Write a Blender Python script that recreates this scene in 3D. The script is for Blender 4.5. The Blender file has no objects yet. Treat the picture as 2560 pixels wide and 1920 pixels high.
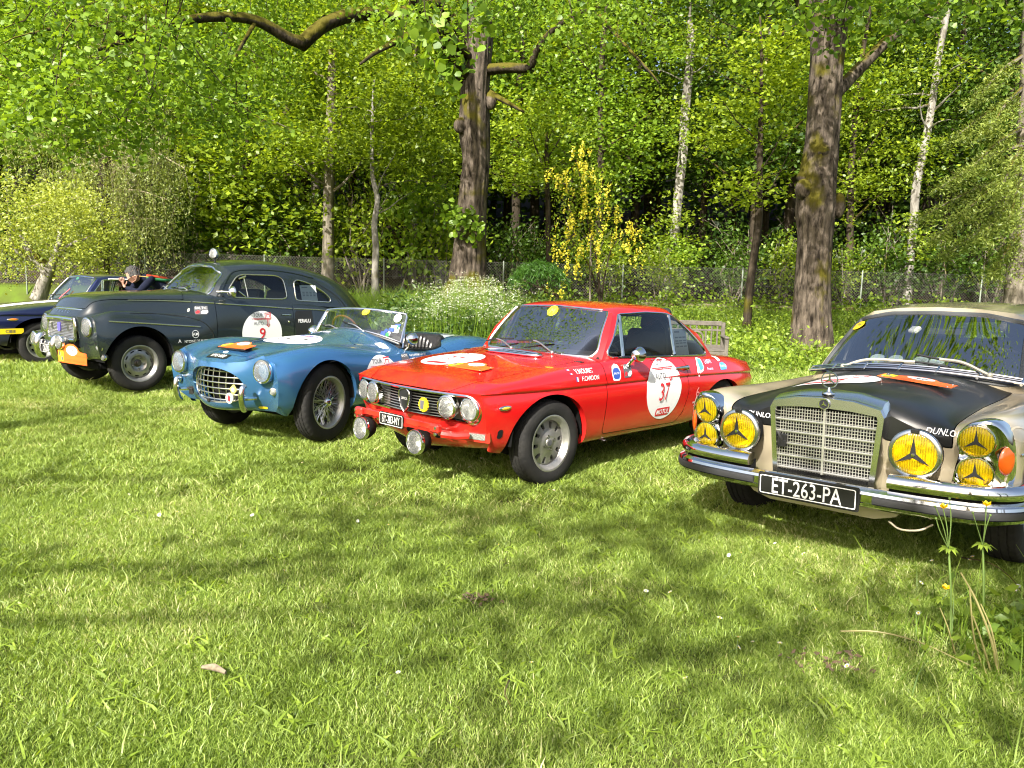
import bpy, bmesh, math, random
import numpy as np
from mathutils import Vector, Matrix
from mathutils.bvhtree import BVHTree
random.seed(7); RNG = np.random.default_rng(7)
R = math.radians
SC = bpy.context.scene
COL = SC.collection
# ------------------------------------------------------------------ camera
PITCH, ROLL, CAMH = R(7.6), R(1.5), 1.44
cd = bpy.data.cameras.new('camera'); CAM = bpy.data.objects.new('camera', cd); COL.objects.link(CAM)
cd.sensor_width = 36.0; cd.lens = 1945.0/2560*36; cd.clip_start = .05; cd.clip_end = 600
_f = Vector((0, math.cos(PITCH), -math.sin(PITCH))); _r = Vector((1, 0, 0)); _u = Vector((0, math.sin(PITCH), math.cos(PITCH)))
_c, _s = math.cos(ROLL), math.sin(ROLL)
_rr = _r*_c + _u*_s; _uu = _u*_c - _r*_s
_m = Matrix((_rr, _uu, -_f)).transposed().to_4x4(); _m.translation = (0, 0, CAMH)
CAM.matrix_world = _m; SC.camera = CAM
# ------------------------------------------------------------------ sky, sun, exposure
SUN_DIR = Vector((-.56, -1.18, 1.0)).normalized()      # towards the sun
SUN_EL = math.asin(SUN_DIR.z); SUN_AZ = math.atan2(SUN_DIR.x, SUN_DIR.y)
W = bpy.data.worlds.new('World'); SC.world = W; W.use_nodes = True
nt = W.node_tree; bgn = nt.nodes['Background']; sky = nt.nodes.new('ShaderNodeTexSky')
sky.sky_type = 'NISHITA'; sky.sun_disc = False; sky.sun_elevation = SUN_EL; sky.sun_rotation = SUN_AZ
sky.air_density = 1.0; sky.dust_density = 5.0; sky.ozone_density = 1.0
nt.links.new(sky.outputs[0], bgn.inputs[0]); bgn.inputs[1].default_value = .11
sl = bpy.data.lights.new('sun', 'SUN'); SUN = bpy.data.objects.new('sun', sl); COL.objects.link(SUN)
sl.energy = 5.0; sl.angle = R(.53); sl.color = (1, .95, .86)
SUN.rotation_euler = SUN_DIR.to_track_quat('Z', 'Y').to_euler(); SUN.location = (0, 0, 30)
SC.view_settings.view_transform = 'Standard'; SC.view_settings.look = 'None'
SC.view_settings.exposure = 1.3; SC.view_settings.gamma = 1; SC.view_settings.use_curve_mapping = False
SC.cycles.filter_width = 1.1; SC.cycles.max_bounces = 10; SC.cycles.transparent_max_bounces = 16; SC.cycles.use_denoising = True
SC.cycles.caustics_reflective = False; SC.cycles.caustics_refractive = False
# ------------------------------------------------------------------ helpers
def tag(o, label=None, cat=None, group=None, kind=None):
    if label: o['label'] = label
    if cat: o['category'] = cat
    if group: o['group'] = group
    if kind: o['kind'] = kind
    return o
def new_mesh(name, V, F):
    me = bpy.data.meshes.new(name)
    V = np.asarray(V, dtype=np.float32)
    if isinstance(F, np.ndarray):
        n, k = F.shape
        me.vertices.add(len(V)); me.vertices.foreach_set('co', V.ravel())
        me.loops.add(n*k); me.loops.foreach_set('vertex_index', F.astype(np.int32).ravel())
        me.polygons.add(n); me.polygons.foreach_set('loop_start', np.arange(0, n*k, k, dtype=np.int32))
        me.update(calc_edges=True)
    else:
        me.from_pydata(V.tolist(), [], [tuple(f) for f in F]); me.update()
    return me
def mk(name, VF, mat=None, parent=None, smooth=True, sharp=38, kind=None):
    me = new_mesh(name, *VF)
    if mat: me.materials.append(mat)
    if smooth:
        me.polygons.foreach_set('use_smooth', np.ones(len(me.polygons), dtype=bool))
        if sharp: me.set_sharp_from_angle(angle=R(sharp))
    o = bpy.data.objects.new(name, me); COL.objects.link(o)
    if parent: o.parent = parent
    if kind: o['kind'] = kind
    return o
def copy_obj(o, parent=None, M=None):
    c = o.copy(); COL.objects.link(c)
    if parent: c.parent = parent
    if M is not None: c.matrix_local = M
    return c
def kids(o): return [c for c in bpy.data.objects if c.parent == o]
def copy_tree(o, parent=None):
    c = copy_obj(o, parent)
    for k in kids(o): copy_tree(k, c)
    return c
def empty(name, loc=(0, 0, 0), rz=0, parent=None):
    o = bpy.data.objects.new(name, None); COL.objects.link(o); o.location = loc; o.rotation_euler = (0, 0, rz)
    o.empty_display_size = .1
    if parent: o.parent = parent
    return o
def join(parts):
    Vs, Fs, n = [], [], 0
    for V, F in parts:
        V = np.asarray(V, float); Vs.append(V); Fs += [[i+n for i in f] for f in (F.tolist() if isinstance(F, np.ndarray) else F)]; n += len(V)
    return np.vstack(Vs), Fs
def xf(VF, loc=(0, 0, 0), rot=None, sc=None):
    V = np.asarray(VF[0], float)
    if sc is not None: V = V*np.asarray(sc)
    if rot is not None:
        if not isinstance(rot, Matrix): rot = Matrix.Rotation(rot[2], 3, 'Z') @ Matrix.Rotation(rot[1], 3, 'Y') @ Matrix.Rotation(rot[0], 3, 'X')
        V = V @ np.array(rot).T
    return V+np.asarray(loc), VF[1]
def frame(zdir, up=(0, 0, 1)):
    z = Vector(zdir).normalized(); u = Vector(up)
    if abs(z.dot(u)) > .98: u = Vector((1, 0, 0))
    x = u.cross(z).normalized(); y = z.cross(x)
    return Matrix((x, y, z)).transposed()
def mirror_y(VF): 
    V = np.asarray(VF[0], float).copy(); V[:, 1] *= -1
    F = VF[1]
    return V, (F[:, ::-1] if isinstance(F, np.ndarray) else [f[::-1] for f in F])
def box(c, s, b=0.0):
    hx, hy, hz = [q/2 for q in s]; b = min(b, hx*.9, hy*.9, hz*.9)
    if b <= 0:
        V = [(x*hx, y*hy, z*hz) for x in (-1, 1) for y in (-1, 1) for z in (-1, 1)]
        F = [(0, 1, 3, 2), (4, 6, 7, 5), (0, 4, 5, 1), (2, 3, 7, 6), (0, 2, 6, 4), (1, 5, 7, 3)]
        return np.array(V)+np.array(c), F
    V, I = [], {}
    for x in (-1, 1):
        for y in (-1, 1):
            for z in (-1, 1):
                for a in range(3):
                    h = [x*(hx-b), y*(hy-b), z*(hz-b)]; h[a] = (x*hx, y*hy, z*hz)[a]
                    I[(x, y, z, a)] = len(V); V.append(h)
    F = []
    for a in range(3):
        o1, o2 = [(1, 2), (2, 0), (0, 1)][a]
        for s_ in (-1, 1):
            q = []
            for p, r in ((-1, -1), (1, -1), (1, 1), (-1, 1)):
                k = [0, 0, 0]; k[a] = s_; k[o1] = p; k[o2] = r; q.append(I[(*k, a)])
            F.append(q if s_ > 0 else q[::-1])
    for a in range(3):                                     # edges along axis a
        o1, o2 = [(1, 2), (2, 0), (0, 1)][a]
        for p in (-1, 1):
            for r in (-1, 1):
                def g(e, m):
                    k = [0, 0, 0]; k[a] = e; k[o1] = p; k[o2] = r; return I[(*k, m)]
                q = [g(-1, o1), g(-1, o2), g(1, o2), g(1, o1)]
                F.append(q if p*r < 0 else q[::-1])
    for x in (-1, 1):
        for y in (-1, 1):
            for z in (-1, 1):
                q = [I[(x, y, z, 0)], I[(x, y, z, 1)], I[(x, y, z, 2)]]
                F.append(q if x*y*z > 0 else q[::-1])
    return np.array(V)+np.array(c), F
def lathe(prof, n=24, a0=0, a1=2*math.pi):
    """profile [(r, h)] turned about z"""
    full = abs(a1-a0-2*math.pi) < 1e-6
    m = n if full else n+1
    th = a0+(a1-a0)*np.arange(m)/n
    V = np.array([(r*math.cos(t), r*math.sin(t), h) for (r, h) in prof for t in th])
    F = []
    for i in range(len(prof)-1):
        for j in range(n):
            k = (j+1) % m
            a, b, c, d = i*m+j, i*m+k, (i+1)*m+k, (i+1)*m+j
            if prof[i][0] < 1e-9: F.append((a, c, d))
            elif prof[i+1][0] < 1e-9: F.append((a, b, d))
            else: F.append((a, b, c, d))
    return V, F
def tube(path, r, n=8, closed=False, cap=True, flat=None):
    P = np.asarray(path, float); m = len(P)
    rr = np.full(m, r, float) if np.isscalar(r) else np.asarray(r, float)
    V, F = [], []
    T = np.roll(P, -1, 0)-np.roll(P, 1, 0)
    if not closed: T[0] = P[1]-P[0]; T[-1] = P[-1]-P[-2]
    T /= np.maximum(np.linalg.norm(T, axis=1, keepdims=True), 1e-9)
    ref = np.array([0, 0, 1.]) if abs(T[0][2]) < .9 else np.array([1., 0, 0])
    u = np.cross(T[0], ref); u /= np.linalg.norm(u)
    for i in range(m):
        u = u-T[i]*np.dot(u, T[i]); u /= max(np.linalg.norm(u), 1e-9); w = np.cross(T[i], u)
        for j in range(n):
            a = 2*math.pi*j/n
            V.append(P[i]+rr[i]*(math.cos(a)*u+math.sin(a)*w))
    for i in range(m if closed else m-1):
        k = (i+1) % m
        for j in range(n):
            l = (j+1) % n
            F.append((i*n+j, i*n+l, k*n+l, k*n+j))
    if cap and not closed:
        F.append(tuple(range(n))[::-1]); F.append(tuple((m-1)*n+j for j in range(n)))
    return np.array(V), F
def prism(poly, t0, t1, plane='xy', bev=0):
    """extrude a 2D polygon; plane names the two polygon axes, third axis runs t0..t1"""
    n = len(poly); ax = {'xy': (0, 1, 2), 'xz': (0, 2, 1), 'yz': (1, 2, 0)}[plane]
    V = np.zeros((2*n, 3))
    for k, t in enumerate((t0, t1)):
        for i, (a, b) in enumerate(poly):
            V[k*n+i, ax[0]] = a; V[k*n+i, ax[1]] = b; V[k*n+i, ax[2]] = t
    F = [tuple(range(n))[::-1], tuple(range(n, 2*n))]+[(i, (i+1) % n, n+(i+1) % n, n+i) for i in range(n)]
    return V, F
def sphere(c, r, n=16, m=10, sc=(1, 1, 1)):
    return xf(lathe([(r*math.sin(math.pi*i/m), -r*math.cos(math.pi*i/m)) for i in range(m+1)], n), c, sc=sc)
def catmull(P, k=6, closed=False):
    P = np.asarray(P, float); n = len(P); out = []
    for i in range(n if closed else n-1):
        p0 = P[(i-1) % n] if closed or i > 0 else 2*P[0]-P[1]
        p1 = P[i]; p2 = P[(i+1) % n]
        p3 = P[(i+2) % n] if closed or i+2 < n else 2*P[-1]-P[-2]
        for j in range(k):
            t = j/k
            out.append(.5*((2*p1)+(-p0+p2)*t+(2*p0-5*p1+4*p2-p3)*t*t+(-p0+3*p1-3*p2+p3)*t**3))
    if not closed: out.append(P[-1])
    return np.array(out)
# ---- signed distances (negative inside), vectorised over points (n,2)
def sd_poly(P, poly, r=0):
    P = np.asarray(P, float); poly = np.asarray(poly, float)
    if r:
        c = poly.mean(0); n = len(poly); q = []           # inset by r, then round
        ar = sum(poly[i][0]*poly[(i+1) % n][1]-poly[(i+1) % n][0]*poly[i][1] for i in range(n))
        if ar < 0: poly = poly[::-1]
        for i in range(n):
            a, b, c2 = poly[i-1], poly[i], poly[(i+1) % n]
            e1 = (b-a)/np.linalg.norm(b-a); e2 = (c2-b)/np.linalg.norm(c2-b)
            n1 = np.array([-e1[1], e1[0]]); n2 = np.array([-e2[1], e2[0]])
            m = (n1+n2); m /= np.dot(m, n1) if abs(np.dot(m, n1)) > .2 else .2
            q.append(b+m*r)
        poly = np.array(q)
    d = np.full(len(P), 1e9); s = np.ones(len(P))
    n = len(poly)
    for i in range(n):
        a = poly[i]; b = poly[i-1]; e = b-a; w = P-a
        t = np.clip((w@e)/max(e@e, 1e-12), 0, 1)
        dd = w-t[:, None]*e; d = np.minimum(d, (dd**2).sum(1))
        c1 = P[:, 1] >= a[1]; c2 = P[:, 1] < b[1]; c3 = e[0]*w[:, 1] > e[1]*w[:, 0]
        fl = (c1 & c2 & c3) | (~c1 & ~c2 & ~c3); s[fl] *= -1
    return s*np.sqrt(d)-r
def sd_box(P, c, h, r=0):
    q = np.abs(P-np.array(c))-np.array(h)+r
    return np.linalg.norm(np.maximum(q, 0), axis=1)+np.minimum(q.max(1), 0)-r
def sd_seg(P, a, b, r):
    a = np.array(a); b = np.array(b); e = b-a; w = P-a
    t = np.clip((w@e)/(e@e), 0, 1)
    return np.linalg.norm(w-t[:, None]*e, axis=1)-r
def sd_ell(P, c, a, b):
    q = (P-np.array(c))/np.array([a, b]); return (np.linalg.norm(q, axis=1)-1)*min(a, b)
# ---- surfaces
def tri(F):
    if isinstance(F, np.ndarray) and F.shape[1] == 3: return F
    out = []
    for f in (F.tolist() if isinstance(F, np.ndarray) else F):
        for i in range(1, len(f)-1): out.append((f[0], f[i], f[i+1]))
    return np.array(out, int)
def subsurf(V, F, crease, level, limit=True):
    me = bpy.data.meshes.new('t'); me.from_pydata(np.asarray(V).tolist(), [], F); me.update()
    at = me.attributes.new('crease_edge', 'FLOAT', 'EDGE')
    if crease:
        for e in me.edges:
            w = crease.get(tuple(sorted(e.vertices)))
            if w: at.data[e.index].value = w
    o = bpy.data.objects.new('t', me); COL.objects.link(o)
    m = o.modifiers.new('s', 'SUBSURF'); m.levels = level; m.render_levels = level; m.use_limit_surface = limit
    dg = bpy.context.evaluated_depsgraph_get(); ev = o.evaluated_get(dg); em = ev.to_mesh()
    n = len(em.vertices); co = np.empty(n*3); em.vertices.foreach_get('co', co)
    k = len(em.polygons); fi = np.empty(k*4, int); em.loops.foreach_get('vertex_index', fi)
    ev.to_mesh_clear(); bpy.data.objects.remove(o); bpy.data.meshes.remove(me)
    return co.reshape(-1, 3), fi.reshape(-1, 4)
class Surf:
    """triangle surface that can be cut by signed-distance functions"""
    def __init__(s, V, F): s.V = np.asarray(V, float); s.F = tri(F)
    def vf(s): return s.V, s.F
    def bvh(s): return BVHTree.FromPolygons(s.V.tolist(), s.F.tolist())
    def cut(s, fn):
        V = s.V.copy(); F = s.F; f = np.asarray(fn(V), float).copy()
        E = np.unique(np.sort(np.vstack([F[:, [0, 1]], F[:, [1, 2]], F[:, [2, 0]]]), 1), axis=0)
        cr = E[(f[E[:, 0]] < 0) != (f[E[:, 1]] < 0)]
        moved = {}
        for a, b in cr:                                     # snap vertices that lie almost on the cut
            t = f[a]/(f[a]-f[b])
            if t < .12 and (a not in moved or t < moved[a][0]): moved[a] = (t, s.V[a]+(s.V[b]-s.V[a])*t)
            elif t > .88 and (b not in moved or 1-t < moved[b][0]): moved[b] = (1-t, s.V[a]+(s.V[b]-s.V[a])*t)
        for a, (t, p) in moved.items(): V[a] = p; f[a] = 0
        sg = np.where(f < 0, -1, np.where(f > 0, 1, 0))
        tf = sg[F]; mn, mx = tf.min(1), tf.max(1)
        Fin = [x for x in F[(mx <= 0)]]; Fout = [x for x in F[(mx > 0) & (mn >= 0)]]
        newV = []; cache = {}; N = len(V)
        def mid(a, b):
            k = (a, b) if a < b else (b, a)
            if k not in cache:
                t = f[k[0]]/(f[k[0]]-f[k[1]]); cache[k] = N+len(newV); newV.append(V[k[0]]+(V[k[1]]-V[k[0]])*t)
            return cache[k]
        for t3 in F[(mn < 0) & (mx > 0)]:
            ins, out = [], []
            for i in range(3):
                a, b = int(t3[i]), int(t3[(i+1) % 3])
                if sg[a] <= 0: ins.append(a)
                if sg[a] >= 0: out.append(a)
                if sg[a]*sg[b] < 0:
                    m = mid(a, b); ins.append(m); out.append(m)
            for L, D in ((ins, Fin), (out, Fout)):
                for i in range(1, len(L)-1): D.append(np.array((L[0], L[i], L[i+1])))
        VV = np.vstack([V, np.array(newV)]) if newV else V
        on = np.zeros(len(VV), bool); on[:N] = sg == 0; on[N:] = True
        res = []
        for D in (Fin, Fout):
            if not D: res.append((Surf(np.zeros((0, 3)), np.zeros((0, 3), int)), [])); continue
            D = np.array(D); used = np.unique(D); mp = -np.ones(len(VV), int); mp[used] = np.arange(len(used))
            S = Surf(VV[used], mp[D]); res.append((S, S.loops(on[used])))
        return res[0][0], res[1][0], res[0][1], res[1][1]
    def loops(s, on):
        F = s.F; E = np.vstack([F[:, [0, 1]], F[:, [1, 2]], F[:, [2, 0]]])
        k = np.sort(E, 1); key = k[:, 0]*10**7+k[:, 1]
        u, idx, cnt = np.unique(key, return_index=True, return_counts=True)
        B = E[idx[cnt == 1]]; B = B[on[B[:, 0]] & on[B[:, 1]]]
        nx = {}
        for a, b in B: nx.setdefault(int(a), []).append(int(b))
        out = []
        starts = set(nx)-set(int(b) for b in B[:, 1]) if len(B) else set()
        order = list(starts)+list(nx)
        for st in order:
            if not nx.get(st): continue
            L = [st]; c = st
            while nx.get(c):
                n = nx[c].pop(); 
                if n == st: break
                L.append(n); c = n
            if len(L) > 2: out.append((s.V[L], bool(len(L) and c in (L[-1],) and n == st)))
        return out
    def keep(s, mask_fn):
        c = s.V[s.F].mean(1); D = s.F[mask_fn(c)]; used = np.unique(D); mp = -np.ones(len(s.V), int); mp[used] = np.arange(len(used))
        return Surf(s.V[used], mp[D])
def flange(loops, off):
    """strip from each cut loop to the same loop moved by off(points)"""
    parts = []
    for P, closed in loops:
        Q = P+off(P); n = len(P)
        parts.append((np.vstack([P, Q]), [(i, (i+1) % n, n+(i+1) % n, n+i) for i in range(n if closed else n-1)]))
    return join(parts) if parts else None
def smooth_loop(P, closed, it=2):
    P = P.copy()
    for _ in range(it):
        Q = (np.roll(P, 1, 0)+2*P+np.roll(P, -1, 0))/4
        if not closed: Q[0] = P[0]; Q[-1] = P[-1]
        P = Q
    return P
def trim(loops, r, n=6, minlen=12):
    return join([tube(smooth_loop(P, c), r, n, closed=c) for P, c in loops if len(P) >= minlen])
def cage(stations, front, rear, nside, crease=None, level=3, fit=4, open_bottom=True):
    """half car cage: every station is nside side points (bottom to shoulder) then top points to the
    centre line; front/rear = centre-line columns (x,z) for the two end caps (or None)."""
    S = np.array(stations, float); ns, npt, _ = S.shape
    V, I, F, C = [], {}, [], {}
    def vid(p):
        V.append(p); return len(V)-1
    for i in range(ns):
        for j in range(npt): I[(i, j)] = vid(S[i, j])
    for i in range(ns-1):
        for j in range(npt-1): F.append((I[(i, j)], I[(i, j+1)], I[(i+1, j+1)], I[(i+1, j)]))
    def cap(i, col, flip):
        side = S[i, :nside]; top = S[i, nside-1:]; nt_ = len(top)
        G = {}
        yy = top[:, 1]/max(top[0, 1], 1e-9)                  # 1 .. 0
        gx = (top[:, 0]-top[0, 0])/((top[-1, 0]-top[0, 0]) or 1)
        gz = (top[:, 2]-top[0, 2])/((top[-1, 2]-top[0, 2]) or 1)
        for k in range(nside):
            for j in range(nt_):
                if j == 0: G[(k, j)] = I[(i, k)]
                elif k == nside-1: G[(k, j)] = I[(i, nside-1+j)]
                else:
                    x = side[k, 0]+(col[k][0]-side[k, 0])*gx[j]
                    zlin = 1-yy[j]
                    w = k/(nside-1)
                    z = side[k, 2]+(col[k][1]-side[k, 2])*(zlin*(1-w)+gz[j]*w)
                    G[(k, j)] = vid((x, side[k, 1]*yy[j], z))
        for k in range(nside-1):
            for j in range(nt_-1):
                q = (G[(k, j)], G[(k, j+1)], G[(k+1, j+1)], G[(k+1, j)])
                F.append(q[::-1] if flip else q)
        return G
    GF = cap(0, front, True) if front else {}
    GR = cap(ns-1, rear, False) if rear else {}
    n = len(V); V = np.array(V)
    cl = np.abs(V[:, 1]) < 1e-6
    mp = np.arange(n); cnt = n; VV = [V]
    ext = []
    for k in range(n):
        if not cl[k]: mp[k] = cnt; cnt += 1; ext.append(V[k]*np.array([1, -1, 1]))
    allV = np.vstack([V, np.array(ext)])
    FF = [tuple(int(v) for v in f) for f in F]+[tuple(int(mp[v]) for v in f[::-1]) for f in F]
    # creases: ('row', j, w [,i0,i1]) along stations at point j; ('col', i, w) across station i; ('cap', w) hard cap edges
    def cr(a, b, w):
        C[tuple(sorted((a, b)))] = w; C[tuple(sorted((int(mp[a]), int(mp[b]))))] = w
    for c in crease or []:
        if c[0] == 'row':
            i0, i1 = (c[3], c[4]) if len(c) > 3 else (0, ns-1)
            for i in range(i0, i1): cr(I[(i, c[1])], I[(i+1, c[1])], c[2])
        elif c[0] == 'col':
            j0, j1 = (c[3], c[4]) if len(c) > 3 else (0, npt-1)
            for j in range(j0, j1): cr(I[(c[1], j)], I[(c[1], j+1)], c[2])
    tgt = allV.copy(); cur = allV.copy()
    for _ in range(fit):
        L, _f = subsurf(cur, FF, C, 1)
        cur = cur+.9*(tgt-L[:len(tgt)])
    L, Q = subsurf(cur, FF, C, level)
    return Surf(L, Q[:, ::-1])
# ---- flat print laid on a surface
FONT_CACHE = {}
def text_shape(s, size, off=.0, shear=0.0, space=1.0, sx=1.0):
    key = (s, off, shear, space)
    if key not in FONT_CACHE:
        cu = bpy.data.curves.new('t', 'FONT'); cu.body = s; cu.size = 1; cu.align_x = 'CENTER'; cu.align_y = 'CENTER'
        cu.offset = off; cu.shear = shear; cu.space_character = space; cu.resolution_u = 3
        o = bpy.data.objects.new('t', cu); COL.objects.link(o)
        dg = bpy.context.evaluated_depsgraph_get(); me = bpy.data.meshes.new_from_object(o.evaluated_get(dg))
        V = np.array([v.co[:2] for v in me.vertices]); F = [tuple(p.vertices) for p in me.polygons]
        bpy.data.objects.remove(o); bpy.data.curves.remove(cu); bpy.data.meshes.remove(me)
        if len(V): V = V-np.array([(V[:, 0].max()+V[:, 0].min())/2, (V[:, 1].max()+V[:, 1].min())/2])
        FONT_CACHE[key] = (V, F)
    V, F = FONT_CACHE[key]
    return V*size*np.array([sx, 1]), F
def shape_fill(poly, res=.03):
    """dense fill of a 2D outline so that it can follow a curved surface"""
    P = np.array(poly, float); lo, hi = P.min(0)-res, P.max(0)+res
    nx, ny = int((hi[0]-lo[0])/res)+2, int((hi[1]-lo[1])/res)+2
    X, Y = np.meshgrid(np.linspace(lo[0], hi[0], nx), np.linspace(lo[1], hi[1], ny))
    V = np.stack([X.ravel(), Y.ravel(), 0*X.ravel()], 1)
    F = [(j*nx+i, j*nx+i+1, (j+1)*nx+i+1, (j+1)*nx+i) for j in range(ny-1) for i in range(nx-1)]
    ins, _, _, _ = Surf(V, F).cut(lambda v: sd_poly(v[:, :2], P))
    return ins.V[:, :2], ins.F
def ellipse(a, b, n=40, c=(0, 0)): return [(c[0]+a*math.cos(2*math.pi*i/n), c[1]+b*math.sin(2*math.pi*i/n)) for i in range(n)]
def rrect(w, h, r=.0, c=(0, 0), k=3):
    if r <= 0: return [(c[0]-w/2, c[1]-h/2), (c[0]+w/2, c[1]-h/2), (c[0]+w/2, c[1]+h/2), (c[0]-w/2, c[1]+h/2)]
    out = []
    for qx, qy, a0 in ((1, -1, -90), (1, 1, 0), (-1, 1, 90), (-1, -1, 180)):
        for i in range(k+1):
            a = R(a0+90*i/k); out.append((c[0]+qx*(w/2-r)+r*math.cos(a), c[1]+qy*(h/2-r)+r*math.sin(a)))
    return out
def lay(bvh, V2, F, face, at, off=.003, rot=0):
    """lay a 2D shape on a surface. face 'L' car's left side (reads front to rear), 'T' top (reads from
    the front of the car), 'F' front. at = (a, b): L -> (x, z); T -> (x, y); F -> (y, z)"""
    V2 = np.asarray(V2, float)
    if rot: 
        c, s = math.cos(rot), math.sin(rot); V2 = np.stack([V2[:, 0]*c-V2[:, 1]*s, V2[:, 0]*s+V2[:, 1]*c], 1)
    out = []; last = 0
    for u, v in V2:
        if face == 'L': o = Vector((at[0]-u, 3, at[1]+v)); d = Vector((0, -1, 0))
        elif face == 'T': o = Vector((at[0]-v, at[1]+u, 3)); d = Vector((0, 0, -1))
        else: o = Vector((3, at[0]+u, at[1]+v)); d = Vector((-1, 0, 0))
        h, nrm, _, t = bvh.ray_cast(o, d)
        if h is None: h = o+d*last; nrm = -d
        else: last = t
        if nrm.dot(d) > 0: nrm = -nrm
        out.append(h+nrm*off)
    return np.array(out), F
# ------------------------------------------------------------------ materials
MATS = {}
def pmat(name, col, rough=.5, metal=0.0, coat=0.0, spec=.5, noise=None, bump=None, trans=0.0, emit=None):
    """noise=(scale, amount[, second colour]) varies the colour, bump=(scale, strength) the relief"""
    if name in MATS: return MATS[name]
    m = bpy.data.materials.new(name); m.use_nodes = True; MATS[name] = m
    n = m.node_tree.nodes; l = m.node_tree.links; b = n['Principled BSDF']
    b.inputs['Base Color'].default_value = (*col, 1); b.inputs['Roughness'].default_value = rough
    b.inputs['Metallic'].default_value = metal; b.inputs['Coat Weight'].default_value = coat
    b.inputs['Coat Roughness'].default_value = .03; b.inputs['Specular IOR Level'].default_value = spec
    b.inputs['Transmission Weight'].default_value = trans
    if noise or bump: 
        tc = n.new('ShaderNodeTexCoord')
    if noise:
        t = n.new('ShaderNodeTexNoise'); t.inputs['Scale'].default_value = noise[0]; t.inputs['Detail'].default_value = 6
        l.new(tc.outputs['Object'], t.inputs['Vector'])
        r = n.new('ShaderNodeValToRGB'); r.color_ramp.elements[0].position = .3; r.color_ramp.elements[1].position = .7
        c2 = noise[2] if len(noise) > 2 else tuple(c*(1-noise[1]) for c in col)
        r.color_ramp.elements[0].color = (*c2, 1); r.color_ramp.elements[1].color = (*col, 1)
        l.new(t.outputs['Fac'], r.inputs['Fac']); l.new(r.outputs['Color'], b.inputs['Base Color'])
    if bump:
        t2 = n.new('ShaderNodeTexNoise'); t2.inputs['Scale'].default_value = bump[0]; t2.inputs['Detail'].default_value = 8
        l.new(tc.outputs['Object'], t2.inputs['Vector'])
        bp_ = n.new('ShaderNodeBump'); bp_.inputs['Strength'].default_value = bump[1]; bp_.inputs['Distance'].default_value = .02
        l.new(t2.outputs['Fac'], bp_.inputs['Height']); l.new(bp_.outputs['Normal'], b.inputs['Normal'])
    return m
def paint(name, col, rough=.32, coat=1.0, metal=0.0, flake=0.0, dust=.12):
    if name in MATS: return MATS[name]
    m = pmat(name, col, rough, metal, coat)
    n = m.node_tree.nodes; l = m.node_tree.links; b = n['Principled BSDF']
    tc = n.new('ShaderNodeTexCoord'); t = n.new('ShaderNodeTexNoise'); t.inputs['Scale'].default_value = 5; t.inputs['Detail'].default_value = 8
    l.new(tc.outputs['Object'], t.inputs['Vector'])
    mr = n.new('ShaderNodeMapRange'); mr.inputs[1].default_value = .35; mr.inputs[2].default_value = .75; mr.inputs[3].default_value = .02; mr.inputs[4].default_value = .02+dust
    l.new(t.outputs['Fac'], mr.inputs[0]); l.new(mr.outputs[0], b.inputs['Coat Roughness'])
    # road dust: a thin brownish film that thickens in patches near the sills
    sx = n.new('ShaderNodeSeparateXYZ'); l.new(tc.outputs['Object'], sx.inputs[0])
    mz = n.new('ShaderNodeMapRange'); mz.inputs[1].default_value = .55; mz.inputs[2].default_value = .2; mz.inputs[3].default_value = 0; mz.inputs[4].default_value = .45
    l.new(sx.outputs['Z'], mz.inputs[0]); mu = n.new('ShaderNodeMath'); mu.operation = 'MULTIPLY'; l.new(mz.outputs[0], mu.inputs[0]); l.new(t.outputs['Fac'], mu.inputs[1])
    mx = n.new('ShaderNodeMix'); mx.data_type = 'RGBA'; mx.inputs[6].default_value = (*col, 1); mx.inputs[7].default_value = (.12, .10, .07, 1)
    l.new(mu.outputs[0], mx.inputs[0]); l.new(mx.outputs[2], b.inputs['Base Color'])
    if flake:
        v = n.new('ShaderNodeTexVoronoi'); v.inputs['Scale'].default_value = 900; l.new(tc.outputs['Object'], v.inputs['Vector'])
        bm_ = n.new('ShaderNodeBump'); bm_.inputs['Strength'].default_value = flake; bm_.inputs['Distance'].default_value = .001
        l.new(v.outputs['Distance'], bm_.inputs['Height']); l.new(bm_.outputs['Normal'], b.inputs['Normal'])
    return m
def glassmat(name, tint=(.82, .88, .84), ior=1.5, boost=1.0, streak=0.0):
    if name in MATS: return MATS[name]
    m = bpy.data.materials.new(name); m.use_nodes = True; MATS[name] = m
    n = m.node_tree.nodes; l = m.node_tree.links; n.clear()
    o = n.new('ShaderNodeOutputMaterial'); mx = n.new('ShaderNodeMixShader'); t = n.new('ShaderNodeBsdfTransparent'); g = n.new('ShaderNodeBsdfGlossy')
    fr = n.new('ShaderNodeFresnel'); fr.inputs[0].default_value = ior
    t.inputs[0].default_value = (*tint, 1); g.inputs['Roughness'].default_value = .02
    mm = n.new('ShaderNodeMath'); mm.operation = 'MULTIPLY'; mm.inputs[1].default_value = boost; mm.use_clamp = True
    l.new(fr.outputs[0], mm.inputs[0]); l.new(mm.outputs[0], mx.inputs[0]); l.new(t.outputs[0], mx.inputs[1]); l.new(g.outputs[0], mx.inputs[2]); l.new(mx.outputs[0], o.inputs[0])
    return m
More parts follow.
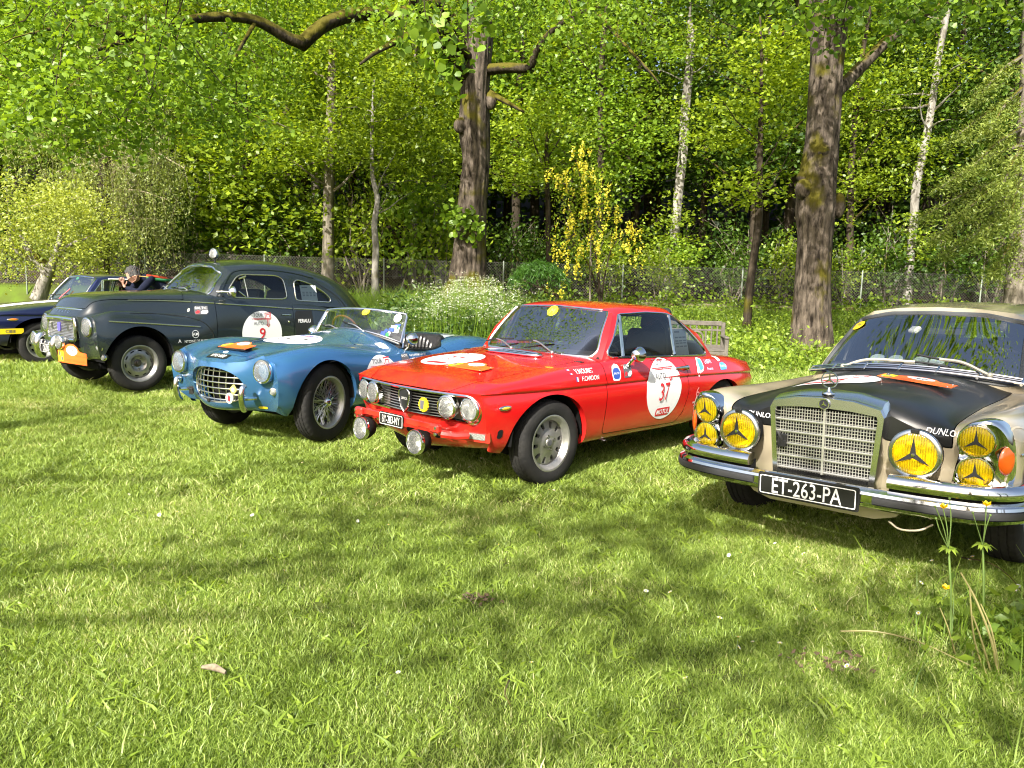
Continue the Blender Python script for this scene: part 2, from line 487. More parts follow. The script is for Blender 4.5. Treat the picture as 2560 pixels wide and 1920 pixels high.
def lensmat(name, col, dens=.45, rough=.06):
    """pressed-glass lamp lens with vertical flutes"""
    if name in MATS: return MATS[name]
    m = bpy.data.materials.new(name); m.use_nodes = True; MATS[name] = m
    n = m.node_tree.nodes; l = m.node_tree.links; n.clear()
    o = n.new('ShaderNodeOutputMaterial'); mx = n.new('ShaderNodeMixShader'); t = n.new('ShaderNodeBsdfTransparent'); d = n.new('ShaderNodeBsdfTranslucent'); g = n.new('ShaderNodeBsdfGlossy')
    mx2 = n.new('ShaderNodeMixShader'); fr = n.new('ShaderNodeFresnel'); fr.inputs[0].default_value = 1.5
    df = n.new('ShaderNodeBsdfDiffuse'); df.inputs[0].default_value = (*col, 1); ad = n.new('ShaderNodeMixShader'); ad.inputs[0].default_value = .5
    t.inputs[0].default_value = (*col, 1); d.inputs[0].default_value = (*col, 1); g.inputs['Roughness'].default_value = rough
    l.new(df.outputs[0], ad.inputs[1]); l.new(d.outputs[0], ad.inputs[2])
    tc = n.new('ShaderNodeTexCoord'); w = n.new('ShaderNodeTexWave'); w.inputs['Scale'].default_value = 28; w.bands_direction = 'Y'; w.inputs['Distortion'].default_value = .4
    l.new(tc.outputs['Object'], w.inputs['Vector'])
    bp_ = n.new('ShaderNodeBump'); bp_.inputs['Strength'].default_value = .5; bp_.inputs['Distance'].default_value = .004; l.new(w.outputs['Fac'], bp_.inputs['Height']); l.new(bp_.outputs[0], g.inputs['Normal'])
    mr = n.new('ShaderNodeMapRange'); mr.inputs[3].default_value = dens*.6; mr.inputs[4].default_value = min(1, dens*1.3); l.new(w.outputs['Fac'], mr.inputs[0])
    l.new(mr.outputs[0], mx2.inputs[0])
    l.new(t.outputs[0], mx2.inputs[1]); l.new(ad.outputs[0], mx2.inputs[2])
    l.new(fr.outputs[0], mx.inputs[0]); l.new(mx2.outputs[0], mx.inputs[1]); l.new(g.outputs[0], mx.inputs[2]); l.new(mx.outputs[0], o.inputs[0])
    return m
CHROME = pmat('chrome', (.78, .78, .77), .07, 1.0, noise=(14, .12))
STEEL = pmat('brushed_steel', (.42, .42, .41), .32, 1.0, noise=(20, .25))
ALLOY = pmat('alloy', (.46, .45, .43), .36, .7, noise=(18, .3))
RUBBER = pmat('tyre_rubber', (.014, .014, .014), .85, noise=(9, .5, (.024, .023, .021)), bump=(60, .15), spec=.25)
BLACK = pmat('black_trim', (.012, .012, .012), .45)
MATTE = pmat('matt_black', (.01, .01, .01), .9, spec=.2)
UNDER = pmat('underbody_black', (.006, .006, .006), .95, spec=.1)
INTER = pmat('interior_black', (.015, .015, .016), .6, noise=(30, .4))
LEATHER = pmat('black_leather', (.018, .017, .017), .38, noise=(40, .4), bump=(80, .1))
WHITE = pmat('white_vinyl', (.80, .80, .80), .4)
WHITE_DIM = pmat('white_paint', (.72, .72, .70), .5)
PLATE_BLACK = pmat('plate_black', (.01, .01, .01), .35)
ORANGE = pmat('orange_plaque', (.80, .13, .02), .4)
RED_PRINT = pmat('red_print', (.60, .02, .03), .5)
GREY_PRINT = pmat('grey_print', (.10, .10, .11), .5)
BLUE_PRINT = pmat('blue_print', (.03, .08, .35), .5)
LBLUE_PRINT = pmat('light_blue_print', (.10, .35, .75), .5)
YELLOW = pmat('yellow_vinyl', (.85, .62, .02), .4)
AMBER = pmat('amber_lens', (.50, .075, .006), .12, coat=1)
PAPER = pmat('paper', (.78, .79, .82), .7)
GLASS = glassmat('window_glass', boost=1.2)
SCREEN = glassmat('windscreen_glass', (.90, .93, .90), boost=.45)
LENS = lensmat('clear_lens', (.92, .94, .92), .24)
LENS_Y = lensmat('yellow_lens', (.97, .74, .015), .42)
# ------------------------------------------------------------------ ground
def sstep(a, b, x): t = np.clip((np.asarray(x, float)-a)/(b-a), 0, 1); return t*t*(3-2*t)
FENCE_Y = 24.0
def terrain(x, y):
    x = np.asarray(x, float); y = np.asarray(y, float)
    side = sstep(-10, -4.5, x)
    h = .62*sstep(13.5, 22.5, y)*side + (.30+.32*(1-side))*sstep(23.85, 24.25, y) + .40*sstep(16, 24, y)*(1-side)*.8
    return h + .30*np.maximum(0, y-33)
def ground_mesh():
    xs = np.concatenate([np.linspace(-120, -22, 12), np.linspace(-20, 22, 106), np.linspace(24, 120, 12)])
    ys = np.concatenate([np.linspace(-120, -4, 14), np.linspace(-2, 12, 15), np.linspace(12.5, 34, 60), np.linspace(36, 140, 24)])
    X, Y = np.meshgrid(xs, ys); Z = terrain(X, Y); nx = len(xs)
    V = np.stack([X.ravel(), Y.ravel(), Z.ravel()], 1)
    F = np.array([(j*nx+i, j*nx+i+1, (j+1)*nx+i+1, (j+1)*nx+i) for j in range(len(ys)-1) for i in range(nx-1)])
    return V, F
def ground_mat():
    m = pmat('lawn_soil', (.05, .07, .018), .95, spec=.1); n = m.node_tree.nodes; l = m.node_tree.links; b = n['Principled BSDF']
    g = n.new('ShaderNodeNewGeometry'); t = n.new('ShaderNodeTexNoise'); t.inputs['Scale'].default_value = 1.1; t.inputs['Detail'].default_value = 9
    l.new(g.outputs['Position'], t.inputs['Vector']); r = n.new('ShaderNodeValToRGB'); e = r.color_ramp.elements
    e[0].position = .36; e[0].color = (.055, .055, .018, 1); e[1].position = .62; e[1].color = (.09, .14, .018, 1)
    l.new(t.outputs['Fac'], r.inputs[0])
    # dead-leaf brown under the wood
    sx = n.new('ShaderNodeSeparateXYZ'); l.new(g.outputs['Position'], sx.inputs[0]); mr = n.new('ShaderNodeMapRange'); mr.inputs[1].default_value = 24; mr.inputs[2].default_value = 25.5
    l.new(sx.outputs['Y'], mr.inputs[0]); mx = n.new('ShaderNodeMix'); mx.data_type = 'RGBA'; l.new(mr.outputs[0], mx.inputs[0]); l.new(r.outputs[0], mx.inputs[6]); mx.inputs[7].default_value = (.035, .026, .013, 1)
    l.new(mx.outputs[2], b.inputs['Base Color'])
    return m
mk('ground', ground_mesh(), ground_mat(), sharp=None, kind='structure')
# ------------------------------------------------------------------ leaf and bark materials
def leafmat(name, dark, light, trans=.5, rough=.45, scale=.6, gloss=.025, yellow=None):
    if name in MATS: return MATS[name]
    m = bpy.data.materials.new(name); m.use_nodes = True; MATS[name] = m; n = m.node_tree.nodes; l = m.node_tree.links; n.clear()
    o = n.new('ShaderNodeOutputMaterial'); d = n.new('ShaderNodeBsdfDiffuse'); t = n.new('ShaderNodeBsdfTranslucent'); mx = n.new('ShaderNodeMixShader'); mx.inputs[0].default_value = trans
    g = n.new('ShaderNodeBsdfGlossy'); g.inputs['Roughness'].default_value = rough; g.inputs[0].default_value = (.9, .95, .9, 1); m2 = n.new('ShaderNodeMixShader'); m2.inputs[0].default_value = gloss
    ge = n.new('ShaderNodeNewGeometry'); no = n.new('ShaderNodeTexNoise'); no.inputs['Scale'].default_value = scale; no.inputs['Detail'].default_value = 3; l.new(ge.outputs['Position'], no.inputs['Vector'])
    oi = n.new('ShaderNodeObjectInfo')
    a = n.new('ShaderNodeMath'); a.operation = 'MULTIPLY_ADD'; a.inputs[1].default_value = .72; l.new(ge.outputs['Random Per Island'], a.inputs[0])
    c = n.new('ShaderNodeMath'); c.operation = 'MULTIPLY_ADD'; c.inputs[1].default_value = .9; c.inputs[2].default_value = -.38; l.new(no.outputs['Fac'], c.inputs[0])
    oa = n.new('ShaderNodeMath'); oa.operation = 'MULTIPLY_ADD'; oa.inputs[1].default_value = .22; l.new(oi.outputs['Random'], oa.inputs[0]); l.new(c.outputs[0], oa.inputs[2]); l.new(oa.outputs[0], a.inputs[2])
    r = n.new('ShaderNodeValToRGB'); e = r.color_ramp.elements; e[0].color = (*dark, 1); e[0].position = .1; e[1].color = (*light, 1); e[1].position = .85
    if yellow: q = e.new(.97); q.color = (*yellow, 1)
    l.new(a.outputs[0], r.inputs[0]); l.new(r.outputs[0], d.inputs[0])
    br = n.new('ShaderNodeMix'); br.data_type = 'RGBA'; br.blend_type = 'MULTIPLY'; br.inputs[0].default_value = 1; l.new(r.outputs[0], br.inputs[6]); br.inputs[7].default_value = (1.35, 1.25, .55, 1)
    l.new(br.outputs[2], t.inputs[0])
    l.new(d.outputs[0], mx.inputs[1]); l.new(t.outputs[0], mx.inputs[2]); l.new(mx.outputs[0], m2.inputs[1]); l.new(g.outputs[0], m2.inputs[2]); l.new(m2.outputs[0], o.inputs[0])
    return m
L_LIME = leafmat('lime_leaf', (.06, .13, .012), (.25, .39, .034), .5)
L_MID = leafmat('maple_leaf', (.07, .13, .010), (.34, .45, .032), .5)
L_YEL = leafmat('pale_leaf', (.15, .20, .03), (.42, .48, .09), .45)
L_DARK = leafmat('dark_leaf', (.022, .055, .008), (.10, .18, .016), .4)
L_CON = leafmat('conifer_needle', (.06, .11, .018), (.26, .32, .06), .35)
L_OLIVE = leafmat('larch_needle', (.09, .13, .028), (.30, .35, .10), .4)
L_BANK = leafmat('bank_leaf', (.07, .14, .012), (.30, .41, .045), .45, scale=.9)
L_FLOWER = leafmat('laburnum_flower', (.66, .56, .03), (.88, .80, .10), .35)
L_WHITE = leafmat('umbel_white', (.30, .34, .22), (.64, .66, .54), .3)
L_GRASS = leafmat('grass_blade', (.10, .17, .010), (.36, .47, .10), .42, scale=.8, yellow=(.66, .64, .32))
L_TALL = leafmat('tall_grass_blade', (.08, .17, .014), (.27, .40, .045), .45)
L_STRAW = leafmat('straw', (.30, .27, .10), (.46, .42, .18), .3)
def barkmat(name, a, b, moss=.0, scale=9):
    if name in MATS: return MATS[name]
    m = pmat(name, a, .9, spec=.15); n = m.node_tree.nodes; l = m.node_tree.links; bs = n['Principled BSDF']
    g = n.new('ShaderNodeNewGeometry'); mp = n.new('ShaderNodeMapping'); mp.inputs['Scale'].default_value = (1, 1, .26); l.new(g.outputs['Position'], mp.inputs[0])
    t = n.new('ShaderNodeTexNoise'); t.inputs['Scale'].default_value = scale; t.inputs['Detail'].default_value = 9; t.inputs['Roughness'].default_value = .65; l.new(mp.outputs[0], t.inputs['Vector'])
    r = n.new('ShaderNodeValToRGB'); e = r.color_ramp.elements; e[0].position = .36; e[0].color = (*a, 1); e[1].position = .66; e[1].color = (*b, 1); l.new(t.outputs['Fac'], r.inputs[0])
    src = r.outputs[0]
    if moss:
        t2 = n.new('ShaderNodeTexNoise'); t2.inputs['Scale'].default_value = 1.6; t2.inputs['Detail'].default_value = 7; l.new(g.outputs['Position'], t2.inputs['Vector'])
        sx = n.new('ShaderNodeSeparateXYZ'); l.new(g.outputs['Normal'], sx.inputs[0])
        ad = n.new('ShaderNodeMath'); ad.operation = 'MULTIPLY_ADD'; ad.inputs[1].default_value = .30; l.new(sx.outputs['Z'], ad.inputs[0]); l.new(t2.outputs['Fac'], ad.inputs[2])
        r2 = n.new('ShaderNodeValToRGB'); r2.color_ramp.elements[0].position = .66-moss*.2; r2.color_ramp.elements[1].position = .76-moss*.2; l.new(ad.outputs[0], r2.inputs[0])
        mx = n.new('ShaderNodeMix'); mx.data_type = 'RGBA'; l.new(r2.outputs[0], mx.inputs[0]); l.new(src, mx.inputs[6]); mx.inputs[7].default_value = (.085, .075, .010, 1); src = mx.outputs[2]
    l.new(src, bs.inputs['Base Color'])
    b2 = n.new('ShaderNodeBump'); b2.inputs['Strength'].default_value = .9; b2.inputs['Distance'].default_value = .04; l.new(t.outputs['Fac'], b2.inputs['Height']); l.new(b2.outputs[0], bs.inputs['Normal'])
    return m
B_LIME = barkmat('lime_bark', (.016, .012, .009), (.155, .125, .097), .55, 11)
B_MOSS_SHADE = barkmat('mossy_shaded_bark', (.010, .008, .005), (.065, .052, .034), .8, 11)  # bark colour darkened to carry the limb's shade along with its moss
B_PALE = barkmat('pale_bark', (.10, .09, .075), (.36, .34, .30), .15, 6)
B_DARK = barkmat('dark_bark', (.018, .014, .010), (.07, .055, .038), .35, 8)
B_GREY = barkmat('grey_bark', (.07, .06, .045), (.26, .23, .18), .25, 8)
# ------------------------------------------------------------------ plant geometry
def unit(a): return a/np.maximum(np.linalg.norm(a, axis=-1, keepdims=True), 1e-9)
def leaves(P, size, rng, up=.6, asp=.62, fold=.25, droop=0.0, heart=False, jit=.35):
    """one folded leaf at every point; size may be an array"""
    P = np.asarray(P, float); n = len(P); s = (np.full(n, size) if np.isscalar(size) else np.asarray(size))*(1+jit*(rng.random(n)-.5)*2)
    N = unit(rng.normal(size=(n, 3))*.75+np.array([0, 0, up])); T = rng.normal(size=(n, 3)); T[:, 2] -= droop
    T = unit(T-(T*N).sum(1, keepdims=True)*N); B = np.cross(N, T); s = s[:, None]
    if heart:
        sh = [(0, 0, 0), (.18, .42, -fold), (.55, .46, -fold*.9), (1.05, 0, -.10), (.55, -.46, -fold*.9), (.18, -.42, -fold)]
        V = np.stack([P+s*(a*T+b*B*asp/.62+c*.35*N) for a, b, c in sh], 1).reshape(-1, 3)
        k = np.arange(n)[:, None]*6
        F = np.vstack([k+np.array([[0, 2, 1]]), k+np.array([[0, 3, 2]]), k+np.array([[0, 4, 3]]), k+np.array([[0, 5, 4]])])
    else:
        sh = [(0, 0, 0), (.5, asp*.5, -fold*.3), (1, 0, -.05), (.5, -asp*.5, -fold*.3)]
        V = np.stack([P+s*(a*T+b*B+c*N) for a, b, c in sh], 1).reshape(-1, 3)
        k = np.arange(n)[:, None]*4; F = np.vstack([k+np.array([[0, 2, 1]]), k+np.array([[0, 3, 2]])])
    return V, F
def clumps(C, per, spread, rng, flat=.55):
    """per leaves scattered about each clump centre"""
    C = np.asarray(C, float); n = len(C)
    d = rng.normal(size=(n, per, 3))*np.array([1, 1, flat]); d *= (np.full(n, spread) if np.isscalar(spread) else spread)[:, None, None]
    return (C[:, None, :]+d).reshape(-1, 3)
def crown_points(n, a, b, c0, c1, rng, hollow=.35):
    """clump centres in an uneven ellipsoid: radii a, b, heights c0..c1"""
    out = []; ph = rng.random(6)*6.28
    while len(out) < n:
        u = rng.normal(size=3); u /= np.linalg.norm(u); r = (hollow+(1-hollow)*rng.random())**.6
        th = math.atan2(u[1], u[0]); lob = 1+.18*math.sin(3*th+ph[0])+.12*math.sin(5*th+ph[1]+u[2]*4)+.10*math.sin(9*u[2]+ph[2]+2*th)
        out.append((u[0]*a*r*lob, u[1]*b*r*lob, (c0+c1)/2+u[2]*(c1-c0)/2*r*(1+.1*math.sin(4*th+ph[3]))))
    return np.array(out)
def ridged(path, radii, n=28, ridge=.05, k=13, seed=0, step=6, twist=.2):
    """trunk or limb with furrowed bark"""
    P = catmull(path, step); m = len(P); rr = np.interp(np.linspace(0, 1, m), np.linspace(0, 1, len(radii)), radii)
    V, F = tube(P, rr, n, cap=True); r_ = np.random.default_rng(seed); ph = r_.random(8)*6.28
    V = V.reshape(m, n, 3); a = 2*np.pi*np.arange(n)/n
    for i in range(m):
        z = i*.35
        f = 1+ridge*(np.sin(k*a+1.5*np.sin(z*.9+ph[0])+twist*z+ph[1])*.6+np.sin((k*2+1)*a-z*.5+ph[2])*.35)+.06*np.sin(2*a+z*.4+ph[3])+.05*np.sin(3*a-z*.25+ph[4])
        V[i] = P[i]+(V[i]-P[i])*f[:, None]
    return V.reshape(-1, 3), F
def branchlets(base, n, length, rng, r0=.03, up=.35, seg=4):
    """thin limbs from points on base (list of points)"""
    out, tips = [], []
    for k in range(n):
        p = np.array(base[int(rng.integers(len(base)))], float); a = rng.random()*6.28; d = np.array([math.cos(a), math.sin(a), up+rng.normal()*.25]); d /= np.linalg.norm(d)
        L = length*(.6+.8*rng.random()); q = [p]
        for s in range(seg):
            d = d+rng.normal(size=3)*.22+np.array([0, 0, .03]); d /= np.linalg.norm(d); q.append(q[-1]+d*L/seg)
        out.append(tube(q, np.linspace(r0*(.7+.6*rng.random()), r0*.18, len(q)), 6)); tips += q[1:]
    return out, np.array(tips)
def plant_root(name, loc, label, cat, group=None): return tag(empty(name, loc), label, cat, group)
# px -> world point at a given distance (only used to read positions off the photograph)
def at(u, v, y):
    a, b = (u-1280)/1945.0, (v-960)/1945.0; X = _c*a+_s*b; w = -_s*a+_c*b
    d = Vector((X, math.cos(PITCH)-w*math.sin(PITCH), -(w*math.cos(PITCH)+math.sin(PITCH)))); return Vector((0, 0, CAMH))+d*(y/d.y)
# ------------------------------------------------------------------ the two big limes
def lime_centre():
    rng = np.random.default_rng(11); y = 20.0
    root = plant_root('lime_tree', (at(1170, 720, y).x, y, terrain(-1.1, y)-.05), 'big old lime tree with a mossy limb reaching left, behind the white flowers', 'tree'); o = np.array(root.location)
    L = lambda u, v, yy=y: np.array(at(u, v, yy))-o
    pts = [(1166, 760), (1168, 700), (1172, 620), (1180, 500), (1190, 400), (1186, 320), (1188, 230), (1196, 120), (1203, 20), (1205, -120), (1200, -320)]
    tr = ridged([L(u, v) for u, v in pts], [.74, .46, .38, .335, .33, .40, .36, .345, .34, .30, .22], 60, .075, 17, 3, 5)
    burr = [xf(sphere((0, 0, 0), 1, 16, 10, (.20, .16, .20)), L(1150, 318)+np.array((.05, -.2, 0))), xf(sphere((0, 0, 0), 1, 14, 10, (.16, .14, .22)), L(1226, 255)+np.array((0, -.12, 0)))]
    mk('trunk', join([tr]+burr), B_LIME, root, sharp=None)
    limbs = [([(1178, 110, 20), (1130, 40, 19.6), (1080, 5, 19), (1000, 38, 18.2), (900, 35, 17.4), (815, 60, 16.8), (752, 112, 16.4)], [.20, .17, .155, .14, .13, .135, .14]),
             ([(756, 108, 16.4), (720, 95, 16.2), (640, 52, 15.8), (545, 42, 15.2), (430, 58, 14.6), (330, 95, 14.0), (230, 130, 13.4)], [.14, .12, .10, .085, .06, .045, .02]),
             ([(1165, 190, 20), (1120, 130, 19.2), (1060, 40, 18.4), (1000, -60, 17.6)], [.24, .20, .16, .12]),
             ([(1215, 175, 20), (1270, 170, 19.5), (1322, 168, 19.2), (1340, 130, 19), (1372, 85, 18.6), (1430, 40, 18), (1500, 15, 17.5)], [.14, .12, .10, .075, .065, .05, .03]),
             ([(1222, 232, 20), (1265, 255, 19.7), (1310, 280, 19.4)], [.09, .06, .03]),
             ([(1180, 150, 20), (1090, 70, 18), (960, 120, 16), (900, 160, 15.2)], [.12, .09, .05, .02]),
             ([(1500, 40, 18), (1560, 110, 17.4), (1620, 175, 17), (1650, 210, 16.8)], [.05, .04, .03, .012]),
             ([(640, 52, 15.8), (600, 120, 15.2), (560, 200, 14.8)], [.04, .03, .012]), ([(430, 58, 14.6), (400, 150, 14), (300, 220, 13.5), (240, 300, 13.2)], [.05, .035, .025, .01]),
             ([(330, 95, 14), (200, 60, 13), (60, 90, 12.4)], [.05, .035, .02])]
    for p, r in limbs: mk('limb', ridged([L(*q) for q in p], r, 18, .05, 7, 5, 5), B_MOSS_SHADE, root, sharp=None)
    # hanging leaf sprays; C = clump centres read along drooping twigs
    C, tw = [], []
    def sprays(n, u0, u1, v0, v1, y0, y1, ln, per=6):
        for _ in range(n):
            u, v, yy = u0+(u1-u0)*rng.random(), v0+(v1-v0)*rng.random(), y0+(y1-y0)*rng.random()
            p = L(u, v, yy); d = np.array([rng.normal()*.6-.2, rng.normal()*.5, -.35-.5*rng.random()]); d /= np.linalg.norm(d); l = ln*(.5+rng.random()); q = [p]
            for k in range(per): d = d+rng.normal(size=3)*.18+np.array([0, 0, -.06]); d /= np.linalg.norm(d); q.append(q[-1]+d*l/per)
            C.extend(q[1:]); tw.append(tube(q, np.linspace(.010, .003, len(q)), 4, cap=False))
    sprays(105, -120, 470, -170, 60, 10.5, 16.5, 1.2); sprays(60, 430, 1000, -190, 0, 17.4, 20.5, 1.1)
    sprays(72, -100, 500, 30, 230, 10, 15.5, 1.0)
    sprays(16, 40, 420, 200, 300, 10.5, 14.5, .7); sprays(46, 400, 760, 60, 210, 17.2, 19.5, .8); sprays(14, 430, 620, 90, 240, 13, 15, .7)
    sprays(36, 900, 1500, -140, 10, 12, 17, .9); sprays(26, 1240, 1680, -60, 60, 14, 19, .9)
    sprays(10, 480, 640, 240, 330, 12.5, 14.5, .8)
    mk('twig', join(tw), B_DARK, root, kind='stuff')
    P = clumps(np.array(C), 15, .15, rng, .7)
    mk('crown', leaves(P, .067, rng, .9, .70, .3, .35, True), L_LIME, root, smooth=False, kind='stuff')
    # nearer spray of large leaves in front of the trunk
    C2, tw2 = [], []
    for (u, v, yy, l) in ((1010, 20, 9.6, .5), (1060, -5, 9.4, .75), (1120, -20, 9.3, .8), (1165, -25, 9.2, .85), (1205, -20, 9.2, .5), (1040, 40, 9.5, .4), (1095, 70, 9.4, .5), (1085, 150, 9.4, .45), (1140, 130, 9.3, .35)):
        p = L(u, v, yy); d = np.array([rng.normal()*.15, rng.normal()*.15, -1.]); q = [p]
        for k in range(7): d = d+rng.normal(size=3)*.15; d /= np.linalg.norm(d); q.append(q[-1]+d*l/7)
        C2.extend(q[1:]); tw2.append(tube(q, np.linspace(.007, .002, len(q)), 4, cap=False))
    mk('twig', join(tw2), B_DARK, root, kind='stuff')
    P = clumps(np.array(C2), 4, .07, rng, .9)
    mk('near_spray', leaves(P, .090, rng, .5, .74, .3, 1.0, True), L_LIME, root, smooth=False, kind='stuff')
    # shoots on the trunk foot
    C3 = [L(u, v, 19.5) for u, v in ((1150, 530), (1175, 545), (1190, 560), (1160, 560), (1120, 540), (1180, 590), (1135, 575))]
    P = clumps(np.array(C3), 26, .16, rng, .8); mk('trunk_shoots', leaves(P, .12, rng, .6, .7, .3, .5, True), L_LIME, root, smooth=False, kind='stuff')
    # boughs over the parked cars, above the frame (they show in the windscreens)
    P = clumps(crown_points(260, 6.5, 4.6, 9.4, 12.5, rng, .1)+np.array((-6.8, -9, 0)), 16, .48, rng); mk('upper_crown', leaves(P, .16, rng, .8, .7, .2), L_LIME, root, smooth=False, kind='stuff')
    return root
lime_centre()
def lime_right():
    rng = np.random.default_rng(12); y = 16.4
    root = plant_root('lime_tree', (at(2030, 890, y).x, y, -.05+float(terrain(6.4, y))*.3), 'thick grey lime trunk with burrs standing behind the champagne saloon', 'tree'); o = np.array(root.location)
    L = lambda u, v, yy=y: np.array(at(u, v, yy))-o
    pts = [(2028, 930), (2030, 880), (2030, 780), (2034, 690), (2038, 600), (2040, 520), (2045, 450), (2056, 350), (2062, 250), (2066, 150), (2070, 50), (2078, -80), (2085, -300)]
    tr = ridged([L(u, v) for u, v in pts], [.70, .43, .36, .34, .345, .40, .375, .315, .30, .295, .33, .26, .18], 60, .075, 18, 8, 5, .1)
    burr = [xf(sphere((0, 0, 0), 1, 16, 10, s), L(u, v)+np.array((0, d, 0))) for u, v, d, s in ((2002, 475, -.16, (.17, .17, .22)), (2090, 515, -.14, (.13, .14, .26)), (2046, 385, -.22, (.14, .14, .13)), (2000, 445, -.1, (.10, .13, .12)))]
    mk('trunk', join([tr]+burr), B_LIME, root, sharp=None)
    for p, r in (([(2055, 110, y), (2030, 50, y), (2005, 0, y-.3), (1960, -70, y-.6)], [.17, .15, .12, .10]), ([(2080, 90, y), (2115, 30, y), (2140, -40, y)], [.16, .13, .10]),
                 ([(2085, 235, y+.2), (2140, 180, y+.4), (2210, 110, y+.4), (2290, 45, y+.2), (2380, 2, y), (2480, -50, y)], [.13, .12, .105, .085, .065, .05]),
                 ([(2120, 490, y-.1), (2150, 505, y-.3), (2175, 495, y-.5)], [.012, .008, .004])):
        mk('limb', ridged([L(*q) for q in p], r, 18, .05, 7, 9, 5), B_LIME, root, sharp=None)
    C, tw = [], []
    for _ in range(70):
        u, v, yy = 1900+680*rng.random(), -160+170*rng.random(), 12+6*rng.random()
        p = L(u, v, yy); d = np.array([rng.normal()*.6, rng.normal()*.5, -.5]); q = [p]
        for k in range(6): d = d+rng.normal(size=3)*.2; d /= np.linalg.norm(d); q.append(q[-1]+d*.16)
        C.extend(q[1:]); tw.append(tube(q, np.linspace(.009, .003, len(q)), 4, cap=False))
    mk('twig', join(tw), B_DARK, root, kind='stuff')
    mk('crown', leaves(clumps(np.array(C), 8, .16, rng, .7), .088, rng, .9, .7, .3, .35, True), L_LIME, root, smooth=False, kind='stuff')
    P = clumps(crown_points(290, 4.8, 4.6, 9.2, 12, rng, .1)+np.array((-3.6, -8.2, 0)), 16, .48, rng); mk('upper_crown', leaves(P, .16, rng, .8, .7, .2), L_LIME, root, smooth=False, kind='stuff')
lime_right()
# ------------------------------------------------------------------ single trees one can tell apart
def slim_tree(name, label, pts, y, radii, bark, crown=None, leafm=None, size=.12, seed=1, limbs=8, group=None):
    """pts = trunk line read off the photo (u, v); crown = (u, v, ru, rv, clumps, per)"""
    rng = np.random.default_rng(seed); x0 = at(*pts[0], y).x
    root = plant_root(name, (x0, y, float(terrain(x0, y))-.05), label, 'tree', group); o = np.array(root.location)
    T = [np.array(at(u, v, y))-o for u, v in pts]; T[0] = np.array([0, 0, -.1])
    mk('trunk', ridged(T, radii, 20, .04, 7, seed, 5), bark, root, sharp=None)
    b, tips = branchlets([t for t in catmull(T, 5)[len(T)*2:]], limbs, 1.6, rng, radii[-1]*.45+.01)
    for q in b: mk('limb', q, bark, root)
    if crown:
        C = []
        for (u, v, ru, rv, n, dy) in crown:
            c = np.array(at(u, v, y))-o; s = y/1945
            C.append(c+crown_points(n, ru*s, max(ru*s*.8, .5), -rv*s, rv*s, rng, .25)+np.array((0, dy, 0)))
        C = np.vstack(C); P = clumps(C, 20, .40*size/.12, rng, .14)
        mk('crown', leaves(P, size, rng, 1.3, .72, .3), leafm, root, smooth=False, kind='stuff')
    return root
slim_tree('maple_tree', 'leafy tree with straight grey trunk rising behind the grey fastback roof', [(820, 700), (821, 620), (822, 520), (824, 430), (828, 300), (832, 120)], 25, [.24, .19, .18, .165, .15, .11], B_GREY, [(830, 260, 190, 170, 300, 0), (760, 380, 120, 60, 70, -.8), (950, 330, 110, 80, 80, -.5), (830, 60, 230, 130, 200, .3)], L_MID, .13, 21, 10)
slim_tree('young_maple', 'thin crooked pale trunk between the grey fastback and the centre lime', [(942, 745), (938, 690), (940, 620), (936, 560), (944, 500), (932, 440), (930, 330), (935, 200)], 22.5, [.12, .095, .09, .085, .08, .07, .05, .03], B_PALE, [(960, 330, 120, 110, 120, .2), (1060, 400, 90, 120, 110, .5), (1000, 220, 140, 90, 110, .8)], L_MID, .12, 22, 8)
slim_tree('birch_tree', 'white birch trunk with broken top standing right of the yellow laburnum', [(1672, 752), (1680, 660), (1690, 560), (1698, 470), (1708, 380), (1712, 290), (1722, 180), (1726, 95), (1724, 40)], 27, [.19, .165, .17, .16, .155, .15, .135, .12, .07], B_PALE, [(1720, 330, 80, 90, 40, -.4), (1660, 600, 50, 110, 60, -.5), (1740, 120, 80, 80, 40, -.3)], L_MID, .12, 23, 6)
slim_tree('birch_tree', 'leaning white birch trunk at the right, right of the thick lime trunk', [(2272, 700), (2276, 640), (2284, 560), (2290, 470), (2310, 370), (2330, 260), (2345, 150), (2366, 40), (2380, -60)], 25.6, [.15, .13, .125, .12, .115, .105, .10, .09, .07], B_PALE, [(2290, 590, 30, 70, 34, -.3), (2330, 180, 70, 60, 34, -.3), (2300, 400, 60, 60, 24, -.3)], L_MID, .12, 24, 7)
slim_tree('thorn_tree', 'thin dark forked tree with sparse leaves left of the thick lime trunk', [(1868, 800), (1872, 740), (1882, 660), (1896, 560), (1898, 470), (1900, 400), (1902, 290), (1904, 160), (1900, 40)], 18.5, [.12, .095, .09, .085, .08, .065, .05, .035, .02], B_DARK, [(1850, 300, 90, 90, 60, .2), (1940, 250, 80, 90, 60, 0), (1860, 470, 60, 50, 34, -.2), (1940, 130, 110, 90, 70, .2)], L_MID, .11, 25, 12)
slim_tree('hazel_sapling', 'slim dark trunk between the centre lime and the yellow laburnum', [(1372, 740), (1372, 640), (1370, 540), (1368, 440), (1366, 330)], 24.6, [.10, .085, .08, .07, .05], B_DARK, [(1320, 330, 120, 110, 120, 0), (1300, 440, 90, 50, 50, -.4)], L_MID, .12, 26, 7)
slim_tree('rowan_sapling', 'very thin bare stem in front of the fence below the laburnum', [(1476, 800), (1475, 720), (1476, 650), (1478, 590)], 20.5, [.035, .03, .025, .015], B_GREY, None, None, .1, 27, 3)
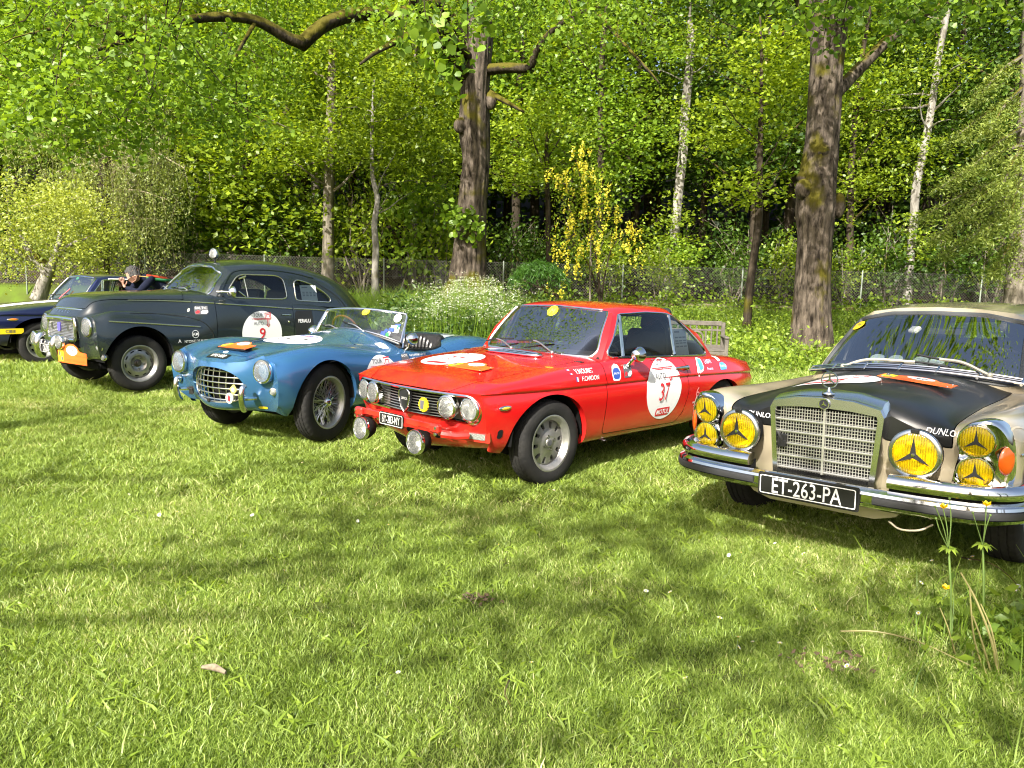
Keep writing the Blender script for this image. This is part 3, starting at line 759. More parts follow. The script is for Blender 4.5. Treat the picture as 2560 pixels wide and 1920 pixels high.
slim_tree('chestnut_tree', 'broad young chestnut with pale hanging leaves behind the grey fastback', [(610, 690), (612, 600), (614, 480), (616, 380), (620, 250)], 25.6, [.17, .15, .13, .11, .08], B_DARK, [(600, 420, 150, 120, 170, 0), (640, 560, 130, 110, 120, .2), (520, 520, 80, 90, 60, .3)], L_MID, .19, 28, 8)
# laburnum in flower
def laburnum():
    rng = np.random.default_rng(31); y = 20.8
    root = plant_root('laburnum_tree', (at(1500, 790, y).x, y, float(terrain(2.3, y))-.05), 'small laburnum covered in hanging yellow flowers in front of the fence', 'tree'); o = np.array(root.location)
    L = lambda u, v, yy=y: np.array(at(u, v, yy))-o
    stems = [[(1500, 800), (1498, 720), (1490, 640), (1470, 560), (1455, 470), (1440, 400)], [(1500, 800), (1510, 700), (1530, 620), (1560, 580)], [(1498, 740), (1470, 660), (1430, 600), (1410, 540)]]
    for k, s in enumerate(stems): mk('trunk' if k == 0 else 'limb', tube(catmull([L(*q) for q in s], 5), np.linspace(.045 if k == 0 else .03, .008, (len(s)-1)*5+1), 8), B_DARK, root)
    spots = [(1375, 425), (1395, 428), (1410, 440), (1425, 448), (1440, 385), (1452, 395), (1465, 410), (1475, 430), (1488, 425), (1430, 480), (1445, 500), (1455, 455), (1470, 470), (1500, 470), (1512, 480), (1480, 500), (1440, 520), (1490, 520), (1520, 510), (1535, 530), (1550, 540), (1560, 560), (1580, 560), (1595, 580), (1470, 540), (1430, 540), (1405, 560), (1425, 575), (1400, 590), (1410, 610), (1402, 630), (1430, 620), (1445, 640), (1460, 610), (1480, 580), (1510, 560), (1530, 575), (1590, 610), (1575, 600), (1540, 600), (1500, 600), (1402, 650), (1425, 655), (1440, 660), (1415, 690), (1590, 640), (1495, 640), (1390, 700), (1385, 720), (1460, 370), (1450, 375)]
    P, S_ = [], []
    for u, v in spots:
        for _ in range(3):
            q = L(u+rng.normal()*11, v+rng.normal()*9, y-.5+rng.normal()*.35); l = .20+.20*rng.random()
            for k in range(14): t = k/14; P.append(q+np.array((rng.normal()*.022*(1.2-t), rng.normal()*.022*(1.2-t), -t*l)))
    mk('flower', leaves(np.array(P), .056, rng, .2, .9, .2), L_FLOWER, root, smooth=False, kind='stuff')
    C = np.vstack([L(u, v)+crown_points(n, ru*y/1945, ru*y/1945*.7, -rv*y/1945, rv*y/1945, rng, .2) for u, v, ru, rv, n in ((1480, 480, 80, 90, 70), (1500, 620, 110, 90, 90), (1430, 560, 60, 80, 40), (1445, 330, 50, 40, 22))])
    mk('crown', leaves(clumps(C, 11, .22, rng, .6), .085, rng, .7, .6, .3), L_MID, root, smooth=False, kind='stuff')
laburnum()
def dwarf_maple():
    rng = np.random.default_rng(32); y = 18.6
    root = plant_root('dwarf_maple', (at(1392, 770, y).x, y, float(terrain(1, y))-.05), 'low domed dwarf maple with fine green leaves and a twisted black stem', 'shrub'); o = np.array(root.location)
    L = lambda u, v, yy=y: np.array(at(u, v, yy))-o
    mk('trunk', tube(catmull([L(1378, 790), L(1368, 757), L(1388, 757), L(1392, 738), L(1372, 732), L(1352, 722), L(1342, 700)], 6), np.linspace(.055, .03, 37), 10), B_DARK, root)
    for d in ((1300, 695), (1400, 690), (1340, 680), (1375, 690)): mk('limb', tube(catmull([L(1352, 722), L((d[0]+1350)/2, 708), L(*d)], 4), .02, 6), B_DARK, root)
    P = []
    for _ in range(2600):
        a = rng.random()*6.28; r = math.sqrt(rng.random()); z = math.sqrt(max(0, 1-r*r))
        P.append(L(1346, 712)+np.array((.72*r*math.cos(a), .6*r*math.sin(a), .60*z*(.86+.14*rng.random())-.18*r*rng.random())))
    mk('crown', leaves(np.array(P), .13, rng, .2, .16, .1, 1.4), leafmat('dwarf_maple_leaf', (.035, .10, .012), (.10, .22, .03), .45), root, smooth=False, kind='stuff')
dwarf_maple()
def gnarled_tree():
    rng = np.random.default_rng(33); y = 19.0
    root = plant_root('gnarled_tree', (at(92, 745, y).x, y, -.05), 'gnarled low tree with pale yellow-green leaves at the left edge', 'tree'); o = np.array(root.location)
    L = lambda u, v, yy=y: np.array(at(u, v, yy))-o
    for k, (p, r) in enumerate((([(95, 750), (110, 710), (118, 680), (95, 650), (70, 620), (50, 590)], [.20, .16, .15, .12, .09, .05]), ([(116, 690), (135, 650), (150, 600), (150, 560)], [.12, .09, .07, .04]), ([(95, 650), (60, 640), (20, 610), (-20, 590)], [.08, .06, .05, .03]), ([(130, 650), (180, 610), (230, 590)], [.07, .05, .025]))):
        mk('trunk' if k == 0 else 'limb', ridged([L(*q) for q in p], r, 16, .10, 5, 40+k, 5), B_PALE, root, sharp=None)
    C = np.vstack([L(u, v)+crown_points(n, ru*y/1945, ru*y/1945*.9, -rv*y/1945, rv*y/1945, rng, .3) for u, v, ru, rv, n in ((120, 560, 170, 110, 260), (40, 530, 120, 100, 120), (220, 590, 90, 80, 100), (170, 500, 90, 50, 60), (260, 640, 60, 60, 60), (30, 640, 90, 70, 90), (190, 660, 70, 50, 50))])
    mk('crown', leaves(clumps(C, 15, .18, rng, .5), .075, rng, .8, .6, .3), L_YEL, root, smooth=False, kind='stuff')
gnarled_tree()
def weeping_larch():
    rng = np.random.default_rng(34); y = 23.0
    root = plant_root('weeping_larch', (at(250, 720, y).x, y, -.05), 'tall weeping larch with long hanging brownish strands at the left', 'tree'); o = np.array(root.location)
    L = lambda u, v, yy=y: np.array(at(u, v, yy))-o
    mk('trunk', ridged([L(250, 740), L(255, 600), L(262, 420), L(268, 200), L(270, -60)], [.26, .22, .18, .14, .10], 18, .06, 7, 50, 5), B_DARK, root, sharp=None)
    P, tw = [], []
    for u0, v0, u1, v1 in ((262, 230, 60, 190), (262, 260, 420, 240), (262, 330, 30, 330), (262, 340, 460, 420), (262, 420, 140, 430), (264, 180, 330, 120), (262, 300, 380, 330), (262, 480, 420, 500), (264, 120, 120, 90), (262, 400, 330, 470), (262, 500, 60, 520), (262, 520, 180, 560), (262, 450, 400, 380), (264, 60, 200, 40), (262, 380, 230, 430), (262, 560, 440, 560)):
        yy = y+rng.normal()*.8; q = catmull([L(u0, v0, y), L((u0+u1)/2, (v0+v1)/2-14, (y+yy)/2), L(u1, v1, yy)], 8); tw.append(tube(q, np.linspace(.05, .012, len(q)), 5))
        for p in q[3:]:
            for _ in range(8):
                s = p+rng.normal(size=3)*np.array((.25, .5, .1)); l = .5+1.2*rng.random(); d = np.array((rng.normal()*.15, rng.normal()*.1, -1.)); st = [s+d*l*t+np.array((0, 0, 0)) for t in np.linspace(0, 1, 5)]
                if _ < 2: tw.append(tube(st, [.008, .006, .005, .004, .003], 3, cap=False))
                for t in np.linspace(0, 1, 24): P.append(s+d*l*t+rng.normal(size=3)*.055)
    mk('hanging_twig', join(tw), barkmat('larch_twig', (.24, .20, .12), (.50, .44, .32), 0, 6), root, kind='stuff')
    mk('crown', leaves(np.array(P), .085, rng, .1, .32, .1, 1.5), L_OLIVE, root, smooth=False, kind='stuff')
weeping_larch()
def cedar():
    rng = np.random.default_rng(35); y = 17.5
    root = plant_root('cedar_tree', (at(2538, 820, y).x, y, float(terrain(11, y))-.05), 'cedar with drooping feathery branches cut by the right edge', 'tree'); o = np.array(root.location)
    L = lambda u, v, yy=y: np.array(at(u, v, yy))-o
    mk('trunk', ridged([L(2532, 830), L(2538, 740), L(2548, 600), L(2560, 400), L(2570, 150), L(2575, -100)], [.26, .20, .19, .17, .14, .10], 22, .05, 9, 60, 5), B_GREY, root, sharp=None)
    P, tw = [], []
    for u1, v1, dy in ((2330, 600, -1.2), (2400, 540, -1.6), (2350, 470, -.6), (2420, 430, -1.8), (2300, 545, .4), (2450, 600, -2), (2380, 350, .5), (2470, 330, -1.2), (2440, 250, 0), (2500, 480, -2.2), (2360, 640, .6), (2480, 690, -1.5), (2520, 560, -2.4), (2640, 500, -1), (2680, 420, -1.5)):
        a = L(2556, v1-110, y); b = L(u1, v1, y+dy); q = catmull([a, a*.55+b*.45+np.array((0, 0, .12)), a*.2+b*.8+np.array((0, 0, .06)), b], 8); tw.append(tube(q, np.linspace(.045, .006, len(q)), 5))
        for i, p in enumerate(q[4:]):
            w = .12+.5*(1-abs(2*(i+1)/len(q)-1)); 
            for s in (-1, 1):
                for _ in range(4):
                    e = p+np.array((rng.normal()*.2, s*w*(.5+rng.random()), -.12*rng.random()-.05)); l = np.linspace(0, 1, 9)
                    for t in l: P.append(p*(1-t)+e*t+np.array((0, 0, -.10*t*t))+rng.normal(size=3)*.035)
    mk('limb', join(tw), B_GREY, root, kind='stuff')
    mk('crown', leaves(np.array(P), .085, rng, .7, .30, .1), L_CON, root, smooth=False, kind='stuff')
cedar()
# ------------------------------------------------------------------ woodland behind the fence: individual trees, then the far wood
def wood():
    rng = np.random.default_rng(41); kinds = []
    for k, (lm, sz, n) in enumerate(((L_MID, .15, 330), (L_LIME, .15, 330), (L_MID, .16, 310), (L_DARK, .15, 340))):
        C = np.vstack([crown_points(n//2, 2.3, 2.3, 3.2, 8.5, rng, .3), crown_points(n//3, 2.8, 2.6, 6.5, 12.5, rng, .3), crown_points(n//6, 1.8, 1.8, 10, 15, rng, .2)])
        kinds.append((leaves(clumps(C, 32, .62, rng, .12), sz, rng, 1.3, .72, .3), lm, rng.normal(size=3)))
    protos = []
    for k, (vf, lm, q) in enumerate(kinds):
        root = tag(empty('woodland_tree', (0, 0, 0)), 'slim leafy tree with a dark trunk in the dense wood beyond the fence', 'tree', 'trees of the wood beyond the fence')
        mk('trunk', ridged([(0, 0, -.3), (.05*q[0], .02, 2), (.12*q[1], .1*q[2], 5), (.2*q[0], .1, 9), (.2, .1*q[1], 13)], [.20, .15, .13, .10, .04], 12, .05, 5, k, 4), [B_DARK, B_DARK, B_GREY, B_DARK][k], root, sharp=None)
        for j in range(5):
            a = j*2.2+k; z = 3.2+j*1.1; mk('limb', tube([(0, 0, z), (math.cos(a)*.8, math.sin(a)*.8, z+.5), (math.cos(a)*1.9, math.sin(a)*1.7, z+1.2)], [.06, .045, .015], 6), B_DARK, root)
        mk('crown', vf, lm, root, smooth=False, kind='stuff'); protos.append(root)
    spots = []
    for row, (y0, n, xw) in enumerate(((27.5, 9, 19), (31, 10, 22), (35, 11, 26), (39.5, 12, 30))):
        for i in range(n):
            x = -xw+2*xw*(i+.5)/n+rng.normal()*.8; y = y0+rng.normal()*.8; spots.append((x, y, row))
    used = [False]*4
    for i, (x, y, row) in enumerate(spots):
        k = int(rng.integers(3)) if row < 2 else int(rng.integers(4))
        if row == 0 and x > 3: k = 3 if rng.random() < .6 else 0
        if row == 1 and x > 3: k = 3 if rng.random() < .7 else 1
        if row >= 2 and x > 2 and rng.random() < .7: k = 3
        if used[k]: o = copy_tree(protos[k])
        else: o = protos[k]; used[k] = True
        s = (.92+.3*rng.random())*(1, 1.08, 1.2, 1.35)[row]
        if row == 0 and k != 3 and x > 0: s *= .8
        o.location = (x, y, float(terrain(x, y))); o.rotation_euler = (0, 0, rng.random()*6.28); o.scale = (s, s, s*(.92+.2*rng.random()))
    # far wood: one mass of foliage and stems up the slope
    C = []
    for _ in range(4300):
        x = rng.uniform(-46, 46); y = rng.uniform(43, 52); h = 17+3*math.sin(x*.31)+2*math.sin(x*.77+1); z = float(terrain(x, y))+h*rng.random()**1.05+.2; C.append((x, y, z))
    V, F = leaves(clumps(np.array(C), 15, .9, rng, .6), .42, rng, .8, .75, .3)
    mk('far_wood', (V, F), L_DARK, smooth=False, kind='stuff')  # dark leaf colour stands in for the deep shade between the nearer sprays
    st = [tube([(x, y, float(terrain(x, y))-.2), (x+rng.normal()*.3, y, float(terrain(x, y))+9), (x+rng.normal()*.6, y, float(terrain(x, y))+17)], [.22, .16, .06], 6, cap=False) for x, y in zip(rng.uniform(-44, 44, 70), rng.uniform(41.5, 50, 70))]
    mk('far_wood_stems', join(st), B_DARK, kind='stuff')
wood()
# understorey along the fence
def shrubs():
    rng = np.random.default_rng(43); base = []
    for k, (lm, sz) in enumerate(((L_MID, .10), (L_DARK, .10), (L_LIME, .11))):
        root = tag(empty('hedge_shrub'), 'leafy undergrowth shrub growing along the chain-link fence', 'shrub', 'undergrowth shrubs along the fence')
        C = crown_points(95, .95, .8, .15, 2.1, rng, .2); mk('foliage', leaves(clumps(C, 14, .17, rng, .6), sz, rng, .8, .7, .3), lm, root, smooth=False, kind='stuff')
        st = [tube([(rng.normal()*.15, rng.normal()*.12, -.1), (rng.normal()*.3, rng.normal()*.25, .9), (rng.normal()*.6, rng.normal()*.4, 1.9)], [.02, .014, .006], 5) for _ in range(7)]
        for q in st: mk('stem', q, B_GREY, root)
        base.append(root)
    used = [False]*3
    for x, y, k, s in [(-17, 26, 1, 1.5), (-14.5, 25.5, 0, 1.5), (-12.4, 26, 1, 1.6), (-10.6, 25.4, 1, 1.7), (-9, 25.6, 1, 1.6), (-7.4, 25.7, 1, 1.5), (-6.6, 26.4, 2, 1.4), (-4.9, 25.4, 0, 1.5), (-3.2, 25.6, 2, 1.7), (-2.2, 25.2, 0, 1.5), (-.2, 25.8, 1, 1.2), (1.6, 25.5, 1, 1.2), (2.9, 25.4, 0, 1.0), (4.6, 25.0, 0, .95), (5.4, 26.2, 2, 1.1), (7.2, 25.6, 1, 1.1), (8.6, 25.3, 0, 1.0), (10.4, 24.9, 0, .95), (12, 25.6, 1, 1.2), (13.6, 25.2, 1, 1.3), (15.4, 25.6, 1, 1.4), (8, 28.5, 1, 1.5), (11, 29, 1, 1.6), (3.4, 28.6, 1, 1.5), (.6, 28.8, 1, 1.5), (-2.6, 29, 2, 1.6), (14, 29, 1, 1.7), (6, 29.4, 1, 1.6)]:
        if used[k]: o = copy_tree(base[k])
        else: o = base[k]; used[k] = True
        o.location = (x, y, float(terrain(x, y))); o.rotation_euler = (0, 0, rng.random()*6.28); o.scale = (s, s, s*(.85+.3*rng.random()))
shrubs()
# trees behind the photographer: they shade the lawn and show in the paintwork
def rear_trees():
    rng = np.random.default_rng(44)
    C = np.vstack([crown_points(66, 3.8, 3.4, 5.0, 11.5, rng, .15), crown_points(40, 2.2, 2.2, 9.5, 14, rng, .2)])
    root = tag(empty('park_tree'), 'open-crowned park tree behind the photographer that dapples the lawn', 'tree', 'park trees behind the photographer')
    mk('trunk', ridged([(0, 0, -.2), (.05, 0, 2), (.1, .1, 5), (0, .1, 9), (.1, 0, 13)], [.42, .32, .27, .18, .06], 18, .05, 9, 70, 4), B_LIME, root, sharp=None)
    b, _ = branchlets([(0, 0, z) for z in np.linspace(4, 11, 12)], 16, 3.6, rng, .09, .4, 5)
    for q in b: mk('limb', q, B_LIME, root)
    mk('crown', leaves(clumps(C, 15, .36, rng, .5), .15, rng, .9, .75, .3), L_LIME, root, smooth=False, kind='stuff')
    # unseen boughs, added and shaped to cast the shade bands on the lawn; (x, y) = where the shade lands
    B, z, off = [], 6.5, np.array((3.64, 7.67, 0)); x0, y0, s0, r0 = REAR[0]
    for ln, sp, n in (([(-3.1, 3.45), (-1.2, 3.75), (.4, 4.3), (1.5, 4.9)], .13, 18), ([(-3.8, 5.0), (-2.0, 5.4), (-.4, 5.9)], .15, 13), ([(-2.4, 2.95), (-.8, 3.2), (.7, 3.6)], .12, 12), ([(.5, 2.8), (1.4, 3.2), (2.6, 3.5)], .26, 24), ([(-6, 7.5), (-4, 8.0), (-2.4, 8.1)], .2, 16), ([(-1.3, 4.5), (-.3, 4.6), (.5, 5.2)], .22, 24)):
        q = catmull([np.array((a, b, z))-off-np.array((0, 0, 0)) for a, b in ln], 8); M_ = np.array(Matrix.Rotation(-r0, 3, 'Z')); q = np.array([M_ @ (p-np.array((x0, y0, 0)))/s0 for p in q])
        mk('limb', tube(q, np.linspace(.034, .012, len(q)), 7), B_LIME, root); B.append(clumps(q[rng.integers(0, len(q), n)]+rng.normal(size=(n, 3))*sp, 10, .20, rng, .5))
    mk('shade_bough', leaves(np.vstack(B), .14, rng, .9, .75, .3), L_LIME, root, smooth=False, kind='stuff')
    first = True
    for x, y, s, rz in REAR:
        o = root if first else copy_tree(root)
        if not first:
            for q in kids(o):
                if q.name.startswith('shade_bough'): bpy.data.objects.remove(q)
        first = False; o.location = (x, y, 0); o.rotation_euler = (0, 0, rz); o.scale = (s, s, s)
REAR = [(-2.0, -6.2, .95, .4), (-11.5, -7.5, 1.0, 5.0), (7.5, -9.5, 1.05, 3.9), (-16, -13, 1.2, 1.0), (3, -18, 1.25, 2.9), (-7, -19, 1.2, 2.1), (14, -14, 1.2, 4.4)]
rear_trees()
# ------------------------------------------------------------------ fence, wall, bench
def fence():
    y = FENCE_Y; x0, x1 = -20.0, 18.0; zb = lambda x: float(terrain(x, y+.4))-.02
    root = tag(empty('chain_link_fence', ((x0+x1)/2, y, 0)), 'long chain-link fence on thin posts between the lawn bank and the wood', 'fence'); o = np.array(root.location)
    for k in range(-6, 5):
        x = 3.3+3.65*k
        if x0 < x < x1: mk('post', xf(lathe([(.022, -.3), (.022, 1.10), (.012, 1.115), (0, 1.115)], 8), (x-o[0], 0, zb(x))), pmat('post_green', (.17, .20, .15), .6), root)
    for h in (.06, .56, 1.06): mk('line_wire', tube([(x-o[0], 0, zb(x)+h) for x in np.linspace(x0, x1, 30)], .003, 4), pmat('galvanised', (.12, .12, .10), .6, .3), root)
    p = .085; H = 1.04; Vs, Fs = [], []
    w = .0024
    xs = np.arange(x0-H, x1, p)
    for d in (1, -1):
        for x in xs:
            a = np.array((x if d > 0 else x+H, H*0)); z0 = zb(x)+.04
            A = np.array((a[0]-o[0], .004*d, z0)); B = np.array((a[0]+d*H-o[0], .004*d, z0+H))
            t = unit(B-A); n_ = np.array((0, 1., 0)); b = np.cross(t, n_)*w; k = len(Vs)*4
            Vs.append(np.array([A-b, A+b, B+b, B-b])); Fs.append([(k, k+1, k+2, k+3)])
    V = np.vstack(Vs); F = [f[0] for f in Fs]
    mk('wire_mesh', (V, F), pmat('galvanised', (.12, .12, .10), .6, .3), root, smooth=False, kind='stuff')
fence()
def wall():
    rng = np.random.default_rng(51); root = tag(empty('dry_stone_wall', (4, 23.7, 0)), 'low mossy dry stone wall along the foot of the chain-link fence', 'wall')
    ms = [pmat('stone_%s' % n, c, .95, noise=(6, .45), bump=(18, .6), spec=.15) for n, c in (('buff', (.30, .25, .17)), ('grey', (.22, .20, .16)), ('brown', (.20, .14, .08)), ('moss', (.10, .095, .02)))]
    shapes = []
    for k in range(10):
        V, F = box((0, 0, 0), (1, 1, 1), .18); V = V*(1+.10*rng.normal(size=V.shape)); shapes.append([new_mesh('stone', V, F) for _ in range(4)])
    for s in shapes:
        for i, me in enumerate(s): me.materials.append(ms[i])
    n = 0; x = -5.5
    for c in range(3):
        x = -5.0
        while x < 13.5 and n < 298:
            l = (.16+.22*rng.random()) if c < 2 else (.26+.3*rng.random()); h = .085+.03*rng.random()
            o = bpy.data.objects.new('stone', shapes[int(rng.integers(10))][int(rng.choice(4, p=[.4, .3, .15, .15]))]); COL.objects.link(o); o.parent = root; n += 1
            o.location = (x+l/2-4, rng.normal()*.015, float(terrain(x, 23.6))+.02+c*.095); o.scale = (l*.96, .34+.05*rng.random(), h); o.rotation_euler = (rng.normal()*.04, rng.normal()*.05, rng.normal()*.05)
            x += l
wall()
def bench():
    c = at(1712, 812, 12.6); root = tag(empty('garden_bench', (c.x, 12.6, 0), R(-8)), 'weathered grey wooden bench with round back ornaments behind the red coupe', 'bench')
    m = pmat('weathered_oak', (.13, .115, .095), .85, noise=(12, .4), bump=(40, .3)); w = .62
    for s in (-1, 1):
        mk('back_post', box((s*w, .10, .42), (.06, .055, .86), .008), m, root); mk('front_leg', box((s*w, -.42, .31), (.06, .06, .62), .008), m, root)
        mk('arm_rest', box((s*w, -.16, .635), (.075, .62, .035), .012), m, root)
    mk('top_rail', box((0, .10, .83), (2*w-.05, .045, .075), .008), m, root); mk('mid_rail', box((0, .10, .72), (2*w-.06, .03, .03), .005), m, root); mk('bottom_rail', box((0, .10, .46), (2*w-.06, .04, .05), .006), m, root)
    for x in (-.53, -.44, -.35, -.05, .05, .35, .44, .53): mk('back_slat', box((x, .10, .59), (.026, .02, .25), .004), m, root)
    for x in (-.53, -.44, -.2, -.1, .1, .2, .44, .53): mk('short_slat', box((x, .10, .765), (.026, .02, .07), .004), m, root)
    for x in (-.2, .2): mk('back_ring', xf(lathe([(.095, -.012), (.122, -.012), (.122, .012), (.095, .012), (.095, -.012)], 28), (x, .10, .59), frame((0, -1, 0))), m, root, sharp=30)
    for k in range(5): mk('seat_slat', box((0, -.40+.11*k, .43), (2*w, .085, .025), .006), m, root)
    mk('seat_rail', box((0, -.43, .385), (2*w, .03, .06), .006), m, root)
bench()
# ------------------------------------------------------------------ bank vegetation
def blades(P, h, w, rng, lean=.35, seg=2):
    """curved grass blades as narrow strips"""
    P = np.asarray(P, float); n = len(P); hh = (np.full(n, h) if np.isscalar(h) else h)*(.6+.8*rng.random(n)); a = rng.random(n)*6.283; ld = np.stack([np.cos(a), np.sin(a), 0*a], 1); le = lean*(.3+1.2*rng.random(n))*hh
    b = rng.random(n)*3.14; wd = np.stack([np.cos(b), np.sin(b), 0*b], 1)*w*.5; rows = []
    for t, k in ((0, 1.), (.55, .85), (1, 0)):
        c = P+ld*(le*t*t)[:, None]+np.stack([0*hh, 0*hh, hh*t*(1-.15*t)], 1)
        rows += [c-wd*k, c+wd*k] if k else [c]
    V = np.stack(rows, 1).reshape(-1, 3); k = np.arange(n)[:, None]*5
    return V, np.vstack([k+np.array([[0, 1, 3]]), k+np.array([[0, 3, 2]]), k+np.array([[2, 3, 4]])])
def bank():
    rng = np.random.default_rng(61)
    def pts(n, x0, x1, y0, y1, keep=None):
        x = rng.uniform(x0, x1, n); y = y0+(y1-y0)*rng.random(n); p = np.stack([x, y, terrain(x, y)], 1)
        return p if keep is None else p[keep(x, y)]
    edge = lambda x, y: y > 13.6+.8*np.sin(x*.9)+.5*np.sin(x*2.3)+np.where(x < -3, 1.8, 0)
    P = pts(56000, -6, 14.5, 13, 23.5, edge); hump = .22+.20*np.sin(P[:, 0]*1.7)*np.sin(P[:, 1]*1.3)+.16*np.sin(P[:, 0]*3.1+P[:, 1]*2.2); P[:, 2] += np.maximum(.03, hump)*rng.random(len(P))
    mk('bank_undergrowth', leaves(P, .072, rng, .8, .6, .25), L_BANK, smooth=False, kind='stuff')
    P = pts(15000, -6.5, 14.5, 13, 23.6, edge); mk('bank_grass', blades(P, .30, .010, rng, .5), L_TALL, smooth=False, kind='stuff')
    P = np.vstack([pts(6500, -6.6, -1.8, 14.5, 21.5), pts(2500, -6, -2.4, 15, 18.5)]); mk('tall_grass', blades(P, .62, .012, rng, .45), L_TALL, smooth=False, kind='stuff')
    P = pts(1500, -3, 14, 23.2, 24.2); P[:, 2] += .25+.3*rng.random(len(P)); mk('wall_ivy', leaves(P, .12, rng, .5, .8, .2), L_BANK, smooth=False, kind='stuff')
    # leafy weeds beside the bench and the lime foot
    C = np.array([(at(u, v, y).x, y, max(.1, at(u, v, y).z)) for u, v, y in ((1840, 850, 13.4), (1870, 830, 13.8), (1900, 860, 14), (1930, 880, 13.2), (1860, 890, 13), (1960, 900, 13.4), (1990, 905, 13.4), (2040, 900, 13.6), (1990, 880, 13.9), (1900, 900, 12.8), (2080, 890, 13.8), (1945, 850, 14.4))])
    mk('weed_patch', leaves(clumps(C, 80, .26, rng, .6), .09, rng, .8, .5, .3), L_BANK, smooth=False, kind='stuff')
    # cow parsley: stems and white umbels
    P = []; S_ = []
    for _ in range(330):
        u = rng.normal(1165, 75); y = rng.uniform(12.8, 17.8); x = (u-1280)/1945*y; h = (.75+.55*rng.random())*(1.05-.25*abs(u-1165)/150); b = np.array((x, y, float(terrain(x, y)))); top = b+np.array((rng.normal()*.12, rng.normal()*.12, max(.3, h)))
        S_.append(tube([b, (b+top)/2+rng.normal(size=3)*.03, top], [.006, .005, .003], 4, cap=False))
        for _k in range(int(rng.integers(3, 7))):
            c = top+np.array((rng.normal()*.11, rng.normal()*.11, rng.normal()*.05-.02)); S_.append(tube([top*.85+b*.15, c], [.003, .002], 3, cap=False))
            m_ = 6; P.append(c+np.stack([rng.normal(size=m_)*.035, rng.normal(size=m_)*.035, rng.normal(size=m_)*.008], 1))
    mk('cow_parsley', leaves(np.vstack(P), .026, rng, 1.8, .9, .1), L_WHITE, smooth=False, kind='stuff')
    mk('cow_parsley_stems', join(S_), L_TALL, kind='stuff')
    P = pts(6500, -2.6, .9, 12.9, 17.5); P[:, 2] += .95*rng.random(len(P)); mk('cow_parsley_leaves', leaves(P, .13, rng, .8, .35, .25), leafmat('parsley_leaf', (.05, .11, .02), (.14, .22, .05), .45), smooth=False, kind='stuff')
bank()
# ------------------------------------------------------------------ lawn: one clump scattered by geometry nodes
def lawn(name, n, h, w, rad, x0, x1, y0, y1, dens, seed, mat, lean=.6):
    rng = np.random.default_rng(seed); a = rng.random(n)*6.283; r = rad*np.sqrt(rng.random(n)); P = np.stack([r*np.cos(a), r*np.sin(a), 0*a-.004], 1)
    o = mk(name, blades(P, h, w, rng, lean), mat, smooth=False, kind='stuff')
    g = bpy.data.node_groups.new(name, 'GeometryNodeTree')
    g.interface.new_socket('Geometry', in_out='INPUT', socket_type='NodeSocketGeometry'); g.interface.new_socket('Geometry', in_out='OUTPUT', socket_type='NodeSocketGeometry')
    N, Lk = g.nodes, g.links; gi, go = N.new('NodeGroupInput'), N.new('NodeGroupOutput')
    gr = N.new('GeometryNodeMeshGrid'); gr.inputs[0].default_value = x1-x0; gr.inputs[1].default_value = y1-y0; gr.inputs[2].default_value = 24; gr.inputs[3].default_value = 24
    tr = N.new('GeometryNodeTransform'); tr.inputs['Translation'].default_value = ((x0+x1)/2, (y0+y1)/2, 0)
    di = N.new('GeometryNodeDistributePointsOnFaces'); di.inputs['Density'].default_value = dens; di.inputs['Seed'].default_value = seed
    no = N.new('ShaderNodeTexNoise'); no.inputs['Scale'].default_value = 1.3; no.inputs['Detail'].default_value = 4
    po = N.new('GeometryNodeInputPosition'); Lk.new(po.outputs[0], no.inputs['Vector'])
    mr = N.new('ShaderNodeMapRange'); mr.inputs[1].default_value = .3; mr.inputs[2].default_value = .6; mr.inputs[3].default_value = dens*.55; mr.inputs[4].default_value = dens; Lk.new(no.outputs[0], mr.inputs[0]); Lk.new(mr.outputs[0], di.inputs['Density'])
    ins = N.new('GeometryNodeInstanceOnPoints'); rv = N.new('FunctionNodeRandomValue'); rv.data_type = 'FLOAT_VECTOR'; rv.inputs[0].default_value = (-.12, -.12, 0); rv.inputs[1].default_value = (.12, .12, 6.283)
    rs = N.new('FunctionNodeRandomValue'); rs.data_type = 'FLOAT'; rs.inputs[2].default_value = .6; rs.inputs[3].default_value = 1.35
    Lk.new(gr.outputs[0], tr.inputs[0]); Lk.new(tr.outputs[0], di.inputs[0]); Lk.new(di.outputs[0], ins.inputs['Points']); Lk.new(gi.outputs[0], ins.inputs['Instance']); Lk.new(rv.outputs[0], ins.inputs['Rotation']); Lk.new(rs.outputs[1], ins.inputs['Scale']); Lk.new(ins.outputs[0], go.inputs[0])
    md = o.modifiers.new('scatter', 'NODES'); md.node_group = g
    return o
lawn('grass', 66, .023, .0031, .07, -4.8, 4.8, 1.2, 4.8, 680, 1, L_GRASS, .8)
lawn('grass', 10, .048, .0040, .05, -4.8, 4.8, 1.2, 4.8, 50, 2, L_GRASS, 1.0)
lawn('grass', 54, .034, .0058, .12, -11, 9.5, 4.8, 9.5, 230, 3, L_GRASS, 1.1)
lawn('grass', 34, .06, .009, .17, -22, 11, 9.5, 14.5, 90, 4, L_GRASS, .7)
lawn('grass', 30, .09, .014, .24, -26, -3.0, 14.5, 24, 40, 5, L_TALL, .6)
lawn('clover', 16, .03, .013, .09, -3.2, 3.4, 1.5, 5.5, 34, 6, L_BANK, 1.6)
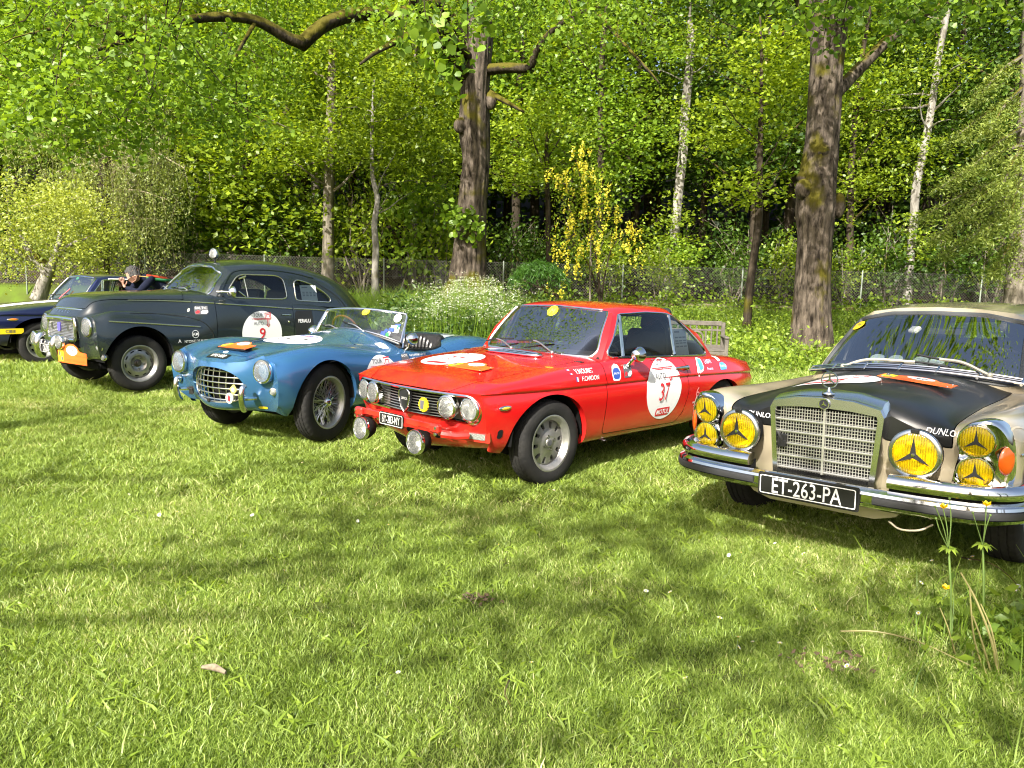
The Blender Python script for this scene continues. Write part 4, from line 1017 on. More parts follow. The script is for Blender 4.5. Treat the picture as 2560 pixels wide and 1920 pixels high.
# ------------------------------------------------------------------ parts shared by the cars
AX = Matrix(((1, 0, 0), (0, 0, 1), (0, -1, 0)))           # lathe axis z -> +y
def polar_disc(radii, hs, n, is_open=None, depth=.02):
    """turned face with windows: faces (i, j) where is_open(i, j) are left out and get walls"""
    m = len(radii); V = []
    for k in (0, 1):
        for i in range(m):
            for j in range(n):
                a = 2*math.pi*j/n; V.append((radii[i]*math.cos(a), radii[i]*math.sin(a), hs[i]-k*depth))
    F = []; op = lambda i, j: (0 <= i < m-1) and bool(is_open and is_open(i, j % n))
    b = m*n
    for i in range(m-1):
        for j in range(n):
            k = (j+1) % n; A, B, C_, D = i*n+j, (i+1)*n+j, (i+1)*n+k, i*n+k
            if not op(i, j):
                F.append((A, B, C_, D))
                if op(i-1, j): F.append((A, D, b+D, b+A))
                if op(i+1, j): F.append((B, b+B, b+C_, C_))
                if op(i, j-1): F.append((A, b+A, b+B, B))
                if op(i, j+1): F.append((D, C_, b+C_, b+D))
    return np.array(V), F
def tyre_geo(Rt, Rr, w, blocks=84, rib=.006):
    h = w/2
    prof = [(Rr-.004, -h*.62), (Rr+.012, -h*.86), ((Rt+Rr)/2, -h*1.0), (Rt-.022, -h*.90), (Rt-.006, -h*.76)]
    xs = [-.70, -.42, -.36, -.06, 0, .06, .36, .42, .70]
    tread = [(-.70, 1), (-.44, 1), (-.43, 0), (-.36, 0), (-.35, 1), (-.05, 1), (-.04, 0), (.04, 0), (.05, 1), (.35, 1), (.36, 0), (.43, 0), (.44, 1), (.70, 1)]
    for x, up in tread: prof.append((Rt-.004*abs(x)/.7-(0 if up else rib), h*x))
    prof += [(Rt-.006, h*.76), (Rt-.022, h*.90), (Rt-.045, h*.965), (Rt-.05, h*.972), ((Rt+Rr)/2, h*1.0), (Rr+.02, h*.90), (Rr+.016, h*.88), (Rr+.008, h*.82), (Rr-.004, h*.62)]
    V, F = lathe(prof, blocks*2)
    n = blocks*2; V = V.reshape(len(prof), n, 3)
    for i, (r, hh) in enumerate(prof):                     # cross cuts in the ribs and shoulders
        if abs(hh) <= h*.78 and r > Rt-.012:
            sh = int(round(abs(hh)/h*6))
            cutm = ((np.arange(n)+sh) % 4) == 0
            V[i, cutm, :2] *= (Rt-.0055)/Rt
    return V.reshape(-1, 3), F
def wheel(car, x, y, z, style, Rt, Rr, w, steer=0, right=False, tyre_mat=None):
    rim_parts, extra = WHEEL_STYLES[style](Rr, w)
    rot = Matrix.Rotation(steer+(math.pi if right else 0), 3, 'Z')
    M = Matrix.Translation((x, y, z)) @ rot.to_4x4()
    wo = mk('wheel', xf(rim_parts[0], rot=AX), rim_parts[1], car, sharp=30); wo.matrix_local = M
    t = mk('tyre', xf(tyre_geo(Rt, Rr, w), rot=AX), tyre_mat or RUBBER, wo, sharp=45)
    for nm, vf, mt in extra: mk(nm, xf(vf, rot=AX), mt, wo, sharp=30)
    return wo
def rim_barrel(Rr, w, lip=.012):
    h = w/2
    return lathe([(Rr-.03, -h*.7), (Rr-.004, -h*.72), (Rr-.02, -h*.4), (Rr-.028, h*.2), (Rr-.018, h*.48), (Rr-.006, h*.66), (Rr+.010, h*.80), (Rr+.013, h*.845), (Rr+.008, h*.87), (Rr-.004, h*.84), (Rr-.008, h*.78), (Rr-.014, h*.62), (Rr-.03, h*.42)], 64)
def st_alloy(Rr, w):
    h = w/2; n = 90
    rad = [.0, .052, .064, .092, .106, .126, Rr-.042, Rr-.026]
    hs = [h*.62, h*.60, h*.56, h*.44, h*.40, h*.33, h*.30, h*.26]
    op = lambda i, j: i in (4, 5) and (j % 9) < 4
    disc = polar_disc(rad[1:], hs[1:], n, lambda i, j: i in (3, 4) and (j % 9) < 3, .022)
    hub = lathe([(0, h*.66), (.030, h*.66), (.034, h*.64), (.036, h*.585), (.053, h*.60)], 30)
    nuts = [xf(lathe([(.013, 0), (.013, .004), (.009, .004), (.009, -.006), (0, -.006)], 12), (.05*math.cos(a), .05*math.sin(a), h*.60)) for a in (R(20+90*k) for k in range(4))]
    cap = lathe([(0, h*.675), (.022, h*.675), (.024, h*.65)], 24)
    back = lathe([(0, -h*.1), (Rr-.026, -h*.1)], 32)
    return (join([rim_barrel(Rr, w), disc, hub]), ALLOY), [('wheel_nut', join(nuts), STEEL), ('centre_cap', cap, GREY_PRINT), ('brake_disc', back, UNDER)]
def st_steel(Rr, w):
    h = w/2; n = 100
    rad = [.05, .062, .085, .10, .112, Rr-.062, Rr-.038, Rr-.026]
    hs = [h*.10, h*.30, h*.42, h*.40, h*.30, h*.36, h*.40, h*.25]
    rad = [.045, .060, .078, .095, .105, .125, .142, .156, Rr-.024]
    hs = [h*.05, h*.08, h*.18, h*.42, h*.44, h*.40, h*.34, h*.30, h*.18]
    disc = polar_disc(rad, hs, n, lambda i, j: i == 6 and (j % 10) < 5, .012)
    hub = lathe([(0, h*.52), (.022, h*.52), (.026, h*.48), (.028, h*.15), (.046, h*.05)], 24)
    nuts = [xf(lathe([(.011, -.01), (.011, .016), (.006, .022), (0, .022)], 6), (.068*math.cos(a), .068*math.sin(a), h*.12)) for a in (R(25+72*k) for k in range(5))]
    back = lathe([(0, -h*.1), (Rr-.026, -h*.1)], 32)
    return (join([rim_barrel(Rr, w), disc]), pmat('wheel_silver', (.36, .355, .34), .38, .7, noise=(16, .25))), [('wheel_nut', join(nuts), STEEL), ('hub', hub, pmat('hub_iron', (.09, .08, .07), .5, .6)), ('brake_drum', back, UNDER)]
def st_slots(Rr, w):
    h = w/2; n = 96
    rad = [.0, .03, .07, .10, .125, .150, Rr-.024]; hs = [h*.4, h*.4, h*.36, h*.42, h*.40, h*.32, h*.2]
    disc = polar_disc(rad[1:], hs[1:], n, lambda i, j: i == 3 and (j % 8) < 4, .015)
    cap = lathe([(0, h*.6), (.05, h*.58), (.068, h*.45), (.072, h*.36)], 28)
    back = lathe([(0, -h*.1), (Rr-.026, -h*.1)], 32)
    return (join([rim_barrel(Rr, w), disc]), ALLOY), [('hubcap', cap, CHROME), ('brake_drum', back, UNDER)]
def st_wire(Rr, w):
    h = w/2
    rim = lathe([(Rr-.026, -h*.55), (Rr-.004, -h*.72), (Rr+.012, -h*.84), (Rr-.004, -h*.74), (Rr-.022, -h*.3), (Rr-.028, 0), (Rr-.022, h*.4), (Rr-.008, h*.68), (Rr+.010, h*.80), (Rr+.013, h*.845), (Rr+.007, h*.87), (Rr-.004, h*.82), (Rr-.012, h*.66), (Rr-.026, h*.36), (Rr-.031, 0)], 64)
    sp = []
    for k in range(24):
        for (hr, hz, rz, sw) in ((.042, h*.50, h*.05, .42), (.050, h*-.55, h*.10, .30)):
            for s_ in (-1, 1):
                a = 2*math.pi*(k+.25*(hr > .045))/24
                if s_ > 0 and k % 2: pass
                p0 = (hr*math.cos(a), hr*math.sin(a), hz); b = a+s_*sw
                if (k % 2 == 0) == (s_ > 0):
                    sp.append(tube([p0, ((Rr-.027)*math.cos(b), (Rr-.027)*math.sin(b), rz)], .0024, 5))
                    c = a+s_*sw*.55
                    sp.append(tube([(hr*math.cos(a), hr*math.sin(a), hz*.86), ((Rr-.024)*math.cos(c+.1), (Rr-.024)*math.sin(c+.1), rz+h*.28)], .0024, 5))
    hub = lathe([(.05, -h*.7), (.05, -h*.5), (.038, -h*.45), (.036, h*.4), (.044, h*.46), (.044, h*.54), (.034, h*.58)], 28)
    knock = join([lathe([(.036, h*.56), (.040, h*.70), (.030, h*.86), (.018, h*.95), (0, h*.96)], 20)]+[xf(box((0, 0, 0), (.05, .018, .014), .004), (.045*math.cos(a), .045*math.sin(a), h*.72), (0, 0, a)) for a in (.5, .5+math.pi)])
    drum = lathe([(0, -h*.45), (.12, -h*.45), (.13, -h*.6), (.13, -h*.95)], 40)
    return (rim, pmat('rim_silver', (.40, .40, .38), .35, .75)), [('spokes', join(sp), pmat('spoke_silver', (.55, .55, .53), .28, .9)), ('hub', hub, STEEL), ('knock_off', knock, CHROME), ('brake_drum', drum, pmat('drum_iron', (.05, .05, .05), .6, .5))]
WHEEL_STYLES = dict(alloy=st_alloy, steel=st_steel, slots=st_slots, wire=st_wire)
def lamp(car, name, c, d, r, lens=None, depth=.06, ring=.012, body=None, shell=None, dome=.018, vbars=False):
    """round lamp: bezel mesh > reflector, lens (, shell)"""
    rot = frame(d); lens = lens or LENS
    bez = lathe([(r+ring*.6, -depth*.5), (r+ring, -.012), (r+ring*1.05, 0), (r+ring*.7, .007), (r, .008), (r-.004, .002), (r-.004, -.006)], 36)
    o = mk(name, xf(bez, c, rot), body or CHROME, car, sharp=50)
    refl = lathe([(r-.003, -.004), (r*.8, -depth*.55), (r*.45, -depth*.92), (.012, -depth), (.010, -depth*.55), (0, -depth*.5)], 30)
    mk('reflector', xf(refl, c, rot), pmat('mirror_bowl', (.80, .80, .78), .12, 1.0), o)
    ln = lathe([(r*math.sin(t), .004+dome*(math.cos(t)-math.cos(R(72)))) for t in [R(72)*k/6 for k in range(6, -1, -1)]], 32)
    s = r/(r*math.sin(R(72)))
    mk('lens', xf(ln, c, rot, (s, s, 1)), lens, o)
    if shell is not None:
        sh = lathe([(r+ring*.7, -.004), (r+ring*1.0, -.03), (r*.98, -depth*.9), (r*.75, -depth*1.35), (r*.35, -depth*1.6), (0, -depth*1.62)], 30)
        mk('shell', xf(sh, c, rot), shell, o)
    return o
def plate(car, c, wd, ht, text, d=(1, 0, 0), tsize=None, border=True, off=.02, sx=.78, space=1.0, name='number_plate'):
    """black plate with raised white characters and border; d faces out"""
    rot = frame(d)
    o = mk(name, xf(prism(rrect(wd, ht, .012), -.006, 0), c, rot), PLATE_BLACK, car, sharp=30)
    if border:
        A = rrect(wd-.012, ht-.012, .010); B = rrect(wd-.022, ht-.022, .007); n = len(A)
        V = [(*p, .0015) for p in A]+[(*p, .0015) for p in B]
        mk('border', xf((np.array(V), [(i, (i+1) % n, n+(i+1) % n, n+i) for i in range(n)]), c, rot), WHITE_DIM, o, smooth=False)
    V2, F = text_shape(text, tsize or ht*.92, off, 0, space, sx)
    mk('lettering', xf((np.hstack([V2, np.full((len(V2), 1), .002)]), F), c, rot), WHITE_DIM, o, smooth=False)
    return o
def printed(car, name, bvh, face, at, items, parent=None):
    """sticker: items = list of (shape(V2,F), material, offset); first item is the sticker itself"""
    o = None
    for k, (sh, m, off) in enumerate(items):
        vf = lay(bvh, sh[0], sh[1], face, at, off)
        q = mk(name if k == 0 else 'print', vf, m, (parent or car) if k == 0 else o, sharp=None)
        if k == 0: o = q
    return o
def shp(V2F, dx=0, dy=0, rot=0):
    V = np.asarray(V2F[0], float)
    if rot:
        c, s = math.cos(rot), math.sin(rot); V = np.stack([V[:, 0]*c-V[:, 1]*s, V[:, 0]*s+V[:, 1]*c], 1)
    return V+np.array([dx, dy]), V2F[1]
def joins(L):
    Vs, Fs, n = [], [], 0
    for V, F in L:
        Vs.append(np.asarray(V)); Fs += [[int(i)+n for i in f] for f in F]; n += len(V)
    return np.vstack(Vs), Fs
def outline(poly, w):
    P = np.array(poly, float); c = P.mean(0); n = len(P)
    d = P-c; L = np.linalg.norm(d, axis=1, keepdims=True); Q = c+d*(1-w/np.maximum(L, 1e-6))
    return np.vstack([P, Q]), [(i, (i+1) % n, n+(i+1) % n, n+i) for i in range(n)]
def rally_mark(s=1.0):
    """the event mark: TOUR AUTO in grey with a red double line that loops round and ends in an arrow"""
    g = joins([shp(text_shape('TOUR', .05*s, .0, 0, 1, .85), -.045*s, .062*s), shp(text_shape('AUTO', .05*s, .0, 0, 1, .85), -.045*s, -.025*s)])
    def bar(x0, y0, x1, y1): return (np.array([(x0, y0), (x1, y0), (x1, y1), (x0, y1)])*s, [(0, 1, 2, 3)])
    red = joins([bar(-.13, .022, .11, .027), bar(-.10, .013, .11, .017), bar(.035, .027, .042, .085), bar(.042, .078, .11, .085), bar(.103, .027, .11, .085),
                 bar(.055, .035, .06, .068), bar(.06, .063, .095, .068), bar(.09, .035, .095, .068), bar(.062, -.045, .068, .013), bar(.078, -.045, .084, .013),
                 (np.array([(.05, -.04), (.073, -.07), (.096, -.04), (.09, -.037), (.073, -.058), (.056, -.037)])*s, [(0, 1, 4, 5), (1, 2, 3, 4)]),
                 shp(text_shape('2024', .022*s, .0, 0, 1.4), -.035*s, .0195*s)])
    return g, red
def rally_plaque(car, c, rot, num, w=.43, name='rally_plaque'):
    """orange metal plaque with a domed top, number oval and four-square crest"""
    h = w*.50
    P = [(-w/2, -h*.42), (w/2, -h*.42), (w/2, h*.20), (w*.28, h*.24)]
    P += [(-.02*w+w*.25*math.cos(R(a)), h*.26+h*.36*math.sin(R(a))) for a in range(10, 175, 15)] + [(-w*.32, h*.24), (-w/2, h*.20)]
    o = mk(name, xf(prism(P, -.003, 0), c, rot), ORANGE, car, smooth=False)
    def on(nm, sh, m, z): return mk(nm, xf((np.hstack([sh[0], np.full((len(sh[0]), 1), z)]), sh[1]), c, rot), m, o, smooth=False)
    E = ellipse(w*.19, h*.25, 32, (0, h*.27)); on('number_oval', (np.array(E), [tuple(range(32))]), WHITE, .001)
    on('number', shp(text_shape(num, h*.46, .0, .1), 0, h*.27), GREY_PRINT, .002)
    cr = [(-w*.46+dx*w*.075, -h*.30+dy*h*.24) for dx in (0, 1) for dy in (0, 1)]
    on('crest', (np.array([(-w*.475, -h*.34), (-w*.305, -h*.34), (-w*.305, h*.20), (-w*.475, h*.20)]), [(0, 1, 2, 3)]), YELLOW, .001)
    on('crest_squares', joins([(np.array([(x, y), (x+w*.06, y), (x+w*.06, y+h*.2), (x, y+h*.2)]), [(0, 1, 2, 3)]) for x, y in (cr[1], cr[2])]), GREY_PRINT, .002)
    dk = pmat('orange_emboss', (.62, .09, .015), .5)
    on('embossing', joins([shp(text_shape('TOUR AUTO', h*.12, 0, 0, 1.2), w*.34, h*.02), shp(text_shape('HISTORIQUE', h*.15, 0, 0, 1.5), w*.1, -h*.26)]), dk, .0015)
    bolts = join([xf(lathe([(.008, 0), (.007, .004), (0, .005)], 10), (x, y, 0)) for x in (-w*.44, w*.44) for y in (-h*.38, h*.16)])
    mk('bolt', xf(bolts, c, rot), STEEL, o)
    return o
def wiper(car, pivot, ctrl, blade, n):
    arm = tube(catmull([pivot, ctrl, blade[1]], 5), .006, 6); 
    o = mk('wiper', join([arm, sphere(pivot, .016, 10, 6)]), pmat('wiper_metal', (.5, .5, .5), .3, .9), car)
    mk('wiper_blade', tube([blade[0], blade[1], blade[2]], .007, 5), BLACK, o)
    return o
def seat(car, x, y, z, w=.46, hb=.55, head=True, name='seat', m=None):
    m = m or INTER
    V, Q = subsurf(*box((0, 0, 0), (.50, w, .16), .03), None, 2)
    o = mk(name, xf((V, Q), (x, y, z), (0, R(-6), 0)), m, car)
    V, Q = subsurf(*box((0, 0, 0), (.13, w, hb), .03), None, 2)
    mk('seat_back', xf((V, Q), (x-.30, y, z+.08+hb/2), (0, R(-14), 0)), m, o)
    if head:
        V, Q = subsurf(*box((0, 0, 0), (.09, w*.62, .20), .03), None, 2)
        mk('headrest', xf((V, Q), (x-.40, y, z+.17+hb), (0, R(-10), 0)), m, o)
    return o
def steering(car, c, r=.185, tilt=R(28), m=None):
    rot = frame((-math.cos(tilt), 0, math.sin(tilt)))
    ring = tube([(r*math.cos(a), r*math.sin(a), 0) for a in np.linspace(0, 2*math.pi, 32)[:-1]], .010, 8, closed=True)
    o = mk('steering_wheel', xf(ring, c, rot), m or LEATHER, car)
    sp = join([tube([(0, 0, -.02), (r*math.cos(a), r*math.sin(a), 0)], .006, 6) for a in (R(90), R(210), R(330))]+[lathe([(0, .0), (.035, -.005), (.035, -.03)], 16)])
    mk('spoke', xf(sp, c, rot), STEEL, o)
    return o
def m_sticker(car, c, rot, r=.055):
    o = mk('round_sticker', xf(prism(ellipse(r, r*.92, 28), 0, .001), c, rot), YELLOW, car, smooth=False)
    V2, F = text_shape('M', r*1.25, .0, .25)
    mk('letter', xf((np.hstack([V2, np.full((len(V2), 1), .0016)]), F), c, rot), GREY_PRINT, o, smooth=False)
    return o
def car_root(name, label, x, y, head_deg, z=0, roll=0, cat='car', group='classic cars parked on the lawn'):
    o = empty(name, (x, y, z)); a = R(head_deg)
    M = Matrix(((-math.sin(a), math.cos(a), 0), (-math.cos(a), -math.sin(a), 0), (0, 0, 1)))
    o.rotation_mode = 'QUATERNION'; o.rotation_quaternion = (M @ Matrix.Rotation(roll, 3, 'X')).to_quaternion()
    return tag(o, label, cat, group)
def on_front(S, y, z, off=0):
    h, n, _, _ = S.ray_cast(Vector((4, y, z)), Vector((-1, 0, 0)))
    if n and n.x < 0: n = -n
    return h+n*off if h else Vector((0, y, z))
def on_top(S, x, y, off=0):
    h, n, _, _ = S.ray_cast(Vector((x, y, 4)), Vector((0, 0, -1)))
    if n and n.z < 0: n = -n
    return h+n*off if h else Vector((x, y, 1))
def on_side(S, x, z, off=0, sgn=1):
    h, n, _, _ = S.ray_cast(Vector((x, 4*sgn, z)), Vector((0, -sgn, 0)))
    if h is None: return Vector((x, .7*sgn, z))
    if n.y*sgn < 0: n = -n
    return h+n*off
def arch(S, cx, cz, a, b, ymin=.40):
    """cut one pair of wheel arches out of a body surface; returns (rest, flange geometry)"""
    def fn(V):
        P = np.stack([V[:, 0], np.maximum(V[:, 2], cz)], 1)
        return np.maximum(sd_ell(P, (cx, cz), a, b), (ymin-np.abs(V[:, 1])))
    i_, o_, li, lo = S.cut(fn)
    def off(P):
        d = np.zeros_like(P); d[:, 1] = -np.sign(P[:, 1])*.05; d[:, 2] = .004; return d
    lips = [(P, c) for P, c in lo if len(P) > 6 and np.abs(P[:, 1]).mean() > ymin+.08]
    return o_, flange(lips, off)
def sweep(path, prof, z):
    """sweep a closed section (out, up) along a plan path (x, y); out points away from the car"""
    P = np.array(path, float); n, k = len(P), len(prof); V, F = [], []
    for i in range(n):
        t = P[min(i+1, n-1)]-P[max(i-1, 0)]; t = t/np.linalg.norm(t); o = np.array([t[1], -t[0]])
        if o @ (P[i]-np.array([-1.5, 0])) < 0: o = -o
        for a, b in prof: V.append((P[i, 0]+o[0]*a, P[i, 1]+o[1]*a, z+b))
    for i in range(n-1):
        for j in range(k):
            l = (j+1) % k; F.append((i*k+j, i*k+l, (i+1)*k+l, (i+1)*k+j))
    F.append(tuple(range(k))[::-1]); F.append(tuple((n-1)*k+j for j in range(k)))
    return np.array(V), F
def wells(car, xs, z, r, y0, y1):
    parts = []
    for x in xs:
        for s in (-1, 1):
            L = lathe([(0, 0), (r, 0), (r, y1-y0)], 28)
            q = xf(L, rot=AX)
            V, F = xf(q, (x, y0, z))
            keep = [f for f in F if max(V[i][2] for i in f) > z+.02]
            parts.append((V, keep) if s > 0 else mirror_y((V, keep)))
    for q in parts: mk('wheel_well', q, UNDER, car)
# ------------------------------------------------------------------ red coupe (its body also serves the navy coupe)
def coupe_surfaces():
    st = [
     [(.50,.60,.31),(.56,.655,.37),(.605,.69,.48),(.63,.70,.60),(.655,.69,.70),(.695,.55,.70),(.725,.36,.695),(.745,.18,.69),(.75,0,.688)],
     [(.47,.64,.28),(.48,.70,.36),(.49,.725,.48),(.50,.735,.60),(.51,.725,.70),(.515,.68,.745),(.53,.40,.764),(.54,.2,.770),(.545,0,.772)],
     [(.05,.66,.24),(.05,.735,.30),(.05,.765,.45),(.05,.775,.60),(.05,.768,.695),(.05,.735,.775),(.05,.60,.812),(.05,.30,.828),(.05,0,.832)],
     [(-.35,.66,.24),(-.35,.735,.28),(-.35,.768,.45),(-.35,.778,.60),(-.35,.770,.693),(-.35,.735,.798),(-.35,.60,.842),(-.35,.30,.860),(-.35,0,.865)],
     [(-.62,.66,.24),(-.62,.735,.28),(-.62,.768,.45),(-.62,.778,.60),(-.62,.770,.690),(-.62,.725,.825),(-.62,.60,.860),(-.62,.30,.872),(-.62,0,.876)],
     [(-1.1,.66,.235),(-1.1,.735,.28),(-1.1,.768,.45),(-1.1,.778,.60),(-1.1,.770,.685),(-1.1,.722,.822),(-1.1,.60,.845),(-1.1,.30,.85),(-1.1,0,.85)],
     [(-1.7,.66,.23),(-1.7,.735,.27),(-1.7,.768,.44),(-1.7,.776,.59),(-1.7,.768,.675),(-1.7,.715,.805),(-1.7,.60,.828),(-1.7,.30,.835),(-1.7,0,.835)],
     [(-2.25,.66,.25),(-2.25,.735,.30),(-2.25,.765,.42),(-2.25,.775,.56),(-2.25,.762,.658),(-2.25,.695,.775),(-2.25,.58,.80),(-2.25,.30,.81),(-2.25,0,.81)],
     [(-2.7,.64,.30),(-2.7,.70,.36),(-2.7,.735,.45),(-2.7,.748,.55),(-2.7,.735,.64),(-2.7,.665,.742),(-2.7,.52,.772),(-2.7,.28,.78),(-2.7,0,.78)],
     [(-2.98,.58,.37),(-3.0,.63,.41),(-3.02,.665,.47),(-3.02,.68,.54),(-3.0,.672,.622),(-3.02,.61,.70),(-3.04,.48,.728),(-3.05,.26,.738),(-3.05,0,.74)]]
    st = [r[:4]+[(r[4][0]-(.004 if i == 0 else 0), r[4][1]-.009, r[4][2]-.016)]+r[4:] for i, r in enumerate(st)]   # the undercut below the waist crease
    front = [(.58,.25),(.635,.30),(.67,.44),(.69,.58),(.740,.670),(.75,.688)]
    rear = [(-3.0,.34),(-3.05,.39),(-3.09,.46),(-3.10,.56),(-3.07,.70),(-3.05,.74)]
    body = cage(st, front, rear, 6, [('row',5,.85),('row',4,.3),('col',0,.9,5,9),('col',1,.55,6,9),('row',0,1.),('col',9,.4)], 3)
    gh = [
     [(-.60,.672,.80),(-.745,.630,1.03),(-.895,.548,1.195),(-.885,.42,1.232),(-.878,.22,1.247),(-.875,0,1.252)],
     [(-1.15,.695,.80),(-1.15,.652,1.03),(-1.15,.560,1.212),(-1.15,.44,1.258),(-1.15,.22,1.272),(-1.15,0,1.277)],
     [(-1.60,.69,.79),(-1.60,.648,1.03),(-1.58,.556,1.202),(-1.58,.43,1.248),(-1.58,.22,1.262),(-1.58,0,1.267)],
     [(-2.02,.68,.78),(-1.90,.635,1.01),(-1.75,.545,1.175),(-1.79,.42,1.222),(-1.80,.22,1.237),(-1.80,0,1.242)],
     [(-2.34,.64,.76),(-2.12,.590,1.00),(-1.89,.51,1.135),(-1.94,.40,1.165),(-1.97,.22,1.180),(-1.98,0,1.185)]]
    top = cage(gh, [(-.50,.80),(-.68,1.03),(-.875,1.252)], [(-2.44,.77),(-2.22,1.0),(-1.98,1.185)], 3, [('col',0,.5,0,2),('col',4,.35)], 3)
    return body, top
DOOR_C = [(-.555,.30),(-.565,.50),(-.572,.70),(-.545,.90),(-1.60,.90),(-1.70,.76),(-1.715,.52),(-1.66,.36),(-1.56,.275)]
DLO_C = [(-.665,.868),(-.955,1.192),(-1.30,1.205),(-1.62,1.190),(-1.72,1.16),(-2.215,.822)]
def build_coupe(car, PA, navy=False):
    body, top = coupe_surfaces()
    full = body.bvh()
    body, l1 = arch(body, .035, .325, .393, .332); body, l2 = arch(body, -2.32, .325, .378, .272)
    # cabin opening under the glasshouse
    _, body, _, _ = body.cut(lambda V: np.maximum(sd_box(V[:, :2], (-1.44, 0), (.80, .585), .10), .70-V[:, 2]))
    # lamp and grille aperture
    fg = lambda V, g=0: np.maximum(sd_box(V[:, 1:3], (0, .583), (.665+g, .094+g), .092+g), .50-V[:, 0])
    _, body, _, lo = body.cut(fg)
    lo = [(P, c) for P, c in lo if P[:, 0].mean() > .5]
    mk('grille_frame', trim(lo, .011), CHROME, car)
    gs = flange(lo, lambda P: np.stack([np.full(len(P), -.07), 0*P[:, 0], 0*P[:, 0]], 1))
    mk('grille_surround', gs, pmat('grille_silver', (.30, .30, .29), .4, .8), car)
    # bonnet and doors, each parted from the shell by a shut line
    hood = [(.58,-.60),(.78,-.40),(.80,0),(.78,.40),(.58,.60),(-.42,.60),(-.47,.30),(-.475,0),(-.47,-.30),(-.42,-.60)]
    hood = [(.70,-.445),(.9,-.44),(.9,.44),(.70,.445),(.50,.565),(-.40,.60),(-.455,.3),(-.455,-.3),(-.40,-.60),(.50,-.565)]
    fh = lambda V: np.maximum(sd_poly(V[:, :2], hood), .672-V[:, 2]+.02*(V[:, 0] > .6))
    bon, body, _, _ = body.cut(lambda V: fh(V)+.0028); _, body, _, _ = body.cut(lambda V: fh(V)-.0028)
    fd = lambda V: np.maximum(sd_poly(V[:, [0, 2]], DOOR_C, .03), .5-np.abs(V[:, 1]))
    doors, body, _, _ = body.cut(lambda V: fd(V)+.003); _, body, _, _ = body.cut(lambda V: fd(V)-.003)
    shell = mk('body', join([body.vf(), l1, l2]), PA, car, sharp=32)
    mk('bonnet', bon.vf(), PA, car, sharp=32)
    for s in (1, -1):
        mk('door', doors.keep(lambda c: c[:, 1]*s > 0).vf(), PA, car, sharp=32)
    # glasshouse
    fs = lambda V: np.maximum(sd_poly(V[:, [0, 2]], DLO_C, .03), .40-np.abs(V[:, 1]))
    ff = lambda V: np.maximum(sd_poly(V[:, [1, 2]], [(-.618,.868),(.618,.868),(.505,1.218),(0,1.236),(-.505,1.218)], .05), V[:, 0]*-1-1.02)
    fr = lambda V: np.maximum(sd_poly(V[:, [1, 2]], [(-.53,.85),(.53,.85),(.44,1.12),(0,1.14),(-.44,1.12)], .06), V[:, 0]+1.9)
    gl, top, _, lo_s = top.cut(fs); ws, top, _, lo_f = top.cut(ff); rw, top, _, lo_r = top.cut(fr)
    inw = lambda k: (lambda P: np.stack([0*P[:, 0], -np.sign(P[:, 1])*k, 0*P[:, 0]], 1))
    mk('roof', join([top.vf(), flange([q for q in lo_s if len(q[0]) > 20], inw(.03))]), PA, car, sharp=35)
    mk('windscreen', ws.vf(), SCREEN, car); mk('rear_window', rw.vf(), GLASS, car)
    for s in (1, -1): mk('side_window', gl.keep(lambda c: c[:, 1]*s > 0).vf(), GLASS, car)
    mk('windscreen_trim', trim(lo_f, .012), CHROME, car); mk('rear_window_trim', trim(lo_r, .010), CHROME, car)
    mk('side_window_trim', trim(lo_s, .009), CHROME, car)
    gbv = Surf(*gl.vf()).bvh()
    bars = []
    for s in (1, -1):
        for (a, b) in (((-.955, 1.185), (-.875, .87)), ((-1.635, 1.175), (-1.590, .85))):
            p0 = on_side(gbv, *a, .004, s); p1 = on_side(gbv, *b, .004, s); bars.append(tube([p0, p1], .009, 6))
            bars.append(tube([p0+Vector((-.028, -.012*s, 0)), p1+Vector((-.028, -.012*s, 0))], .012, 6))
    mk('window_bar', join(bars), CHROME, car)
    seals = [tube([on_side(full, x, z, .004, s) for x, z in ((-.62, .858), (-1.0, .855), (-1.6, .832), (-2.24, .806))], .013, 6) for s in (1, -1)]
    mk('window_seal', join(seals), BLACK, car)
    # floor pan, wheel wells, cabin
    wells(car, (.035, -2.32), .325, .37, .38, .73)
    mk('floor_pan', join([box((-1.2, 0, .28), (3.0, 1.15, .10), .02), box((-1.2, 0, .40), (3.5, .74, .2), .02), box((.42, 0, .42), (.30, 1.0, .10), .02)]), UNDER, car)
    mk('dashboard', join([subsurf(*box((-.78, 0, .80), (.30, 1.22, .16), .03), None, 2), box((-.42, 0, .6), (.04, 1.3, .5))]), INTER, car)
    mk('parcel_shelf', join([box((-2.22, 0, .76), (.35, 1.2, .03), .01), box((-1.35, 0, .36), (1.6, 1.25, .04), .01)]), INTER, car)
    mk('door_lining', join([box((-1.35, s*.66, .62), (1.5, .03, .38), .01) for s in (1, -1)]), INTER, car)
    steering(car, (-1.06, .34, .84)); 
    for s in (1, -1): seat(car, -1.42, s*.33, .46, .47, .50, True)
    seat(car, -2.02, 0, .48, 1.0, .36, False, 'rear_seat')
    hoop = catmull([(-1.68, -.56, .45), (-1.70, -.55, .9), (-1.72, -.44, 1.14), (-1.72, 0, 1.19), (-1.72, .44, 1.14), (-1.70, .55, .9), (-1.68, .56, .45)], 5)
    mk('roll_cage', join([tube(hoop, .02, 8), tube([(-1.71, -.48, 1.08), (-2.1, -.5, .78)], .018, 8), tube([(-1.71, .48, 1.08), (-2.1, .5, .78)], .018, 8), tube([(-1.70, -.5, .62), (-1.72, .44, 1.12)], .018, 8)]), BLACK, car)
